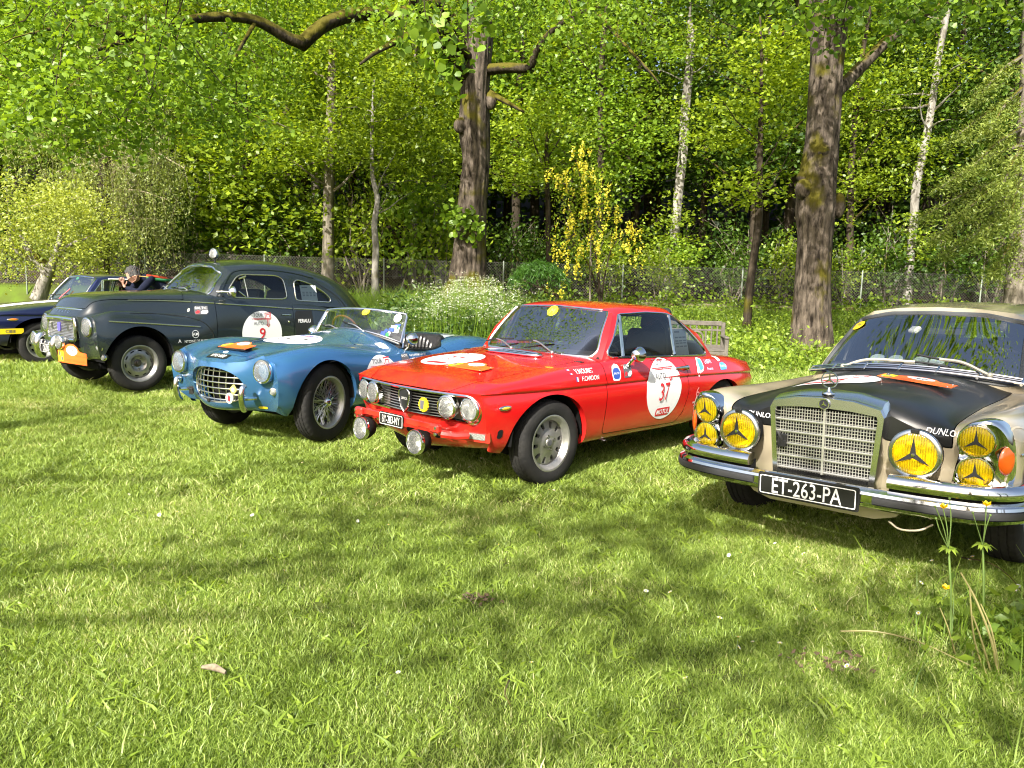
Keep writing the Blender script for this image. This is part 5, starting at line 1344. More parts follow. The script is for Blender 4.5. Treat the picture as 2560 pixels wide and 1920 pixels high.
    mk('rear_view_mirror', join([box((-.93, 0, 1.165), (.025, .19, .055), .01), tube([(-.93, 0, 1.17), (-.90, 0, 1.23)], .006, 6)]), BLACK, car)
    wiper(car, (-.50, .27, .885), (-.56, .08, .945), ((-.60, .17, .965), (-.57, 0, .96), (-.55, -.16, .945)), 0)
    wiper(car, (-.50, -.18, .885), (-.55, -.33, .93), ((-.585, -.24, .955), (-.56, -.42, .945), (-.58, -.56, .915)), 0)
    return full
def lancia():
    car = car_root('red_coupe', 'red two-door coupe with number 37 on a white roundel on its door', -.234, 5.929, 44.3)
    PA = paint('red_paint', (.56, .008, .009), .27, 1.0, 0, 0, .07)
    full = build_coupe(car, PA)
    # front: black grille with bright bars, four lamps, shield
    mk('grille_back', join([box((.60, 0, .583), (.012, 1.28, .19))]), MATTE, car)
    bars = []
    for k in range(9):
        z = .506+k*.0195
        pts = [(.665+.045*(1-(y/.34)**2)+.02*(z-.5), y, z) for y in np.linspace(-.335, .335, 9)]
        bars.append(tube(pts, .0032, 5))
    for k, b in enumerate(bars): mk('grille_bar', b, pmat('bar_silver', (.5, .5, .5), .3, .9), car)
    for s in (1, -1):
        panel = prism([(s*.33, .50), (s*.62, .50), (s*.66, .54), (s*.665, .60), (s*.64, .655), (s*.60, .672), (s*.33, .672)][::s], .612, .622, 'yz')
        mk('lamp_panel', panel, pmat('grille_silver', (.30, .30, .29), .4, .8), car, smooth=False)
        for y, x in ((.592, .668), (.418, .715)):
            lamp(car, 'headlight', (x, s*y, .588), (1, s*.10, 0), .070, depth=.085, ring=.014)
    sh = [(0, -.085), (.035, -.05), (.058, .02), (.058, .06), (.03, .078), (0, .083), (-.03, .078), (-.058, .06), (-.058, .02), (-.035, -.05)]
    o = mk('shield_badge', xf(prism(sh, .70, .722, 'yz'), (.02, 0, .588)), pmat('badge_dark', (.02, .02, .025), .3), car, smooth=False)
    P = [(.744, y, z+.588) for y, z in sh]; mk('shield_rim', tube(P, .006, 6, True), CHROME, o)
    V2, F = text_shape('LANCIA', .028, .0, 0, 1, .7); mk('badge_lettering', (np.stack([np.full(len(V2), .7435), V2[:, 0], V2[:, 1]+.60], 1), F), WHITE_DIM, o, smooth=False)
    a = [(.046*(1+.12*(k % 2))*math.cos(2*math.pi*k/28), .046*(1+.12*(k % 2))*math.sin(2*math.pi*k/28)) for k in range(28)]
    o = mk('club_badge', xf(prism(a, .725, .737, 'yz'), (0, .20, .578)), YELLOW, car, smooth=False)
    mk('badge_centre', xf(prism([(-.03, -.03), (.005, -.03), (.012, .03), (-.03, .03)], .737, .739, 'yz'), (0, .20, .578)), GREY_PRINT, o, smooth=False)
    # lamp bar, plate, driving lamps, side lamps
    rb = paint('red_bracket', (.60, .015, .01), .35)
    bar = join([box((.80, 0, .462), (.022, .84, .042), .005)]+[box((.815, s*.43, .458), (.05, .09, .058), .012) for s in (1, -1)]+[box((.66, s*.43, .43), (.26, .03, .05), .008) for s in (1, -1)]+[tube([(.80, s*.47, .425), (.74, s*.54, .415), (.66, s*.58, .415)], .028, 8) for s in (1, -1)])
    o = mk('lamp_bar', bar, rb, car)
    mk('bolt', join([xf(lathe([(.012, 0), (.012, .008), (0, .01)], 8), (.838, s*.455, z), frame((1, 0, 0))) for s in (1, -1) for z in (.465, .425)]), CHROME, o)
    plate(car, (.825, -.045, .448), .275, .095, 'BY-283-NY', tsize=.078, sx=.56, off=.001)
    for y in (.235, -.40): lamp(car, 'driving_lamp', (.835, y, .335), (1, .02, .02), .078, depth=.075, ring=.010, shell=MATTE)
    for s in (1, -1):
        p = on_front(full, s*.60, .405)
        rot = frame((.96, s*.28, -.05))
        o = mk('side_lamp', xf(prism(rrect(.20, .075, .01), -.01, .008), p, rot), rb, car, smooth=False)
        mk('lens', xf(prism(rrect(.135, .040, .006), .008, .016), p, rot), pmat('pale_lens', (.20, .21, .19), .2, coat=1, bump=(150, .5)), o, smooth=False)
        p = on_side(full, .475, .600, .0, s)
        o = mk('repeater', xf(sphere((0, 0, 0), 1, 14, 8, (.062, .012, .019)), p), CHROME, car)
        mk('lens', xf(sphere((0, 0, 0), 1, 14, 8, (.050, .016, .013)), p), AMBER if s < 0 else pmat('repeater_amber', (.80, .42, .03), .15, coat=1), o)
    slots = []
    for y in (-.33, -.18, -.03, .12, .27): slots.append(lay(full, *shape_fill(rrect(.11, .035, .015), .02), 'F', (y, .36), .003))
    mk('air_slot', join(slots), MATTE, car); mk('tow_slot', lay(full, *shape_fill(rrect(.04, .062, .008), .02), 'L', (.50, .425), .003), MATTE, car)
    # scuttle grille on the bonnet
    gr = []
    for v in (-.055, 0, .055): gr.append(tube([on_top(full, -.335-v-.0*u, u, .012) for u in np.linspace(-.27+abs(v), .27-abs(v), 9)], .006, 6))
    for u in np.linspace(-.2, .2, 5): gr.append(tube([on_top(full, -.335-v, u, .012) for v in (-.055, 0, .055)], .005, 6))
    ov = [on_top(full, -.335-.062*math.sin(t), .30*math.copysign(abs(math.cos(t))**.6, math.cos(t)), .012) for t in np.linspace(0, 2*math.pi, 40)[:-1]]
    gr.append(tube(ov, .009, 6, True))
    o = mk('scuttle_grille', join(gr), CHROME, car)
    mk('grille_back', lay(full, *shape_fill([(.30*math.copysign(abs(math.cos(t))**.6, math.cos(t)), .062*math.sin(t)) for t in np.linspace(0, 2*math.pi, 40)[:-1]], .03), 'T', (-.335, 0), .004), MATTE, o)
    # mirror, handles
    p = on_side(full, -.86, .800, 0)
    o = mk('door_mirror', join([tube(catmull([p, p+Vector((-.01, .03, .045)), p+Vector((-.02, .06, .075))], 4), [.022]+[.014]*8, 8), xf(lathe([(0, -.055), (.035, -.045), (.058, -.01), (.062, .015), (.058, .02)], 24), p+Vector((-.03, .075, .095)), frame((-1, -.15, 0)))]), CHROME, car)
    mk('mirror_glass', xf(lathe([(0, .016), (.058, .016)], 24), p+Vector((-.03, .075, .095)), frame((-1, -.15, 0))), pmat('mirror', (.9, .9, .9), .02, 1.0), o)
    for s in (1, -1):
        p = on_side(full, -1.60, .745, 0, s)
        o = mk('door_handle', join([tube([p+Vector((.085, .012*s, 0)), p+Vector((0, .030*s, .004)), p+Vector((-.08, .022*s, 0))], [.007, .012, .015], 8), sphere(p+Vector((-.085, .018*s, -.004)), .022, 12, 8)]), CHROME, car)
    for (x, y, z) in ((0, .665, .30), (0, -.665, .30), (-2.33, .655, .30), (-2.33, -.655, .30)):
        wheel(car, x, y, z, 'alloy', .308, .193, .165, right=y < 0)
    # print
    grey, red = rally_mark(1.25)
    printed(car, 'roundel', full, 'L', (-1.335, .585), [(shape_fill(ellipse(.255, .250), .03), WHITE, .0028), (shp(grey, 0, .145), GREY_PRINT, .0055), (shp(red, 0, .145), RED_PRINT, .0055),
        (shp(text_shape('37', .20, .004, .12, 1, .8), 0, -.02), RED_PRINT, .011), (shp(shape_fill([(-.105, -.03), (.095, -.03), (.105, .035), (-.095, .035)], .03), 0, -.19), RED_PRINT, .0045), (shp(text_shape('MOTUL', .056, .012, .2, 1, .95), 0, -.188), WHITE, .006)])
    fl = lambda x: [((np.array([(-.012+x, -.016), (x, -.016), (x, .016), (-.012+x, .016)]), [(0, 1, 2, 3)]))]
    for k, nm in enumerate(('V.MOURET', 'F.CARDON')):
        at = (-.33-.05*k, .795-.052*k)
        printed(car, 'driver_name', full, 'L', at, [(text_shape(nm, .045, .006, .1, 1, .9), WHITE, .003), (shp(joins([(np.array([(-.012, -.016), (.0, -.016), (.0, .016), (-.012, .016)]), [(0, 1, 2, 3)])]), -.155, 0), BLUE_PRINT, .003), (shp((np.array([(.0, -.016), (.012, -.016), (.012, .016), (0, .016)]), [(0, 1, 2, 3)]), -.155, 0), WHITE, .003), (shp((np.array([(.012, -.016), (.024, -.016), (.024, .016), (.012, .016)]), [(0, 1, 2, 3)]), -.155, 0), RED_PRINT, .003)])
    printed(car, 'club_sticker', full, 'L', (-.70, .765), [(shape_fill([(-.05, -.065), (.04, -.065), (.055, 0), (.035, .05), (0, .062), (-.045, .045), (-.06, 0)], .03), WHITE, .003), (shape_fill([(-.043, -.052), (.035, -.052), (.046, .0), (.028, .03), (-.036, .03), (-.05, 0)], .03), BLUE_PRINT, .004), (shp(text_shape('BALTIC', .022, .004), 0, -.01), WHITE, .005)])
    printed(car, 'sponsor_sticker', full, 'L', (-.845, .765), [(shape_fill(rrect(.105, .10), .03), GREY_PRINT, .003), (shp(text_shape('BALTIC', .032, .008, 0, 1, .85), 0, .028), WHITE, .0045), (shp(shape_fill(rrect(.055, .04), .03), .022, -.022), WHITE, .0045), (shp(shape_fill(rrect(.035, .036), .03), -.028, -.022), RED_PRINT, .0045)])
    printed(car, 'bank_sticker', full, 'L', (-1.93, .735), [(shape_fill([(-.09, -.02), (-.05, -.02), (-.06, .03), (-.01, .075), (.05, .06), (.06, -.02), (.02, -.05), (-.02, -.05), (-.045, -.10)], .03), WHITE, .003), (shape_fill([(-.02, -.04), (.05, -.02), (.04, .055), (-.03, .065)], .03), LBLUE_PRINT, .0045), (shp(text_shape('LABAN', .05, .006, 0, 1, .8), .16, .03), pmat('pale_violet', (.75, .62, .80), .5), .003), (shp(text_shape('Finance', .035, .01), .16, -.03), pmat('pale_violet', (.75, .62, .80), .5), .003)])
    printed(car, 'karting_sticker', full, 'L', (-2.34, .715), [(shape_fill([(-.07, -.035), (.06, -.035), (.075, 0), (.02, .03), (-.06, .025)], .03), LBLUE_PRINT, .003), (shp(text_shape('Karting', .036, .005), 0, -.004), WHITE, .0045), (shp(shape_fill([(-.03, -.02), (.04, -.02), (.02, .015), (-.05, .05)], .02), -.03, .06), WHITE, .003)])
    printed(car, 'small_sticker', full, 'L', (-1.86, .43), [(text_shape('ARTCURIAL', .026, .01), WHITE, .003), (shp(text_shape('6', .13, .0), 0, .085), pmat('pale_red', (.75, .25, .25), .5), .003), (shp(text_shape('MOTORCARS', .016, .0), 0, -.028), WHITE, .003)])
    printed(car, 'bonnet_roundel', full, 'T', (.10, -.22), [(shape_fill(ellipse(.25, .25), .03), WHITE, .0028), (shp(text_shape('37', .20, .004, .12, 1, .8), 0, 0), RED_PRINT, .0045), (shp(shape_fill(rrect(.20, .05), .03), 0, -.17), RED_PRINT, .0045), (shp(grey, 0, .125), GREY_PRINT, .0045)])
    p = on_top(full, .26, .16, .006); n = (on_top(full, .36, .16)-on_top(full, .16, .16)).normalized()
    side = Vector((0, 1, 0)); up = n.cross(side).normalized()
    rally_plaque(car, p, Matrix((side, -n, side.cross(-n))).transposed(), '37', .40)
    printed(car, 'bonnet_badge', full, 'T', (.44, -.08), [(rrect_fill(.075, .028), WHITE_DIM, .003)])
    rot = frame((.80, 0, .6)); 
    m_sticker(car, Vector((-.82, -.02, 1.195)), frame((.82, 0, .57)), .055)
    p = Vector((-1.88, .588, .955)); rot = Matrix(((-1, 0, 0), (0, -.28, .96), (0, .96, .28))).transposed()
    rot = Matrix((Vector((-1, 0, 0)), Vector((0, -.25, .968)), Vector((0, .968, .25)))).transposed()
    o = mk('scrutineering_sheet', xf(prism(rrect(.20, .25), 0, .001), p+Vector((.09, .035, -.02)), rot), PAPER, car, smooth=False)
    V2, F = joins([(np.array(rrect(.05, .012, 0, (x, y))), [(0, 1, 2, 3)]) for x in (-.06, 0, .06) for y in (.0, .02, -.03, .05)]+[(np.array(rrect(.08, .016, 0, (-.04, .10))), [(0, 1, 2, 3)])])
    mk('print', xf((np.hstack([V2, np.full((len(V2), 1), .002)]), F), p+Vector((.09, .035, -.02)), rot), pmat('faint_print', (.35, .37, .42), .7), o, smooth=False)
    mk('seat_tag', xf(prism(rrect(.07, .15), 0, .004), (-1.42, .50, .80), rot), YELLOW, car, smooth=False)
    return car
def rrect_fill(w, h): return shape_fill(rrect(w, h), .03)
LANCIA = lancia()
# ------------------------------------------------------------------ blue roadster
def roadster():
    car = car_root('blue_roadster', 'metallic blue open roadster with oval grille and low windscreen', -2.144, 6.96, 32.3, .012)
    PA = paint('blue_metallic', (.045, .16, .35), .22, 1.0, .55, .05, .06)
    st = [
     [(.47,.56,.31),(.515,.64,.37),(.545,.68,.48),(.56,.69,.60),(.555,.655,.715),(.545,.51,.775),(.59,.335,.715),(.655,.18,.697),(.685,0,.697)],
     [(.36,.62,.26),(.38,.69,.34),(.39,.725,.46),(.40,.735,.60),(.40,.70,.735),(.40,.56,.802),(.41,.38,.757),(.42,.20,.782),(.42,0,.790)],
     [(.05,.60,.24),(.05,.69,.30),(.05,.745,.45),(.05,.76,.60),(.05,.715,.765),(.05,.57,.838),(.05,.40,.800),(.05,.22,.823),(.05,0,.832)],
     [(-.35,.60,.24),(-.35,.68,.30),(-.35,.73,.45),(-.35,.74,.60),(-.35,.69,.745),(-.35,.56,.805),(-.35,.42,.805),(-.35,.22,.845),(-.35,0,.856)],
     [(-.75,.60,.24),(-.75,.675,.30),(-.75,.71,.44),(-.75,.715,.58),(-.75,.68,.700),(-.75,.58,.755),(-.75,.46,.805),(-.75,.25,.865),(-.75,0,.888)],
     [(-1.02,.60,.24),(-1.02,.675,.30),(-1.02,.705,.44),(-1.02,.71,.58),(-1.02,.685,.680),(-1.02,.62,.735),(-1.02,.50,.790),(-1.02,.27,.868),(-1.02,0,.900)],
     [(-1.45,.60,.24),(-1.45,.68,.30),(-1.45,.71,.44),(-1.45,.715,.58),(-1.45,.69,.670),(-1.45,.64,.705),(-1.45,.52,.73),(-1.45,.27,.75),(-1.45,0,.75)],
     [(-1.85,.60,.24),(-1.85,.69,.30),(-1.85,.735,.44),(-1.85,.75,.58),(-1.85,.72,.715),(-1.85,.60,.795),(-1.85,.45,.80),(-1.85,.25,.80),(-1.85,0,.80)],
     [(-2.29,.60,.25),(-2.29,.70,.32),(-2.29,.75,.46),(-2.29,.765,.60),(-2.29,.72,.74),(-2.29,.58,.805),(-2.29,.42,.79),(-2.29,.22,.81),(-2.29,0,.815)],
     [(-2.75,.58,.30),(-2.75,.66,.36),(-2.75,.70,.47),(-2.75,.71,.58),(-2.75,.665,.68),(-2.75,.54,.725),(-2.75,.40,.735),(-2.75,.20,.745),(-2.75,0,.75)],
     [(-3.08,.50,.38),(-3.10,.56,.42),(-3.11,.59,.48),(-3.11,.59,.55),(-3.10,.55,.60),(-3.10,.45,.625),(-3.11,.33,.637),(-3.12,.17,.642),(-3.12,0,.645)]]
    S = cage(st, [(.585,.285),(.655,.325),(.685,.45),(.70,.58),(.685,.697)], [(-3.12,.36),(-3.17,.42),(-3.19,.50),(-3.18,.57),(-3.12,.645)], 5, [('row',0,1.)], 3)
    full = S.bvh()
    S, l1 = arch(S, .055, .36, .350, .362); S, l2 = arch(S, -2.29, .34, .350, .34)
    mouth = [(.335*math.copysign(abs(math.cos(t))**.82, math.cos(t)), .498+(.158*abs(math.sin(t)) if math.sin(t) > 0 else -.142*abs(math.sin(t))**.62)) for t in np.linspace(0, 2*math.pi, 49)[:-1]]
    fm = lambda V: np.maximum(sd_poly(V[:, 1:3], mouth), .45-V[:, 0])
    _, S, _, lo = S.cut(fm)
    mflange = flange(lo, lambda P: np.stack([np.full(len(P), -.10), P[:, 1]*-.04, (P[:, 2]-.5)*-.04], 1))
    # cockpit, with its leather roll
    cp = [(-1.03,-.50),(-.985,-.2),(-.975,0),(-.985,.2),(-1.03,.50),(-1.10,.615),(-1.60,.635),(-1.74,.52),(-1.82,.30),(-1.84,0),(-1.82,-.30),(-1.74,-.52),(-1.60,-.635),(-1.10,-.615)]
    fc = lambda V: np.maximum(sd_poly(V[:, :2], cp), .55-V[:, 2])
    _, S, _, lc = S.cut(fc)
    mk('cockpit_trim', trim(lc, .016, 8), LEATHER, car)
    hood = [(.53,-.24),(.56,0),(.53,.24),(.30,.385),(-.55,.47),(-.60,.3),(-.62,0),(-.60,-.3),(-.55,-.47),(.30,-.385)]
    fh = lambda V: np.maximum(sd_poly(V[:, :2], hood), .66-V[:, 2])
    bon, S, _, _ = S.cut(lambda V: fh(V)+.002); _, S, _, _ = S.cut(lambda V: fh(V)-.002)
    fd = lambda V: np.maximum(sd_poly(V[:, [0, 2]], [(-1.06,.30),(-1.05,.76),(-1.62,.74),(-1.68,.30)], .04), .55-np.abs(V[:, 1]))
    drs, S, _, _ = S.cut(lambda V: fd(V)+.0025); _, S, _, _ = S.cut(lambda V: fd(V)-.0025)
    mk('body', join([S.vf(), l1, l2, mflange]), PA, car, sharp=50); mk('bonnet', bon.vf(), PA, car, sharp=50)
    for s in (1, -1): mk('door', drs.keep(lambda c: c[:, 1]*s > 0).vf(), PA, car, sharp=50)
    # egg-crate grille
    GR_ = pmat('grille_bright', (.62, .60, .50), .22, .95)
    inside = lambda y, z: sd_poly(np.array([(y, z)]), mouth)[0] < -.006
    xg = lambda y, z: .655-.10*(y/.335)**2-.02*((z-.5)/.15)**2
    def run(pts): return [p for p in pts if inside(p[1], p[2])]
    for z in (.385, .432, .479, .526, .573, .620):
        q = run([(xg(y, z), y, z) for y in np.linspace(-.34, .34, 41)])
        if len(q) > 2: mk('grille_bar', tube(q, .0062, 6), GR_, car)
    for y in np.linspace(-.288, .288, 9):
        q = run([(xg(y, z)-.008, y, z) for z in np.linspace(.35, .66, 21)])
        if len(q) > 2: mk('grille_bar', tube(q, .0042, 6), GR_, car)
    mk('grille_ring', tube([(xg(y, z)+.004, y*.985, .5+(z-.5)*.985) for y, z in mouth], .010, 8, True), GR_, car)
    mk('grille_back', prism([(y*1.04, .5+(z-.5)*1.04) for y, z in mouth], .42, .43, 'yz'), MATTE, car, smooth=False)
    # lamps
    for s in (1, -1):
        p = Vector((.545, s*.540, .650))
        mk('headlamp_pod', xf(lathe([(.094, .0), (.100, -.03), (.104, -.09), (.10, -.16), (.07, -.22), (0, -.25)], 32), p+Vector((.035, 0, 0)), frame((1, s*.05, .03))), PA, car)
        lamp(car, 'headlight', p+Vector((.045, 0, 0)), (1, s*.05, .03), .085, depth=.08, ring=.013, dome=.028)
        p = on_front(full, s*.615, .492, .008)
        lamp(car, 'side_lamp', p, (1, s*.35, 0), .026, depth=.03, ring=.008, lens=pmat('pale_lens', (.52, .53, .48), .2, coat=1, bump=(150, .5)))
        ov = catmull([(.655, s*.425, .535), (.690, s*.425, .510), (.700, s*.425, .43), (.682, s*.42, .355), (.655, s*.415, .325)], 5)
        V, F = tube(ov, [.014]+[.022]*3+[.025]*(len(ov)-7)+[.021]*2+[.013], 10)
        mk('overrider', join([(V, F), tube([(.69, s*.425, .43), (.56, s*.425, .42)], .016, 8)]), CHROME, car)
    o = mk('round_badge', xf(prism(ellipse(.044, .044, 24), .665, .675, 'yz'), (0, .24, .415)), pmat('badge_ivory', (.62, .60, .50), .35), car, smooth=False)
    mk('print', xf(prism([(-.02, -.018), (.012, -.03), (.02, .012), (-.01, .026)], .675, .677, 'yz'), (0, .24, .415)), RED_PRINT, o, smooth=False)
    o = mk('square_badge', xf(prism(rrect(.065, .065, .008), .668, .678, 'yz'), (0, .295, .490), (R(40), 0, 0)), pmat('badge_olive', (.40, .36, .12), .35), car, smooth=False)
    mk('print', xf(prism(ellipse(.018, .018, 16), .678, .680, 'yz'), (0, .295, .490)), pmat('badge_ivory', (.62, .60, .50), .35), o, smooth=False)
    mk('grille_fixing', join([box((.665, -.265, .43), (.02, .05, .07), .006), tube([(.67, -.31, .45), (.67, -.24, .44)], .009, 6)]), BLACK, car); mk('grille_fixing', box((.668, -.03, .372), (.02, .03, .03), .004), BLACK, car)
    # bonnet print: plate painted on the nose, plaque, roundel
    printed(car, 'number_plate', full, 'T', (.585, .0), [(shape_fill(rrect(.25, .075), .025), PLATE_BLACK, .003), (text_shape('VPG 600', .062, .003, .1, 1, .8), WHITE_DIM, .0055)])
    a, b, c = on_top(full, .49, .0), on_top(full, .30, .0), on_top(full, .40, .03, .012)
    fw = (a-b).normalized(); si = Vector((0, 1, 0)); up = fw.cross(si).normalized()
    rally_plaque(car, c+Vector((0, 0, .012)), Matrix((si, -fw, up)).transposed(), '52', .36)
    mk('plaque_rim', xf(prism(rrect(.36, .012), -.012, -.004), c+fw*.083+Vector((0, 0, .012)), Matrix((si, -fw, up)).transposed()), BLACK, car, smooth=False)
    mk('bonnet_badge', xf(lathe([(0, .006), (.020, .004), (.024, 0)], 16), on_top(full, .512, 0, .001), frame(up)), WHITE_DIM, car)
    printed(car, 'bonnet_roundel', full, 'T', (-.17, .06), [(shape_fill(ellipse(.245, .27), .03), WHITE, .003), (shp(text_shape('52', .22, .0, .25, 1, 1.3), 0, -.01), GREY_PRINT, .005), (shp(shape_fill([(-.15, .215), (.15, .215), (.10, .245), (-.10, .245)], .03), 0, -.03), BLUE_PRINT, .005), (shp(text_shape('PARIS', .05, .004), 0, .165), RED_PRINT, .005), (shp(text_shape('HISTORIC', .03, 0), 0, -.19), pmat('faint_print', (.35, .37, .42), .7), .005)])
    grey, red = rally_mark(1.2)
    printed(car, 'door_roundel', full, 'L', (-.62, .47), [(shape_fill(ellipse(.25, .245), .03), WHITE, .003), (shp(grey, 0, .12), GREY_PRINT, .005), (shp(red, 0, .12), RED_PRINT, .005), (text_shape('52', .2, .004, .1, 1, .8), RED_PRINT, .005)])
    for k, nm in enumerate(('KATHARINE HARVEY', 'HENRY HARVEY')):
        printed(car, 'driver_name', full, 'L', (-1.19, .680-.030*k), [(text_shape(nm, .027, .002), WHITE, .004)])
    printed(car, 'sponsor_sticker', full, 'L', (-.985, .665), [(shape_fill(rrect(.11, .07), .03), GREY_PRINT, .003), (shp(text_shape('BALTIC', .026, .006), 0, .018), WHITE, .005), (shp(rrect_fill(.055, .025), .022, -.018), WHITE, .005), (shp(rrect_fill(.035, .025), -.03, -.018), RED_PRINT, .005)])
    printed(car, 'white_sticker', full, 'T', (-.83, .53), [(shape_fill([(-.05, -.05), (.05, -.06), (.06, .05), (-.04, .06)], .03), WHITE, .003)])
    printed(car, 'second_roundel', full, 'L', (-1.46, .60), [(shape_fill(ellipse(.10, .07), .03), WHITE, .004)])
    mk('tow_mark', lay(full, *shape_fill(rrect(.09, .022), .02), 'F', (.43, .335), .003), YELLOW, car)
    # windscreen: flat glass in a bright frame
    lo_ = lambda y: np.array((-.955-.075*(y/.6)**2, y, .905-.105*abs(y/.6)**1.8)); hi = lambda y: np.array((-1.135-.045*(y/.55)**2, y*.92, 1.100-.035*(y/.6)**2))
    ys = np.linspace(-.6, .6, 17)
    V = np.vstack([lo_(y)*(1-t)+hi(y)*t for y in ys for t in (0, .5, 1)]); n = 3
    F = [(i*n+j, (i+1)*n+j, (i+1)*n+j+1, i*n+j+1) for i in range(16) for j in range(2)]
    o = mk('windscreen', (V, F), glassmat('roadster_glass', (.86, .90, .87), boost=3.2), car)
    loop = [lo_(y) for y in ys]+[lo_(.6)*(1-t)+hi(.6)*t for t in (.3, .6, .9)]+[hi(.585)]+[hi(y) for y in ys[::-1][1:-1]]+[hi(-.585)]+[lo_(-.6)*(1-t)+hi(-.6)*t for t in (.9, .6, .3)]
    mk('windscreen_frame', join([tube(loop, .013, 8, True)]+[tube([lo_(s*.6)*.5+hi(s*.6)*.5, lo_(s*.6)+np.array((-.01, s*.01, -.05))], .015, 6) for s in (1, -1)]), CHROME, car)
    mk('scuttle_trim', tube([lo_(y)+np.array((.018, 0, -.012)) for y in ys], .016, 8), LEATHER, car)
    for s in (1, -1):
        b = lo_(s*.60)+np.array((-.09, s*.075, -.01))
        m_ = mk('mirror', join([xf(lathe([(0, -.075), (.030, -.065), (.055, -.03), (.062, 0), (.060, .012)], 24), b+np.array((0, 0, .05)), frame((-1, s*.1, 0))), tube([b+np.array((.03, -s*.01, .03)), b+np.array((.04, -s*.02, -.03)), b+np.array((.05, -s*.05, -.06))], .012, 8)]), CHROME, car)
        mk('mirror_glass', xf(lathe([(0, .012), (.058, .012)], 20), b+np.array((0, 0, .05)), frame((-1, s*.1, 0))), pmat('mirror', (.9, .9, .9), .02, 1.0), m_)
    for y0 in (-.16, .20):
        b = lo_(y0); t = lo_(y0-.26)*.72+hi(y0-.26)*.28
        wiper(car, tuple(b+np.array((.02, 0, 0))), tuple((b+t)/2+np.array((.03, 0, .02))), (tuple(lo_(y0-.10)*.80+hi(y0-.10)*.20+np.array((.015, 0, 0))), tuple(t+np.array((.015, 0, 0))), tuple(lo_(y0-.36)*.62+hi(y0-.36)*.38+np.array((.015, 0, 0)))), 0)
    for k, (y, w, m) in enumerate(((.50, .085, WHITE), (.08, .05, YELLOW))):
        t = .80 if k == 0 else .86
        p = lo_(y)*(1-t)+hi(y)*t; d = Vector((hi(y)-lo_(y))).normalized(); sd = Vector((0, 1, 0)); rot = Matrix((sd, d, sd.cross(d))).transposed()
        if k: m_sticker(car, Vector(p)+sd.cross(d)*.004, rot, .048)
        else:
            q = mk('round_sticker', xf(prism(ellipse(.048, .048, 24), 0, .001), Vector(p)+sd.cross(d)*.004, rot), WHITE, car, smooth=False)
            mk('print', xf(prism(rrect(.045, .035), .001, .0015), Vector(p)+sd.cross(d)*.004, rot), pmat('pale_red', (.75, .25, .25), .5), q, smooth=False)
    rs = random.Random(4)
    for k in range(12):
        y = .36+rs.random()*.17; t = .06+rs.random()*.50*(y-.30)/.2
        p = lo_(y)*(1-t)+hi(y)*t; d = Vector((hi(y)-lo_(y))).normalized(); sd = Vector((0, 1, 0)); rot = Matrix((sd, d, sd.cross(d))).transposed()
        q = mk('paddock_pass', xf(prism(rrect(.05+.03*rs.random(), .035+.03*rs.random()) if k % 3 else ellipse(.022, .028, 14), -.001, 0), Vector(p)-sd.cross(d)*.004-Vector((0, 0, 0)), rot), [BLUE_PRINT, pmat('green_print', (.03, .25, .08), .5), BLUE_PRINT, WHITE][k % 4], car, smooth=False)
    # cabin
    mk('cockpit_tub', join([box((-1.42, 0, .30), (1.0, 1.20, .04), .01), box((-1.02, 0, .55), (.04, 1.2, .45), .01), box((-1.90, 0, .55), (.04, 1.2, .45), .01)]+[box((-1.42, s*.60, .50), (.9, .04, .36), .01) for s in (1, -1)]), INTER, car)
    mk('dashboard', join([box((-1.08, 0, .78), (.05, 1.12, .15), .02)]), pmat('dash_leather', (.03, .03, .03), .5), car)
    steering(car, (-1.24, -.32, .84), .19, R(22), pmat('wood_rim', (.16, .06, .02), .35))
    for s in (1, -1):
        o = seat(car, -1.45, s*.30, .42, .46, .34, False, 'seat', LEATHER)
        pl = []
        for k in range(9):
            y = s*.30+(k-4)*.047
            pl.append(tube(catmull([(-1.655, y, .50), (-1.685, y, .66), (-1.715, y, .80-.02*abs(k-4)**1.6*.5), (-1.76, y, .815-.02*abs(k-4)**1.6*.5)], 4), .024, 8))
        mk('pleats', join(pl), LEATHER, o)
    mk('floor_pan', join([box((-1.2, 0, .28), (3.0, .95, .08), .02), box((.2, 0, .34), (.4, .7, .08), .02)]), UNDER, car)
    wells(car, (.055, -2.29), .36, .34, .40, .70)
    mk('sill_underplate', box((-1.2, .0, .245), (1.5, 1.10, .03)), UNDER, car)  # flat black plate under the floor, between the sills
    tall = pmat('tyre_rubber', (.022, .022, .022))
    for (x, y, z) in ((0, .615, .345), (0, -.615, .345), (-2.29, .62, .345), (-2.29, -.62, .345)):
        wheel(car, x, y, z, 'wire', .342, .218, .155, steer=R(9) if x == 0 else 0, right=y < 0)
    mk('tail_sheet', lay(full, *rrect_fill(.20, .30), 'T', (-1.95, .40), .004), pmat('clear_sheet', (.45, .50, .55), .2), car)
    return car
ROADSTER = roadster()
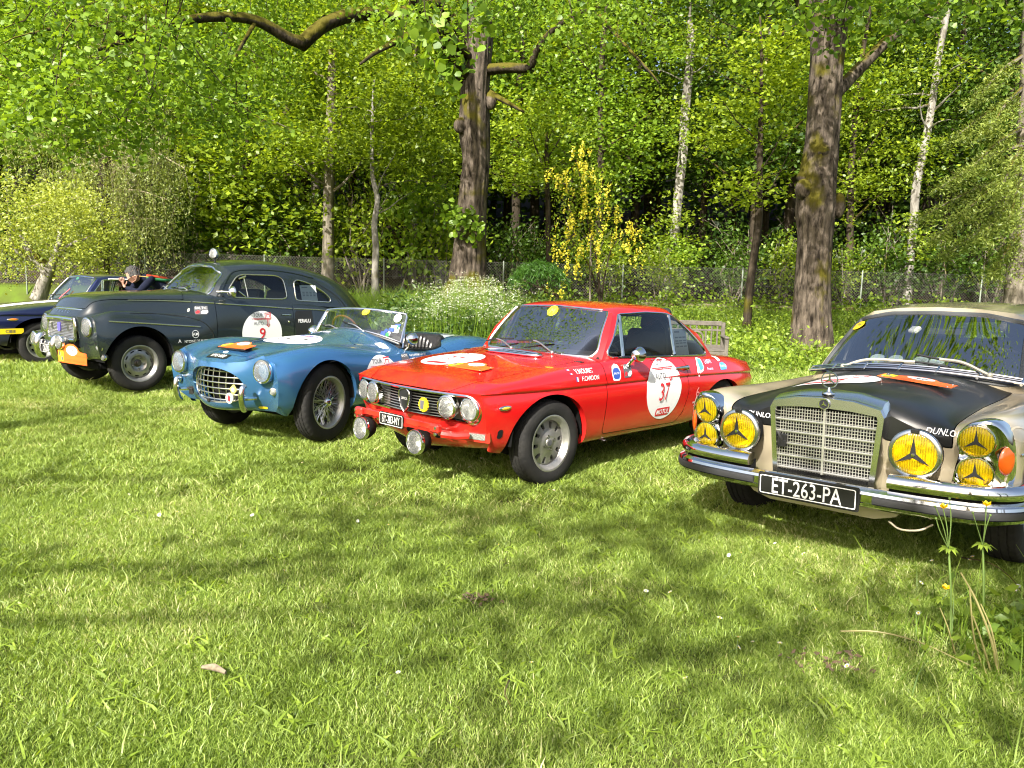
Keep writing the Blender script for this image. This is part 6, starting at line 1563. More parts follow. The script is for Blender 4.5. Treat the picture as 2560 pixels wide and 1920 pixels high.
# ------------------------------------------------------------------ grey fastback saloon
def fastback():
    car = car_root('grey_saloon', 'dark grey rounded fastback saloon with number 9 roundel and orange front plaque', -4.915, 9.484, 37.8, .035)
    PA = paint('graphite_paint', (.018, .025, .028), .24, 1.0, .25, 0, .05)
    st = [
     [(.40,.60,.37),(.455,.70,.43),(.49,.745,.55),(.50,.742,.70),(.49,.705,.825),(.485,.62,.880),(.49,.50,.862),(.525,.43,.862),(.545,.36,.868),(.560,.2,.872),(.565,0,.873)],
     [(.33,.64,.30),(.35,.73,.38),(.36,.775,.52),(.36,.775,.68),(.355,.735,.845),(.35,.645,.928),(.37,.535,.905),(.42,.475,.935),(.445,.39,.985),(.462,.2,1.008),(.466,0,1.012)],
     [(.20,.63,.29),(.22,.735,.36),(.22,.785,.51),(.22,.785,.68),(.22,.742,.855),(.22,.652,.940),(.24,.545,.910),(.29,.505,.965),(.315,.42,1.070),(.34,.23,1.098),(.345,0,1.104)],
     [(.0,.62,.28),(.0,.74,.34),(.0,.79,.50),(.0,.79,.68),(.0,.745,.85),(.0,.66,.930),(.0,.56,.905),(.0,.535,.985),(.0,.455,1.105),(.0,.25,1.138),(.0,0,1.143)],
     [(-.35,.62,.27),(-.35,.735,.33),(-.35,.79,.50),(-.35,.785,.68),(-.35,.74,.82),(-.35,.672,.888),(-.35,.600,.888),(-.35,.578,.99),(-.35,.495,1.110),(-.35,.27,1.146),(-.35,0,1.152)],
     [(-.70,.64,.26),(-.70,.735,.32),(-.70,.772,.50),(-.70,.766,.68),(-.70,.735,.79),(-.70,.692,.850),(-.70,.655,.905),(-.70,.628,1.0),(-.70,.535,1.118),(-.70,.28,1.158),(-.70,0,1.168)],
     [(-.97,.66,.25),(-.97,.735,.32),(-.97,.750,.50),(-.97,.748,.68),(-.97,.738,.82),(-.97,.722,.92),(-.97,.705,.99),(-.97,.680,1.06),(-.97,.58,1.125),(-.97,.3,1.165),(-.97,0,1.18)],
     [(-1.5,.66,.25),(-1.5,.735,.32),(-1.5,.752,.50),(-1.5,.750,.68),(-1.5,.742,.82),(-1.5,.728,.92),(-1.5,.712,.985),(-1.5,.688,1.05),(-1.5,.60,1.08),(-1.5,.3,1.10),(-1.5,0,1.10)],
     [(-2.15,.66,.25),(-2.15,.735,.32),(-2.15,.752,.50),(-2.15,.750,.68),(-2.15,.742,.81),(-2.15,.726,.905),(-2.15,.711,.965),(-2.15,.688,1.02),(-2.15,.60,1.05),(-2.15,.3,1.06),(-2.15,0,1.06)],
     [(-2.60,.66,.27),(-2.60,.75,.33),(-2.60,.785,.50),(-2.60,.778,.68),(-2.60,.745,.81),(-2.60,.718,.895),(-2.60,.698,.955),(-2.60,.670,1.0),(-2.60,.58,1.03),(-2.60,.3,1.05),(-2.60,0,1.05)],
     [(-3.10,.64,.30),(-3.10,.73,.36),(-3.10,.765,.50),(-3.10,.750,.65),(-3.10,.70,.76),(-3.10,.66,.83),(-3.10,.63,.88),(-3.10,.58,.93),(-3.10,.50,.97),(-3.10,.28,1.0),(-3.10,0,1.0)],
     [(-3.60,.55,.36),(-3.62,.63,.42),(-3.63,.66,.50),(-3.63,.65,.60),(-3.62,.60,.68),(-3.62,.56,.72),(-3.62,.52,.76),(-3.62,.46,.80),(-3.62,.38,.82),(-3.62,.20,.84),(-3.62,0,.84)]]
    S = cage(st, [(.46,.36),(.50,.41),(.52,.55),(.535,.70),(.565,.873)], [(-3.66,.36),(-3.72,.42),(-3.74,.52),(-3.72,.65),(-3.62,.84)], 5, [('row',6,.35,1,4),('row',7,.25,1,4),('row',0,1.)], 3)
    full = S.bvh()
    S, l1 = arch(S, .02, .36, .405, .405, .45); S, l2 = arch(S, -2.60, .33, .38, .33, .45)
    _, S, _, _ = S.cut(lambda V: np.maximum(sd_box(V[:, :2], (-1.95, 0), (.98, .60), .12), .90-V[:, 2]))
    hood = [(.60,-.37),(.60,.37),(.30,.45),(0,.50),(-.62,.585),(-.70,.4),(-.74,0),(-.70,-.4),(-.62,-.585),(0,-.50),(.30,-.45)]
    fh = lambda V: np.maximum(sd_poly(V[:, :2], hood), .955-V[:, 2])
    bon, S, _, _ = S.cut(lambda V: fh(V)+.003); _, S, _, _ = S.cut(lambda V: fh(V)-.003)
    doorp = [(-.975,.30),(-.975,1.0),(-1.0,1.2),(-2.125,1.2),(-2.135,.45),(-2.0,.30)]
    fd = lambda V: np.maximum(sd_poly(V[:, [0, 2]], doorp, .04), .5-np.abs(V[:, 1]))
    drs, S, _, _ = S.cut(lambda V: fd(V)+.003); _, S, _, _ = S.cut(lambda V: fd(V)-.003)
    mk('body', join([S.vf(), l1, l2]), PA, car, sharp=48); mk('bonnet', bon.vf(), PA, car, sharp=48)
    for s in (1, -1): mk('door', drs.keep(lambda c: c[:, 1]*s > 0).vf(), PA, car, sharp=48)
    # wing edge beads
    for s in (1, -1):
        bd = [on_side(full, x, z, .001, s) for x, z in catmull([(.10, .915), (-.30, .893), (-.60, .855), (-.80, .78), (-.90, .66), (-.925, .5), (-.925, .30)], 6)]
        mk('wing_seam', tube(bd, .0045, 5), BLACK, car)
    gh = [
     [(-.985,.662,1.03),(-1.115,.610,1.24),(-1.305,.545,1.412),(-1.262,.42,1.490),(-1.252,.22,1.522),(-1.25,0,1.532)],
     [(-1.70,.700,1.00),(-1.70,.662,1.22),(-1.70,.575,1.46),(-1.70,.45,1.54),(-1.70,.22,1.575),(-1.70,0,1.585)],
     [(-2.30,.700,.98),(-2.30,.655,1.20),(-2.30,.565,1.43),(-2.30,.44,1.52),(-2.30,.22,1.553),(-2.30,0,1.563)],
     [(-2.85,.685,.95),(-2.85,.620,1.14),(-2.85,.525,1.32),(-2.85,.41,1.415),(-2.85,.21,1.452),(-2.85,0,1.462)],
     [(-3.30,.63,.88),(-3.30,.565,1.03),(-3.30,.475,1.16),(-3.30,.37,1.24),(-3.30,.19,1.272),(-3.30,0,1.282)],
     [(-3.70,.50,.72),(-3.70,.45,.81),(-3.70,.38,.885),(-3.70,.30,.93),(-3.70,.16,.953),(-3.70,0,.960)]]
    G = cage(gh, [(-.83,1.08),(-1.03,1.32),(-1.25,1.532)], [(-3.72,.72),(-3.72,.82),(-3.70,.96)], 3, [('col',0,.3,0,2),('col',5,.5)], 3)
    side1 = [(-1.17,1.095),(-1.23,1.215),(-1.345,1.345),(-1.43,1.388),(-1.97,1.385),(-2.045,1.35),(-2.065,1.065)]
    side2 = [(-2.205,1.050),(-2.215,1.315),(-2.30,1.335),(-2.50,1.285),(-2.70,1.195),(-2.84,1.08),(-2.87,1.02)]
    fs1 = lambda V: np.maximum(sd_poly(V[:, [0, 2]], side1, .035), .45-np.abs(V[:, 1])); fs2 = lambda V: np.maximum(sd_poly(V[:, [0, 2]], side2, .04), .40-np.abs(V[:, 1]))
    ff = lambda V: np.maximum(sd_poly(V[:, 1:3], [(-.590,1.105),(-.3,1.135),(0,1.145),(.3,1.135),(.590,1.105),(.495,1.395),(.27,1.475),(0,1.495),(-.27,1.475),(-.495,1.395)], .05), V[:, 0]*-1-1.38)
    fr = lambda V: np.maximum(sd_poly(V[:, 1:3], [(-.38,1.12),(.38,1.12),(.33,1.33),(0,1.35),(-.33,1.33)], .05), V[:, 0]+2.9)
    g1, G, _, L1 = G.cut(fs1); g2, G, _, L2 = G.cut(fs2); ws, G, _, LW = G.cut(ff); rw, G, _, _ = G.cut(fr)
    inw = lambda P: np.stack([0*P[:, 0], -np.sign(P[:, 1])*.03, 0*P[:, 0]], 1)
    # door frame line across the roof side
    mk('roof', join([G.vf(), flange([q for q in L1+L2 if len(q[0]) > 20], inw)]), PA, car, sharp=40)
    mk('windscreen', ws.vf(), SCREEN, car); mk('rear_window', rw.vf(), GLASS, car)
    for g in (g1, g2):
        for s in (1, -1): mk('side_window', g.keep(lambda c: c[:, 1]*s > 0).vf(), GLASS, car)
    mk('windscreen_trim', trim(LW, .014), CHROME, car)
    brass = pmat('window_bright', (.60, .58, .48), .2, .95)
    for q in [q for q in L1+L2 if len(q[0]) > 20]: mk('window_trim', trim([q], .009), brass, car)
    gb = g1.bvh(); gfull = Surf(np.vstack([G.V, ws.V]), np.vstack([G.F, ws.F+len(G.V)])).bvh()
    mk('window_bar', join([tube([on_side(gb, -1.455, 1.36, .004, s), on_side(gb, -1.465, 1.10, .004, s)], .010, 6) for s in (1, -1)]+[tube([on_side(gb, -1.36, 1.33, .004, 1)+Vector((0, .04, 0)), on_side(gb, -1.455, 1.365, .004, 1)+Vector((0, .05, 0))], .012, 6)]), brass, car)
    mk('quarter_catch', tube([on_side(gb, -1.43, 1.10, .01), on_side(gb, -1.34, 1.17, .012)], .008, 6), CHROME, car)
    gut = [on_side(gfull, x, z, .004, 1) for x, z in catmull([(-1.10, 1.16), (-1.22, 1.32), (-1.36, 1.425), (-1.70, 1.455), (-2.15, 1.435), (-2.6, 1.36)], 5)]
    mk('gutter', tube(gut, .009, 5), PA, car)
    # bright mouldings
    for s in (1, -1):
        for nm, pts in (('waist_strip', [(.02, 1.052), (-.35, 1.048), (-.70, 1.036)]), ('waist_strip', [(-.72, 1.035), (-.965, 1.02)]), ('waist_strip', [(-.985, 1.018), (-1.5, .985), (-2.12, .940)]), ('waist_strip', [(-2.15, .938), (-2.6, .915), (-3.0, .87)]), ('wing_strip', [(.36, .828), (0, .800), (-.40, .765), (-.74, .735)])):
            q = catmull([(*p, 0) for p in pts], 6)
            mk(nm, tube([on_side(full, a, b, .004, s) for a, b, _ in q], .0085, 6), brass, car)
    # nose: beak moulding, name letters, grille
    bk = [on_top(full, .50-.25*abs(y)**2, y, .0) for y in np.linspace(-.42, .42, 15)]
    bk = [Vector((.512-.30*y*y, y, .945-.05*y*y)) for y in np.linspace(-.41, .41, 15)]
    mk('beak_moulding', tube(bk, [.008]+[.016]*13+[.008], 8), CHROME, car)
    V2, F = text_shape('V O L V O', .06, .006, 0, 1.35)
    mk('name_letters', lay(full, V2, F, 'T', (.523, 0), .004), CHROME, car, smooth=False)
    fr_ = [(-.345,.815),(-.30,.838),(0,.848),(.30,.838),(.345,.815),(.345,.62),(.30,.595),(0,.585),(-.30,.595),(-.345,.62)]
    xx = lambda y: .575-.28*y*y*.55
    o = mk('grille_frame', join([tube([(xx(y)+.0, y, z) for y, z in catmull([(a, b, 0) for a, b in fr_], 4, True)[:, :2]], .017, 8, True), tube([(xx(y)+.008, y, .838-.02*abs(y)) for y in np.linspace(-.33, .33, 9)], .026, 8), tube([(xx(y)-.002, y, .598) for y in np.linspace(-.33, .33, 9)], .022, 8)]), CHROME, car)
    mk('grille_back', prism([(y*.99, z) for y, z in fr_], .525, .528, 'yz'), MATTE, car, smooth=False)
    for k in range(12): mk('grille_bar', tube([(xx(y)-.004, y, .618+k*.0175) for y in np.linspace(-.335, .335, 7)], .0042, 5), pmat('bar_silver', (.5, .5, .5), .3, .9), car)
    mk('grille_mesh', join([tube([(xx(y)-.010, y, .61), (xx(y)-.010, y, .825)], .0026, 4) for y in np.linspace(-.32, .32, 25)]), pmat('bar_silver', (.5, .5, .5), .3, .9), car, kind='stuff')
    o = mk('enamel_badge', xf(prism(rrect(.075, .105, .02), .572, .585, 'yz'), (0, -.01, .735)), pmat('enamel_blue', (.10, .08, .40), .25, coat=1), car, smooth=False)
    for y in (.21, -.21): mk('chrome_letter', xf(prism([(-.02, -.035), (.02, -.035), (.02, -.02), (-.006, -.02), (-.006, .035), (-.02, .035)], .560, .578, 'yz'), (0, y, .735)), STEEL, car, smooth=False)
    # lamps
    for s in (1, -1):
        p = Vector((.488, s*.535, .755))
        mk('headlamp_pod', xf(lathe([(.112, .005), (.118, -.02), (.116, -.06), (.10, -.12)], 32), p+Vector((.015, 0, 0)), frame((1, s*.06, .02))), PA, car)
        lamp(car, 'headlight', p+Vector((.03, 0, 0)), (1, s*.06, .02), .092, depth=.085, ring=.020, dome=.030)
        p = Vector((.455, s*.70, .535))
        lamp(car, 'indicator', p, (1, s*.25, 0), .045, depth=.05, ring=.010, lens=pmat('pale_lens', (.52, .53, .48), .2, coat=1, bump=(150, .5)), dome=.045, shell=CHROME)
        lamp(car, 'horn', Vector((.43, s*.73, .42)), (1, s*.2, 0), .030, depth=.04, ring=.008, shell=MATTE)
        mk('bumper_mount', box((.50, s*.30, .545), (.10, .05, .09), .01), BLACK, car)
    # bumper with two tall guards
    prof = [(0, -.055), (.022, -.05), (.034, -.02), (.036, .02), (.022, .05), (0, .055), (-.006, 0)]
    path = [(.64-.0*y, y) for y in (0, .12)]+[(.635, .24), (.62, .31)]
    for s in (1, -1):
        q = [(.66, s*.015), (.66, s*.15), (.655, s*.28), (.64, s*.34)]
        mk('bumper', sweep(q if s > 0 else q, prof, .52), CHROME, car)
        g = catmull([(.665, s*.215, .385), (.715, s*.215, .41), (.735, s*.215, .50), (.725, s*.215, .59), (.69, s*.215, .635), (.665, s*.215, .62)], 5)
        n_ = len(g); rr = [.016+.030*math.sin(math.pi*min(1, max(0, (i+1)/(n_+1))))**.5 for i in range(n_)]
        mk('bumper_guard', tube(g, rr, 10), CHROME, car)
    mk('fog_bracket', join([tube([(.60, s*.30, .50), (.72, s*.30, .53)], .012, 6) for s in (1, -1)]), BLACK, car)
    lamp(car, 'driving_lamp', (.735, .335, .585), (1, .03, 0), .072, depth=.07, ring=.014, shell=CHROME, dome=.022)
    lamp(car, 'driving_lamp', (.735, -.335, .585), (1, -.03, 0), .072, depth=.07, ring=.014, shell=CHROME, dome=.022)
    plate(car, (.705, -.045, .485), .34, .105, 'CN-292-VB', (1, 0, 0), tsize=.095, sx=.52, off=.002)
    rally_plaque(car, Vector((.665, .50, .438)), Matrix((Vector((-.30, .954, -.05)), Vector((.03, .03, 1)), Vector((.954, .30, -.03)))).transposed(), '9', .43)
    # spot lamp on the roof, mirror, handles, wipers
    p = on_top(gfull, -1.40, .02, 0)
    o = lamp(car, 'roof_spot_lamp', p+Vector((.02, 0, .10)), (.93, .2, .12), .060, depth=.06, ring=.010, shell=CHROME)
    mk('stem', tube([p, p+Vector((-.01, 0, .06))], .012, 8), BLACK, o)
    p = on_side(full, -1.02, 1.03, 0)
    hd = Vector((-1.16, .80, 1.165))
    o = mk('door_mirror', join([tube(catmull([(-1.03, .66, 1.165), (-1.07, .72, 1.165), (-1.13, .785, 1.165)], 4), .011, 8), xf(lathe([(0, -.05), (.04, -.042), (.070, -.01), (.075, .012), (.07, .018)], 24), hd, frame((-1, .05, 0)), (1, 1, 1))]), CHROME, car)
    mk('mirror_glass', xf(lathe([(0, .014), (.070, .014)], 20), hd, frame((-1, .05, 0))), pmat('mirror', (.9, .9, .9), .02, 1.0), o)
    for s in (1, -1):
        a, b = on_side(full, -1.93, .862, 0, s), on_side(full, -2.06, .862, 0, s); y = Vector((0, s, 0))
        mk('door_handle', join([tube([a+y*.022, (a+b)/2+y*.034, b+y*.030, b+y*.002], [.006, .011, .012, .010], 8), xf(lathe([(.014, 0), (.012, .006), (0, .007)], 14), on_side(full, -2.05, .765, 0, s), frame((0, s, 0)))]), CHROME, car)
    wiper(car, (-.86, .30, 1.155), (-.86, .18, 1.20), ((-.925, .16, 1.235), (-.88, .02, 1.195), (-.87, -.10, 1.175)), 0)
    wiper(car, (-.85, -.20, 1.165), (-.86, -.32, 1.205), ((-.93, -.28, 1.245), (-.90, -.42, 1.20), (-.92, -.52, 1.165)), 0)
    # cabin
    mk('floor_pan', join([box((-1.3, 0, .30), (3.4, 1.1, .10), .02), box((-1.3, 0, .45), (3.4, .8, .2), .02)]), UNDER, car)
    wells(car, (.02, -2.60), .36, .40, .44, .74)
    mk('dashboard', join([subsurf(*box((-1.12, 0, 1.03), (.22, 1.24, .18), .03), None, 2)]), INTER, car)
    mk('door_lining', join([box((-1.9, s*.655, .80), (1.9, .03, .42), .01) for s in (1, -1)]+[box((-2.98, 0, .98), (.4, 1.15, .03), .01)]), INTER, car)
    steering(car, (-1.38, .35, 1.08), .20)
    for s in (1, -1): seat(car, -1.85, s*.34, .58, .50, .52, False)
    seat(car, -2.60, 0, .60, 1.15, .46, False, 'rear_seat')
    rot = Matrix((Vector((-1, 0, 0)), Vector((0, -.25, .968)), Vector((0, .968, .25)))).transposed()
    o = mk('scrutineering_sheet', xf(prism(rrect(.27, .24), 0, .001), on_side(g2.bvh(), -2.46, 1.145, -.012), rot), PAPER, car, smooth=False)
    c = on_side(g2.bvh(), -2.46, 1.145, -.012)
    V2, F = joins([(np.array(rrect(.04, .012, 0, (x, y))), [(0, 1, 2, 3)]) for x in (-.09, -.03, .03, .09) for y in (.02, -.005, -.03)]+[(np.array(rrect(.10, .015, 0, (-.06, .09))), [(0, 1, 2, 3)])])
    mk('print', xf((np.hstack([V2, np.full((len(V2), 1), .002)]), F), c, rot), pmat('faint_print', (.35, .37, .42), .7), o, smooth=False)
    # print
    grey, red = rally_mark(1.25)
    printed(car, 'roundel', full, 'L', (-1.625, .62), [(shape_fill(ellipse(.305, .295), .04), WHITE, .003), (shp(grey, .0, .165), GREY_PRINT, .0055), (shp(red, 0, .165), RED_PRINT, .0055), (shp(text_shape('9', .20, .010), 0, .0), RED_PRINT, .0055)])
    printed(car, 'sponsor_sticker', full, 'L', (-.80, .935), [(shape_fill(rrect(.16, .105), .03), GREY_PRINT, .003), (shp(text_shape('BALTIC', .043, .006), 0, .026), WHITE, .005), (shp(rrect_fill(.085, .04), .032, -.024), WHITE, .005), (shp(rrect_fill(.055, .036), -.045, -.024), RED_PRINT, .005)])
    printed(car, 'sponsor_panel', full, 'L', (-2.30, .70), [(shape_fill(rrect(.29, .42), .04), BLACK, .003), (shp(text_shape('FERALU', .070, .010, 0, 1, .85), 0, .07), WHITE, .0055)])
    ring_ = outline(ellipse(.048, .048, 28), .006)
    printed(car, 'sponsor_name', full, 'L', (-.66, .568), [(joins([shp(text_shape('A', .062, .004), -.215, .004), shp(text_shape('NTOINE DE MASSY', .044, .004, 0, 1, .92), .02, -.004)]), WHITE, .004), (joins([shp(ring_, -.0, .080), shp(text_shape('AM', .055, .004), 0, .080)]), WHITE, .004)])
    printed(car, 'wing_badge', full, 'L', (-.655, .935), [(rrect_fill(.035, .05), pmat('badge_ivory', (.62, .60, .50), .35), .004)])
    for (x, y, z) in ((0, .635, .325), (0, -.635, .325), (-2.6, .64, .325), (-2.6, -.64, .325)):
        wheel(car, x, y, z, 'steel', .326, .205, .175, steer=R(-3) if x == 0 else 0, right=y < 0)
    return car
FASTBACK = fastback()
# ------------------------------------------------------------------ champagne and black saloon
def star(r, w):
    P = []
    for k in range(3):
        a = R(90+120*k); P.append((r*math.cos(a), r*math.sin(a))); b = a+R(60); P.append((w*math.cos(b), w*math.sin(b)))
    return P
def saloon():
    car = car_root('champagne_saloon', 'champagne saloon with matt black bonnet, chrome grille and yellow lamps', 2.164, 4.545, 44.2, 0, R(1.6))
    PA = paint('champagne_paint', (.50, .43, .30), .30, 1.0, .35, .03)
    MB = pmat('satin_black_paint', (.012, .0125, .012), .34, coat=.15, noise=(7, .25))
    st = [
     [(.54,.69,.36),(.60,.775,.42),(.615,.825,.56),(.620,.830,.69),(.620,.785,.785),(.622,.70,.818),(.615,.60,.755),(.610,.50,.715),(.630,.30,.80),(.645,0,.84)],
     [(.45,.74,.30),(.47,.83,.37),(.48,.872,.52),(.48,.875,.67),(.48,.845,.778),(.48,.745,.838),(.49,.615,.800),(.50,.50,.790),(.51,.30,.865),(.52,0,.900)],
     [(.05,.78,.27),(.05,.86,.34),(.05,.893,.50),(.05,.893,.66),(.05,.855,.765),(.05,.745,.830),(.05,.62,.815),(.05,.50,.825),(.05,.30,.890),(.05,0,.915)],
     [(-.50,.78,.27),(-.50,.86,.34),(-.50,.895,.50),(-.50,.895,.66),(-.50,.855,.765),(-.50,.745,.825),(-.50,.62,.825),(-.50,.50,.855),(-.50,.30,.908),(-.50,0,.930)],
     [(-.78,.78,.27),(-.78,.86,.34),(-.78,.895,.50),(-.78,.895,.66),(-.78,.855,.765),(-.78,.75,.825),(-.78,.64,.845),(-.78,.50,.870),(-.78,.30,.90),(-.78,0,.915)],
     [(-1.6,.78,.27),(-1.6,.86,.34),(-1.6,.895,.50),(-1.6,.895,.66),(-1.6,.855,.765),(-1.6,.76,.82),(-1.6,.66,.84),(-1.6,.50,.84),(-1.6,.30,.84),(-1.6,0,.84)],
     [(-2.75,.78,.27),(-2.75,.86,.34),(-2.75,.895,.50),(-2.75,.89,.66),(-2.75,.84,.76),(-2.75,.75,.81),(-2.75,.66,.83),(-2.75,.50,.84),(-2.75,.30,.845),(-2.75,0,.85)],
     [(-3.55,.70,.32),(-3.58,.78,.40),(-3.60,.81,.52),(-3.60,.80,.64),(-3.60,.76,.73),(-3.60,.68,.77),(-3.60,.58,.785),(-3.60,.44,.79),(-3.60,.25,.795),(-3.60,0,.80)]]
    S = cage(st, [(.56,.29),(.600,.36),(.615,.52),(.630,.68),(.645,.84)], [(-3.62,.32),(-3.68,.40),(-3.70,.52),(-3.70,.64),(-3.60,.80)], 5, [('row',0,1.),('col',0,.35,5,9)], 3)
    full = S.bvh()
    S, l1 = arch(S, .0, .34, .40, .36); S, l2 = arch(S, -2.75, .32, .40, .30)
    _, S, _, _ = S.cut(lambda V: np.maximum(sd_box(V[:, :2], (-1.88, 0), (1.10, .62), .12), .74-V[:, 2]))
    hood = [(.80,-.585),(.80,.585),(.45,.590),(.05,.575),(-.62,.585),(-.66,.4),(-.67,0),(-.66,-.4),(-.62,-.585),(.05,-.575),(.45,-.590)]
    fh = lambda V: np.maximum(sd_poly(V[:, :2], hood), .672-V[:, 2])
    bon, S, _, _ = S.cut(lambda V: fh(V)+.003); _, S, _, _ = S.cut(lambda V: fh(V)-.003)
    fd = lambda V: np.maximum(sd_poly(V[:, [0, 2]], [(-.80,.33),(-.80,1.0),(-1.78,1.0),(-1.78,.33)], .04), .6-np.abs(V[:, 1]))
    drs, S, _, _ = S.cut(lambda V: fd(V)+.003); _, S, _, _ = S.cut(lambda V: fd(V)-.003)
    mk('body', join([S.vf(), l1, l2]), PA, car, sharp=48); mk('bonnet', bon.vf(), MB, car, sharp=48)
    for s in (1, -1): mk('door', drs.keep(lambda c: c[:, 1]*s > 0).vf(), PA, car, sharp=48)
    # glasshouse
    gh = [
     [(-.57,.650,.80),(-.885,.602,1.05),(-1.195,.545,1.242),(-1.150,.44,1.298),(-1.11,.24,1.325),(-1.095,0,1.333)],
     [(-1.80,.72,.80),(-1.80,.665,1.06),(-1.80,.590,1.272),(-1.80,.46,1.335),(-1.80,.24,1.358),(-1.80,0,1.364)],
     [(-2.50,.72,.80),(-2.45,.665,1.05),(-2.40,.585,1.252),(-2.42,.45,1.315),(-2.42,.24,1.338),(-2.42,0,1.345)],
     [(-3.05,.70,.79),(-2.90,.640,1.02),(-2.72,.560,1.190),(-2.76,.43,1.235),(-2.78,.22,1.255),(-2.78,0,1.260)]]
    G = cage(gh, [(-.42,.84),(-.76,1.08),(-1.095,1.333)], [(-3.15,.80),(-2.97,1.03),(-2.78,1.26)], 3, [('col',0,.5,0,2),('col',3,.4)], 3)
    ff = lambda V: np.maximum(sd_poly(V[:, 1:3], [(-.610,.868),(0,.93),(.610,.868),(.525,1.236),(.3,1.285),(0,1.294),(-.3,1.285),(-.525,1.236)], .05), V[:, 0]*-1-1.31)
    fs = lambda V: np.maximum(sd_poly(V[:, [0, 2]], [(-.83,.895),(-1.22,1.225),(-1.70,1.245),(-2.40,1.215),(-2.72,.88)], .03), .4-np.abs(V[:, 1]))
    fr = lambda V: np.maximum(sd_poly(V[:, 1:3], [(-.58,.90),(.58,.90),(.48,1.19),(0,1.21),(-.48,1.19)], .06), V[:, 0]+2.62)
    ws, G, _, LW = G.cut(ff); g1, G, _, L1 = G.cut(fs); rw, G, _, LR = G.cut(fr)
    inw = lambda P: np.stack([0*P[:, 0], -np.sign(P[:, 1])*.03, 0*P[:, 0]], 1)
    mk('roof', join([G.vf(), flange([q for q in L1 if len(q[0]) > 20], inw)]), PA, car, sharp=40)
    mk('windscreen', ws.vf(), SCREEN, car); mk('rear_window', rw.vf(), GLASS, car)
    for s in (1, -1): mk('side_window', g1.keep(lambda c: c[:, 1]*s > 0).vf(), GLASS, car)
    mk('windscreen_seal', trim(LW, .015), pmat('grey_rubber', (.06, .065, .07), .5), car); mk('side_window_trim', trim(L1, .010), CHROME, car); mk('rear_window_seal', trim(LR, .013), BLACK, car)
    wb = ws.bvh()
    # bright air-intake rails along the foot of the windscreen
    yy = np.linspace(-.66, .66, 23)
    a = [Vector((-.50-.10*(y/.66)**2, y, .945-.055*(y/.66)**2)) for y in yy]; b = [p+Vector((-.055, 0, .020)) for p in a]
    rails = [tube(a, .007, 6), tube(b, .007, 6), tube([p+Vector((-.028, 0, .012)) for p in a], .004, 5)]
    posts = [tube([Vector((-.49-.10*(y/.66)**2, y, .937-.055*(y/.66)**2)), Vector((-.565-.10*(y/.66)**2, y, .97-.055*(y/.66)**2))], .009, 6) for y in np.linspace(-.48, .62, 6)]
    o = mk('intake_rail', join(rails), CHROME, car)
    for p in posts: mk('rail_post', p, CHROME, o)
    mk('intake_panel', (np.array([p+Vector((-.0, 0, -.014)) for p in a]+[p+Vector((0, 0, -.014)) for p in b]), [(i, i+1, 23+i+1, 23+i) for i in range(22)]), pmat('navy_intake', (.012, .014, .03), .4), car)
    # radiator grille
    X0 = .718
    out_ = [(-.272,.422),(-.290,.62),(-.305,.80),(-.285,.838),(-.15,.868),(0,.876),(.15,.868),(.285,.838),(.305,.80),(.290,.62),(.272,.422)]
    inn = [(-.240,.440),(-.256,.62),(-.268,.775),(-.262,.795),(-.13,.808),(0,.812),(.13,.808),(.262,.795),(.268,.775),(.256,.62),(.240,.440)]
    n = len(out_)
    rows = [[(X0-.11, y*.99, z-.004) for y, z in out_], [(X0-.015, y, z) for y, z in out_], [(X0, y*.985, z-.006) for y, z in out_], [(X0+.002, y*1.01, z+.004) for y, z in inn], [(X0-.010, y, z) for y, z in inn], [(X0-.07, y, z) for y, z in inn]]
    V = np.array([p for r_ in rows for p in r_]); F = [(k*n+i, k*n+(i+1) % n, (k+1)*n+(i+1) % n, (k+1)*n+i) for k in range(5) for i in range(n)]
    SCH = pmat('shell_chrome', (.80, .80, .78), .20, 1.0); o = mk('grille_shell', (V, F), SCH, car, sharp=25)
    cap = [[(X0-.015, y, z+.001) for y, z in out_[2:9]], [(X0-.06, y*.98, z+.022) for y, z in out_[2:9]], [(X0-.14, y*.95, z+.030) for y, z in out_[2:9]]]
    mk('shell_cap', (np.array([p for r_ in cap for p in r_]), [(k*7+i, k*7+i+1, (k+1)*7+i+1, (k+1)*7+i) for k in range(2) for i in range(6)]), SCH, o)
    GB = pmat('grille_silver_bright', (.66, .65, .60), .28, .75)
    def yw(z): return np.interp(z, [.452, .62, .775, .81], [.240, .256, .268, .20])
    mk('grille_back', prism([(y*1.0, z) for y, z in inn], X0-.075, X0-.070, 'yz'), MATTE, car, smooth=False)
    for k in range(5): 
        z = .470+k*.066; mk('grille_bar', box((X0-.010, 0, z), (.012, 2*yw(z), .0085), .002), GB, car)
    mk('grille_bar', box((X0-.006, 0, .632), (.012, .012, .352), .003), GB, car)
    fine = [box((X0-.016, 0, z), (.005, 2*yw(z), .0027)) for z in np.arange(.462, .80, .0165)]
    fine += [box((X0-.018, y, .63), (.005, .0028, .345)) for y in np.linspace(-.245, .245, 34)]
    mk('grille_mesh', join(fine), GB, car, kind='stuff')
    mk('grille_clip', join([box((X0-.004, -.225, .615), (.02, .05, .07), .005), tube([(X0, -.25, .66), (X0+.01, -.22, .62), (X0, -.24, .58)], .008, 6), box((X0+.004, -.215, .60), (.02, .03, .04), .005)]), BLACK, car)
    o = mk('enamel_badge', xf(prism(ellipse(.028, .028, 24), X0-.004, X0+.012, 'yz'), (0, 0, .838)), pmat('badge_dark', (.02, .02, .025), .3), car, smooth=False)
    mk('badge_rim', tube([(X0+.012, .026*math.cos(t), .838+.026*math.sin(t)) for t in np.linspace(0, 2*math.pi, 25)[:-1]], .0035, 6, True), CHROME, o)
    mk('badge_star', xf(prism(star(.018, .004), X0+.012, X0+.016, 'yz'), (0, 0, .838)), CHROME, o, smooth=False)
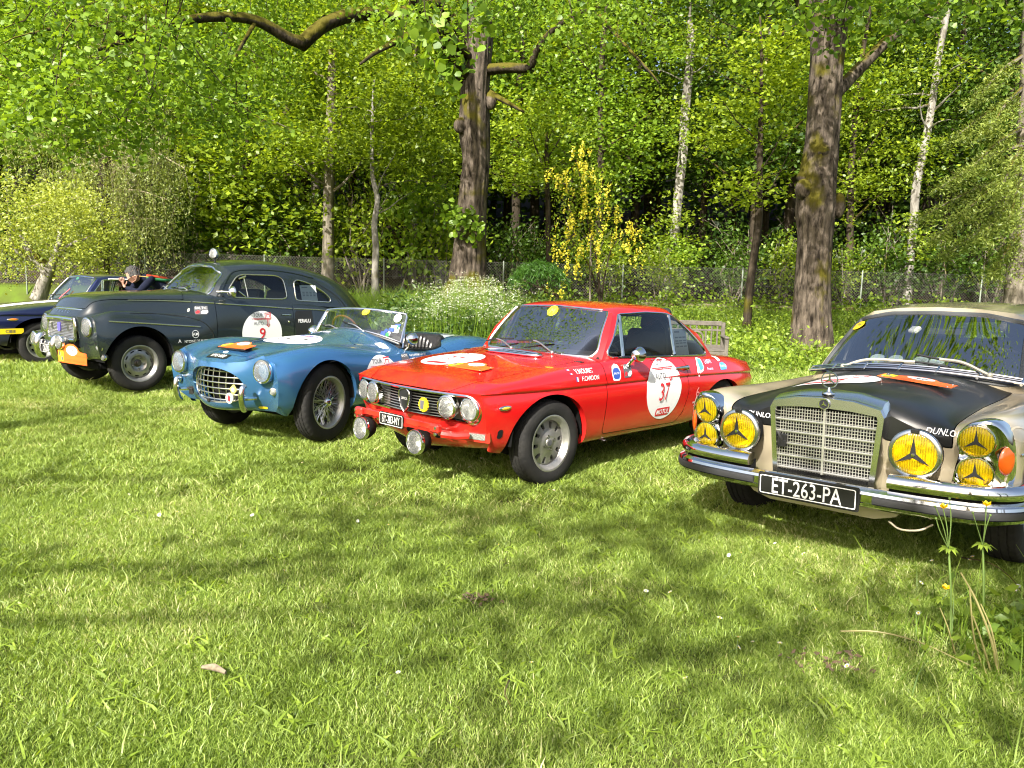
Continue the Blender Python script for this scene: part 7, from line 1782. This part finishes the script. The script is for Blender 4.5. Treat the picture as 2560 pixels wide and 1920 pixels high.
    ring = tube([(0, .042*math.cos(t), .042*math.sin(t)) for t in np.linspace(0, 2*math.pi, 33)[:-1]], .0035, 6, True)
    arms = prism(star(.042, .006), -.003, .003, 'yz')
    o = mk('bonnet_ornament', join([xf(join([ring, arms]), (.672, 0, .962)), lathe([(0, 0), (0, 0)], 3) if 0 else xf(lathe([(.034, 0), (.032, .008), (.014, .014), (.008, .024), (.006, .034), (0, .035)], 20), (.672, 0, .888))]), CHROME, car)
    # lamp units: chrome bezel, two yellow lamps with black stars, amber turn lens
    BK = pmat('star_black', (.008, .008, .008), .6)
    def lamp_star(parent, c, r, rot): mk('star', xf((np.hstack([np.array(star(r, r*.17)), np.zeros((6, 1))]), [(0, 1, 5), (1, 2, 3), (3, 4, 5), (1, 3, 5)]), c, rot), BK, parent, smooth=False)
    for s in (1, -1):
        ol = [(y-.014, z-.022) for y, z in [(.635,.53),(.79,.505),(.845,.52),(.865,.60),(.862,.70),(.845,.78),(.81,.835),(.765,.855),(.705,.845),(.655,.805),(.632,.74),(.640,.68),(.628,.60)]]
        P = catmull([(y, z, 0) for y, z in ol], 4, True)[:, :2]; c = P.mean(0); m = len(P)
        sl = lambda y: -.55*max(0, y-.74)**1.0*(y > .74)-.0
        rows = []
        for (k, dx) in ((1.0, -.10), (1.0, -.015), (.965, .006), (.90, .012), (.80, .004), (.40, .0), (.01, .0)):
            rows.append([(.668+dx+sl(c[0]+(y-c[0])*k)+.10*(z-.68), s*(c[0]+(y-c[0])*k), c[1]+(z-c[1])*k) for y, z in P])
        V = np.array([p for r_ in rows for p in r_]); F = [(k*m+i, k*m+(i+1) % m, (k+1)*m+(i+1) % m, (k+1)*m+i) for k in range(len(rows)-1) for i in range(m)]
        o = mk('lamp_unit', (V, F if s > 0 else [f[::-1] for f in F]), CHROME, car, sharp=40)
        for z in (.731, .578):
            q = Vector((.688+.10*(z-.68), s*.708, z)); d = Vector((1, s*.10, -.08))
            h = lamp(car, 'headlight', q, d, .073, LENS_Y, depth=.07, ring=.008, dome=.020)
            rot = frame(d); lamp_star(h, q+rot @ Vector((0, 0, .021)), .060, rot)
        am = [(.788,.625),(.826,.575),(.838,.64),(.832,.70),(.808,.712)]
        mk('turn_lens', xf(sphere((0, 0, 0), 1, 16, 10, (.045, .016, .068)), (.632, s*.822, .645), frame((.55, s*.83, 0)) @ Matrix(((1, 0, 0), (0, 0, 1), (0, -1, 0)))), AMBER, car)
        p = Vector((.755, s*.463, .643)); d = Vector((1, s*.03, -.03)); rot = frame(d)
        h = lamp(car, 'driving_lamp', p, d, .102, LENS_Y, depth=.10, ring=.020, shell=MATTE, dome=.026, body=pmat('satin_chrome', (.62, .62, .61), .22, 1.0))
        lamp_star(h, p+rot @ Vector((0, 0, .028)), .093, rot)
        mk('lens_cap', xf(lathe([(.011, 0), (.009, .004), (0, .005)], 6), p+rot @ Vector((0, 0, .028)), rot), CHROME, h)
        [mk('clip', xf(box((0, t*.115, .004), (.040, .022, .03), .005), p, rot), BLACK, h) for t in (1, -1)]
        printed(car, 'tyre_maker_name', full, 'F', (.545 if s > 0 else -.400, .742 if s > 0 else .728), [(text_shape('DUNLOP', .040, .008, .15, 1, 1.0), WHITE, .004)])
    # bumper: full width blade with rubber strip, second tier at the sides
    half = [(.828, .0), (.828, .32), (.812, .55), (.775, .73), (.705, .835), (.60, .895), (.45, .915), (.30, .92)]
    full_path = catmull([(x, -y, 0) for x, y in half[::-1]]+[(x, y, 0) for x, y in half[1:]], 4)[:, :2]
    prof = [(-.03, -.055), (.0, -.052), (.028, -.035), (.032, -.022), (.026, -.018), (.026, .018), (.032, .022), (.028, .036), (.0, .052), (-.03, .05)]
    o = mk('bumper', sweep(full_path, prof, .405), CHROME, car, sharp=30)
    rub = [(.02, -.018), (.036, -.016), (.039, 0), (.036, .016), (.02, .018)]
    for s in (1, -1):
        q = [(x, y*s) for x, y in catmull([(x, y, 0) for x, y in half], 4)[:, :2] if y > .31]
        q = [(.828, s*.315)]+q
        mk('rubber_strip', sweep(q, rub, .405), pmat('bumper_rubber', (.03, .03, .032), .45), o)
        q = [(x-.030, y*s) for x, y in catmull([(x, y, 0) for x, y in half], 4)[:, :2] if y > .40]
        pr = [(-.03, -.03), (.0, -.036), (.028, -.030), (.034, -.010), (.030, .012), (.012, .030), (-.02, .036), (-.05, .03)]
        q = [(.795, s*.365)]+q
        mk('upper_bumper', sweep(q, pr, .500), CHROME, car)
        mk('bumper_gap', sweep(q, [(-.06, -.03), (-.01, -.03), (-.01, .03), (-.06, .03)], .462), MATTE, car)
    plate(car, (.872, -.012, .395), .52, .112, 'ET-263-PA', (1, 0, 0), tsize=.116, sx=.73, off=.006)
    mk('number_plate_back', xf(prism(rrect(.535, .125, .01), -.012, -.007), (.872, -.012, .395), frame((1, 0, 0))), BLACK, car, smooth=False)
    mk('front_apron', join([prism([(-.42,.345),(-.38,.305),(-.28,.275),(.28,.275),(.38,.305),(.42,.345)], .70, .715, 'yz'), box((.62, 0, .28), (.12, .60, .012))]), PA, car, smooth=False)
    mk('cable', tube(catmull([(.74, .36, .285), (.76, .42, .262), (.74, .50, .27), (.70, .55, .30)], 5), .005, 6), pmat('cable_cream', (.45, .40, .28), .6), car)
    # bonnet print, windscreen things
    grey, red = rally_mark(1.2)
    printed(car, 'bonnet_roundel', full, 'T', (.10, -.20), [(shape_fill(ellipse(.25, .27), .03), WHITE, .003), (shp(grey, 0, .12), GREY_PRINT, .005), (shp(red, 0, .12), RED_PRINT, .005), (shp(text_shape('46', .2, .004, .1, 1, .8), 0, -.03), RED_PRINT, .005), (shp(shape_fill(rrect(.2, .05), .03), 0, -.19), RED_PRINT, .005)])
    a, b_, c = on_top(full, .0, .26), on_top(full, -.20, .26), on_top(full, -.10, .20, .012)
    fw = (a-b_).normalized(); si = Vector((0, 1, -.10)).normalized(); up = fw.cross(si).normalized(); si = up.cross(fw)
    rally_plaque(car, c, Matrix((si, -fw, up)).transposed(), '46', .40)
    for y, z in ((-.40, .965),): pass
    p, n_, _, _ = wb.ray_cast(Vector((2, -.50, 1.192)), Vector((-1, 0, 0)))
    rot = frame(n_ if n_.x > 0 else -n_); m_sticker(car, p+Vector((.006, 0, .003)), rot, .052)
    p, n_, _, _ = wb.ray_cast(Vector((2, -.10, 1.195)), Vector((-1, 0, 0)))
    mk('toll_tag', xf(box((0, 0, -.02), (.09, .055, .03), .008), p+Vector((-.01, 0, 0)), rot), WHITE_DIM, car)
    mk('rear_view_mirror', join([box((-1.17, .04, 1.165), (.03, .24, .06), .012), tube([(-1.17, .04, 1.17), (-1.12, .04, 1.27)], .008, 6)]), BLACK, car)
    cr = pmat('wiper_cream', (.45, .42, .34), .4, .3)
    for (pv, ct, bl) in (((-.58, -.42, .930), (-.60, -.26, .985), ((-.60, -.20, .960), (-.62, .02, .985), (-.60, .22, .968))), ((-.56, .46, .935), (-.60, .30, 1.0), ((-.66, .02, 1.030), (-.64, .16, 1.01), (-.58, .40, .975)))):
        o = mk('wiper', join([tube(catmull([pv, ct, bl[1]], 5), .010, 6), sphere(pv, .018, 10, 6)]), cr, car)
        mk('wiper_blade', tube(catmull(bl, 4), .008, 6), BLACK, o)
    mk('dashboard', join([subsurf(*box((-.98, 0, .86), (.42, 1.34, .15), .04), None, 2)]), INTER, car)
    for y in (-.12, .0, .16, .26): mk('dash_clock', xf(lathe([(.045, -.02), (.048, .03), (.040, .035), (0, .03)], 20), (-.88, y-.18, .955), frame((.5, 0, .86))), pmat('clock_glass', (.25, .3, .32), .1, coat=1), car)
    steering(car, (-1.28, .37, .88), .205); 
    for s in (1, -1): seat(car, -1.75, s*.36, .50, .54, .52, True)
    seat(car, -2.55, 0, .52, 1.2, .45, False, 'rear_seat')
    mk('roll_cage', join([tube(catmull([(-1.98, -.60, .5), (-2.0, -.58, .95), (-2.0, -.48, 1.20), (-2.0, 0, 1.25), (-2.0, .48, 1.20), (-2.0, .58, .95), (-1.98, .60, .5)], 5), .022, 8), tube([(-2.0, -.5, 1.15), (-2.6, -.5, .85)], .02, 8), tube([(-2.0, .5, 1.15), (-2.6, .5, .85)], .02, 8)]+[tube(catmull([(-1.0, s*.60, .75), (-1.10, s*.60, 1.0), (-1.30, s*.55, 1.19), (-2.0, s*.50, 1.20)], 5), .022, 8) for s in (1, -1)]), BLACK, car)
    mk('floor_pan', join([box((-1.4, 0, .30), (3.6, 1.3, .10), .02), box((-1.4, 0, .45), (3.6, .9, .2), .02), box((.30, 0, .34), (.6, 1.15, .06), .02)]+[box((-1.75, s*.69, .62), (2.0, .03, .42), .01) for s in (1, -1)]), UNDER, car)
    wells(car, (0, -2.75), .34, .39, .50, .86)
    for s in (1, -1): mk('wing_strip', tube([on_side(full, .56, .668, .004, s), on_side(full, .3, .668, .006, s), on_side(full, -.7, .668, .006, s)], [.006, .010, .010], 8), CHROME, car)
    fl = [(-.06,-.05),(-.02,-.01),(0,-.06),(.03,-.01),(.06,-.05),(.07,.03),(.04,.01),(.03,.07),(0,.02),(-.03,.05),(-.05,.0),(-.08,.04)]
    printed(car, 'flame_sticker', full, 'L', (.44, .575), [(shape_fill([(a*1.12, b*1.15) for a, b in fl], .02), GREY_PRINT, .003), (shape_fill(fl, .02), pmat('flame_red', (.75, .04, .02), .4), .0045)])
    ghost = pmat('pale_sticker', (.50, .43, .30), .35, coat=1)
    printed(car, 'flame_outline', full, 'L', (.52, .76), [(joins([outline(ellipse(.07, .035, 24), .008), shp(outline(ellipse(.06, .03, 24), .008), .0, -.07)]), ghost, .003)])
    for (x, y, z) in ((-.05, .735, .325), (-.05, -.735, .325), (-2.75, .71, .325), (-2.75, -.71, .325)):
        wheel(car, x, y, z, 'slots', .335, .195, .19, right=y < 0)
    return car
SALOON = saloon()
# ------------------------------------------------------------------ navy coupe at the left edge
def navy():
    car = car_root('navy_coupe', 'navy blue two-door coupe with white bonnet stripe at the left edge', -7.70, 12.18, 38.5, -.01)
    car.scale = (1.04, 1.02, 1.075)
    PA = paint('navy_paint', (.006, .009, .045), .28, 1.0)
    full = build_coupe(car, PA, True)
    mk('grille_back', join([box((.60, 0, .583), (.012, 1.28, .19))]), MATTE, car)
    for k in range(9): mk('grille_bar', tube([(.665+.045*(1-(y/.34)**2), y, .506+k*.0195) for y in np.linspace(-.335, .335, 9)], .0032, 5), pmat('bar_silver', (.5, .5, .5), .3, .9), car)
    for s in (1, -1):
        for y, x in ((.592, .668), (.418, .715)): lamp(car, 'headlight', (x, s*y, .588), (1, s*.10, 0), .070, depth=.085, ring=.014)
        p = on_side(full, .36, .640, 0, s)
        o = mk('repeater', xf(sphere((0, 0, 0), 1, 14, 8, (.080, .012, .022)), p), CHROME, car); mk('lens', xf(sphere((0, 0, 0), 1, 14, 8, (.068, .018, .016)), p), pmat('repeater_orange', (.85, .22, .02), .15, coat=1), o)
    printed(car, 'bonnet_stripe', full, 'T', (.10, .16), [(shape_fill([(-.14, -.62), (.14, -.62), (.14, .55), (-.14, .55)], .04), WHITE, .003)])
    printed(car, 'yellow_sticker', full, 'L', (.40, .48), [(shape_fill(rrect(.32, .075), .03), YELLOW, .003), (shp(text_shape('CIBIE', .055, .008), 0, 0), GREY_PRINT, .005)])
    printed(car, 'side_sponsor', full, 'L', (-1.2, .76), [(text_shape('RALLYE', .09, .004), WHITE, .003)])
    p = Vector((-1.28, .575, 1.213))
    mk('roof_sticker', tube([(-1.05, .562, 1.207), (-1.5, .568, 1.203)], .012, 5), WHITE_DIM, car)
    m = mk('green_sticker', xf(prism(ellipse(.05, .025, 20), 0, .001), Vector((-.845, -.05, 1.205)), frame((.82, 0, .57))), pmat('green_print', (.03, .25, .08), .5), car, smooth=False)
    mk('wiper_red', tube([(-.52, .05, .90), (-.66, .12, 1.05)], .008, 5), RED_PRINT, car)
    for (x, y, z) in ((0, .665, .29), (0, -.665, .29), (-2.33, .655, .29), (-2.33, -.655, .29)):
        wheel(car, x, y, z, 'slots', .300, .188, .165, steer=R(-4) if x == 0 else 0, right=y < 0)
    return car
NAVY = navy()
# ------------------------------------------------------------------ plants and litter in the grass near the camera
def buttercup(u, v, y_hint, heads, label, seed):
    rng = np.random.default_rng(seed); d = at(u, v, 1.0)-Vector((0, 0, CAMH)); b = Vector((0, 0, CAMH))+d*(-CAMH/d.z); root = plant_root('buttercup', (b.x, b.y, 0), label, 'wild flower', 'buttercups beside the champagne saloon'); o = b
    st = pmat('stem_green', (.14, .22, .05), .6); node = at((u*.75+heads[0][0]*.25), v-(v-heads[0][1])*.70, b.y)-o
    mk('stem', tube(catmull([(0, 0, 0), node*.5+Vector((.006, 0, 0)), node], 5), .0042, 6), st, root)
    for hu, hv, fl in heads:
        t = at(hu, hv, b.y)-o; mk('stem', tube(catmull([node, (node+t)/2+Vector((rng.normal()*.008, 0, .01)), t], 5), .0020, 5), st, root)
        if fl:
            pet = []
            for k in range(5):
                a = 2*math.pi*k/5; e = [(0, 0, 0), (.011, -.012, .011), (.017, 0, .022), (.011, .012, .011)]; pet.append(xf((np.array(e), [(0, 1, 2, 3)]), t, (0, 0, a)))
            mk('flower', join(pet), pmat('buttercup_yellow', (.85, .55, .005), .25, coat=.5), root)
        else: mk('bud', sphere(t, .005, 8, 6), st, root)
    lv = []
    for k in range(5):
        a = 2*math.pi*k/5+seed; 
        for j in (-.5, 0, .5):
            c, s = math.cos(a+j), math.sin(a+j); L_ = .055 if j == 0 else .042
            lv.append((np.array([node, node+Vector((c*L_*.5-s*.008, s*L_*.5+c*.008, .006)), node+Vector((c*L_, s*L_, -.012)), node+Vector((c*L_*.5+s*.008, s*L_*.5-c*.008, .006))]), [(0, 1, 2, 3)]))
    mk('leaf', join(lv), L_BANK, root, smooth=False)
buttercup(2376, 1605, 3.1, [(2358, 1272, True), (2374, 1246, False), (2338, 1266, False), (2340, 1296, False)], 'left buttercup with one open yellow flower in front of the chrome bumper', 1)
buttercup(2454, 1590, 3.1, [(2466, 1266, True), (2432, 1282, False), (2476, 1288, False)], 'right buttercup with one yellow flower in front of the chrome bumper', 2)
buttercup(2352, 1560, 3.2, [(2364, 1474, True)], 'short buttercup with a low flower among the weeds', 3)
def weed_clump():
    rng = np.random.default_rng(5); root = plant_root('weed_clump', (2.05, 2.95, 0), 'leafy weed clump with yellowed stalks in the lower right corner', 'weed'); o = np.array((2.05, 2.95, 0))
    for k, (p, r) in enumerate((([(2498, 1690), (2478, 1600), (2440, 1500), (2402, 1432)], .0055), ([(2480, 1680), (2450, 1590), (2432, 1540)], .0045), ([(2470, 1690), (2436, 1600), (2424, 1470)], .0045), ([(2392, 1640), (2370, 1570), (2350, 1520)], .0035), ([(2500, 1680), (2480, 1580), (2452, 1510)], .004))):
        d = at(*p[0], 1.0)-Vector((0, 0, CAMH)); y = (d*(-CAMH/d.z)).y; q = [np.array(at(u, v, y))-o for u, v in p]; q[0][2] = -.01
        mk('stalk', tube(catmull(q, 5), np.linspace(r, r*.6, (len(q)-1)*5+1), 7), L_STRAW, root)
    P = np.stack([rng.normal(size=420)*.22+.16, rng.normal(size=420)*.20, .02+.13*rng.random(420)], 1); mk('leaf', leaves(P, .055, rng, .9, .6, .3), L_BANK, root, smooth=False, kind='stuff')
    P = np.stack([rng.normal(size=900)*.30+.2, rng.normal(size=900)*.28-.05, 0*rng.random(900)], 1); mk('blade', blades(P, .17, .005, rng, .7), L_TALL, root, smooth=False, kind='stuff')
weed_clump()
def litter():
    rng = np.random.default_rng(6)
    def gp(u, v): d = at(u, v, 1.0)-Vector((0, 0, CAMH)); return Vector((0, 0, CAMH))+d*(-CAMH/d.z)
    spots = [(1816, 1638), (1842, 1640), (1835, 1402), (1854, 1404), (1886, 1634), (1950, 1646), (2142, 1700), (1332, 1692), (1728, 1736), (1790, 1586), (1946, 1380), (1984, 1398), (2026, 1412), (2012, 1550), (1610, 1510), (1690, 1508), (1374, 1244), (1464, 1248), (1370, 1250), (1180, 1280), (410, 1298), (432, 1306), (312, 1250), (92, 1320), (1200, 1164), (1180, 1182), (890, 1306), (972, 1340), (760, 1172), (2340, 1428), (2420, 1424), (2442, 1422), (2524, 1490), (2540, 1488), (2280, 1480), (2300, 1560), (2290, 1530), (1000, 1714), (1040, 1300), (900, 1252), (640, 1310), (1240, 1390), (700, 1450)]
    wm, ym = pmat('daisy_white', (.82, .82, .80), .6), pmat('daisy_yellow', (.75, .50, .02), .6); proto = None; gs = pmat('stem_green', (.14, .22, .05), .6)
    for i, (u, v) in enumerate(spots):
        p = gp(u, v)
        if proto is None:
            proto = tag(empty('daisy'), 'tiny white daisy with yellow centre growing in the lawn', 'wild flower', 'daisies dotted over the lawn')
            pet = [(np.array([(0, 0, .062), (.007*math.cos(a-.16), .007*math.sin(a-.16), .064), (.0125*math.cos(a), .0125*math.sin(a), .066), (.007*math.cos(a+.16), .007*math.sin(a+.16), .064)]), [(0, 1, 2, 3)]) for a in np.linspace(0, 6.283, 17)[:-1]]
            mk('petal', join(pet), wm, proto, smooth=False); mk('disc', sphere((0, 0, .064), .0045, 8, 6, (1, 1, .6)), ym, proto); mk('stem', tube([(0, 0, 0), (.004, 0, .03), (0, 0, .062)], .0012, 4), gs, proto); o = proto
        else: o = copy_tree(proto)
        s = .75+.4*rng.random(); o.location = (p.x, p.y, 0); o.scale = (s, s, s); o.rotation_euler = (rng.normal()*.35+.35, rng.normal()*.3, rng.random()*6.28)
    p = gp(535, 1695); tag(mk('bark_piece', xf(ridged([(-.05, 0, .01), (0, .004, .016), (.055, -.006, .012)], [.006, .012, .006], 10, .15, 4, 3, 4), (p.x, p.y, .022), (0, 0, -.3)), pmat('bark_litter', (.26, .21, .14), .9, noise=(60, .5))), 'pale broken piece of bark lying in the grass', 'twig')
    def twig(pts, r, label, m):
        q = catmull([gp(u, v)+Vector((0, 0, h)) for u, v, h in pts], 5); tag(mk('twig', tube(q, np.linspace(r, r*.5, len(q)), 6), m), label, 'twig')
    twig([(2400, 1416, .05), (2470, 1440, .07), (2520, 1470, .06), (2556, 1510, .04), (2550, 1545, .02)], .0035, 'thin dark twig bending over the grass by the right edge', B_DARK)
    twig([(2100, 1598, .035), (2190, 1608, .05), (2300, 1640, .055), (2440, 1690, .03)], .004, 'long pale straw stalk lying across the grass at lower right', L_STRAW)
    twig([(1272, 1720, .03), (1262, 1755, .035), (1276, 1778, .02)], .004, 'short grey twig in the grass at lower centre', B_GREY)
    for u, v, sx in ((2060, 1665, .08), (1200, 1505, .04)):
        p = gp(u, v); P = np.stack([rng.normal(size=60)*sx+p.x, rng.normal(size=60)*sx*.6+p.y, .012+.02*rng.random(60)], 1)
        mk('dead_leaves', leaves(P, .028, rng, .8, .5, .3), pmat('dead_leaf', (.13, .09, .05), .9), smooth=False, kind='stuff')
litter()
# ------------------------------------------------------------------ man leaning to the window of the navy coupe
def person():
    a = R(38.5); fw = Vector((-math.sin(a), -math.cos(a), 0)); lf = Vector((math.cos(a), -math.sin(a), 0)); O = Vector((-7.70, 12.18, 0))
    W_ = lambda x, y, z: O+fw*x+lf*y+Vector((0, 0, z))
    base = W_(-1.85, 1.05, 0); root = tag(empty('person', base), 'man with grey hair in a navy jersey leaning to the window of the navy coupe', 'person')
    L = lambda x, y, z: tuple(W_(x, y, z)-base)
    def skin(name, verts, edges, radii, m, lev=2, par=None):
        me = bpy.data.meshes.new('t'); me.from_pydata(verts, edges, []); o = bpy.data.objects.new('t', me); COL.objects.link(o)
        md = o.modifiers.new('s', 'SKIN'); 
        for i, r in enumerate(radii): v = me.skin_vertices[0].data[i]; v.radius = r if isinstance(r, tuple) else (r, r); v.use_root = i == 0
        md.branch_smoothing = .6; s = o.modifiers.new('u', 'SUBSURF'); s.levels = lev
        dg = bpy.context.evaluated_depsgraph_get(); e = o.evaluated_get(dg).to_mesh(); V = np.array([v.co for v in e.vertices]); F = [tuple(p.vertices) for p in e.polygons]
        o.evaluated_get(dg).to_mesh_clear(); bpy.data.objects.remove(o); return mk(name, (V, F), m, par or root, sharp=None)
    SK = pmat('skin', (.38, .20, .14), .55, noise=(25, .15)); CL = pmat('navy_jersey', (.008, .011, .028), .9, noise=(30, .3), bump=(60, .3), spec=.2); TR = pmat('grey_trousers', (.10, .10, .11), .85, noise=(30, .3), spec=.2)
    # body from pelvis up the bent back to neck and head, arms, legs: one skinned chain
    V = [L(-1.93, 1.04, .98), L(-1.82, 1.00, 1.16), L(-1.66, .94, 1.28), L(-1.53, .89, 1.325), L(-1.45, .85, 1.345),       # 0-4 spine, neck
         L(-1.55, 1.07, 1.30), L(-1.31, 1.12, 1.09), L(-1.22, .88, 1.16),                                     # 5-7 left arm
         L(-1.52, .72, 1.30), L(-1.42, .66, 1.12), L(-1.34, .56, 1.16),                                       # 8-10 right arm
         L(-1.91, 1.14, .90), L(-1.84, 1.16, .50), L(-1.93, 1.16, .09), L(-1.95, .94, .90), L(-1.97, .93, .50), L(-2.10, .93, .09)]
    E_ = [(0, 1), (1, 2), (2, 3), (3, 4), (3, 5), (5, 6), (6, 7), (3, 8), (8, 9), (9, 10), (0, 11), (11, 12), (12, 13), (0, 14), (14, 15), (15, 16)]
    rad = [(.155, .13), (.15, .125), (.155, .13), (.13, .11), .060, .078, .056, .038, .078, .056, .038, .095, .07, .05, .095, .07, .05]
    skin('body', V, E_, rad, CL)
    skin('trousers', [V[0], V[11], V[12], V[13], V[14], V[15], V[16]], [(0, 1), (1, 2), (2, 3), (0, 4), (4, 5), (5, 6)], [(.165, .14), .105, .080, .060, .105, .080, .060], TR)
    for f, d in ((V[13], 1), (V[16], 1)):
        q = Vector(f); mk('shoe', xf(subsurf(*box((0, 0, 0), (.28, .10, .10), .03), None, 2), q+fw*.06-Vector((0, 0, .05)), Matrix.Rotation(math.atan2(fw.y, fw.x), 3, 'Z')), BLACK, root)
    # head: face turned to the car window, ear, nose, hair
    hc = Vector(L(-1.375, .82, 1.375)); fd = (fw*.20-lf*.90+Vector((0, 0, -.40))).normalized(); rot = frame(fd, (0, 0, 1))
    V_, F_ = subsurf(*box((0, 0, 0), (.155, .22, .19), .05), None, 3); V_ = V_*np.array([1, 1, 1]); V_[:, 0] *= 1-.9*np.maximum(0, -V_[:, 1]-.02)
    hd = mk('head', xf((V_*1.16, F_), hc, rot), SK, root, sharp=None)
    mk('nose', xf(sphere((0, -.005, .10), .018, 10, 8, (.8, 1.3, 1.2)), hc, rot), SK, hd)
    for s in (-1, 1):
        mk('ear', xf(sphere((s*.086, -.005, -.01), .03, 10, 8, (.35, 1.1, .75)), hc, rot), SK, hd); mk('eye', xf(sphere((s*.032, .02, .092), .010, 8, 6), hc, rot), pmat('eye_dark', (.05, .03, .02), .3), hd)
    mk('mouth', xf(box((0, -.055, .093), (.045, .008, .008), .003), hc, rot), pmat('lip', (.35, .12, .10), .5), hd)
    hair = [(p, f) for p, f in [subsurf(*box((0, 0, 0), (.160, .22, .19), .05), None, 3)]][0]; hv = hair[0]*1.20
    keep = [f for f in hair[1].tolist() if min(hv[i][1] for i in f) > .028 or (max(hv[i][2] for i in f) < -.005 and min(hv[i][1] for i in f) > -.06)]
    mk('hair', xf((hv+.004*np.random.default_rng(3).normal(size=hv.shape), keep), hc, rot), pmat('grey_hair', (.07, .068, .066), .85, noise=(60, .5), bump=(90, .6)), hd)
    # hands: palm and five bent fingers each
    for (w0, tgt, sgn) in ((Vector(V[7]), Vector(L(-1.20, .72, 1.26)), 1), (Vector(V[10]), Vector(L(-1.30, .50, 1.20)), -1)):
        up = (Vector((0, 0, 1))*.95+fw*.25).normalized(); sd = (fw*.8-lf*.2*sgn).normalized(); nm = up.cross(sd).normalized(); p0 = w0+(tgt-w0)*.35
        vs = [tuple(w0), tuple(p0), tuple(p0+up*.055)]; es = [(0, 1), (1, 2)]; rd = [(.030, .024), (.036, .018), (.042, .016)]
        for k, (off, ln) in enumerate(((-.033, .062), (-.011, .074), (.011, .070), (.033, .054))):
            b = p0+up*.075+sd*off; i = len(vs); vs += [tuple(b), tuple(b+up*ln*.5+nm*.006), tuple(b+up*ln*.85-nm*.008+sd*off*.12)]; es += [(2, i), (i, i+1), (i+1, i+2)]; rd += [.0105, .0095, .0080]
        i = len(vs); b = p0+sd*-.042*sgn+up*.02; vs += [tuple(b), tuple(b+up*.03-sd*.02*sgn), tuple(b+up*.055-sd*.026*sgn)]; es += [(1, i), (i, i+1), (i+1, i+2)]; rd += [.013, .011, .009]
        skin('hand', vs, es, rd, SK, 2)
    # rolled flag carried across the back
    f0, f1 = W_(-1.40, 1.03, 1.345), W_(-2.10, 1.16, 1.30); fr = tag(empty('rolled_flag', f0), 'rolled red, yellow and green flag lying across the back of the leaning man', 'flag')
    ax = f1-f0; n_ = Vector((0, 0, 1))
    mk('flag_pole', tube([Vector((0, 0, 0))-ax*.03, ax*.55, ax*1.0], .008, 8), pmat('pole_wood', (.55, .40, .12), .5), fr)
    for k, (m, dz, r0) in enumerate((((.50, .06, .02), .014, .020), ((.02, .16, .06), -.022, .024), ((.70, .42, .03), -.002, .012), ((.05, .02, .02), .004, .030))):
        c = [ax*t+n_*(dz*(1-.3*t)+.01*math.sin(9*t+k)) for t in ((.12, .3, .5, .7, .9, 1.0) if k != 3 else (.55, .7, .85, 1.0, 1.06))]
        mk('flag_cloth', tube(catmull(c, 4), [r0*(.5+.7*math.sin(math.pi*min(1, .12+.88*i/((len(c)-1)*4)))) for i in range((len(c)-1)*4+1)], 9), pmat('flag_cloth_%s' % 'abcd'[k], m, .8), fr, sharp=None)
person()
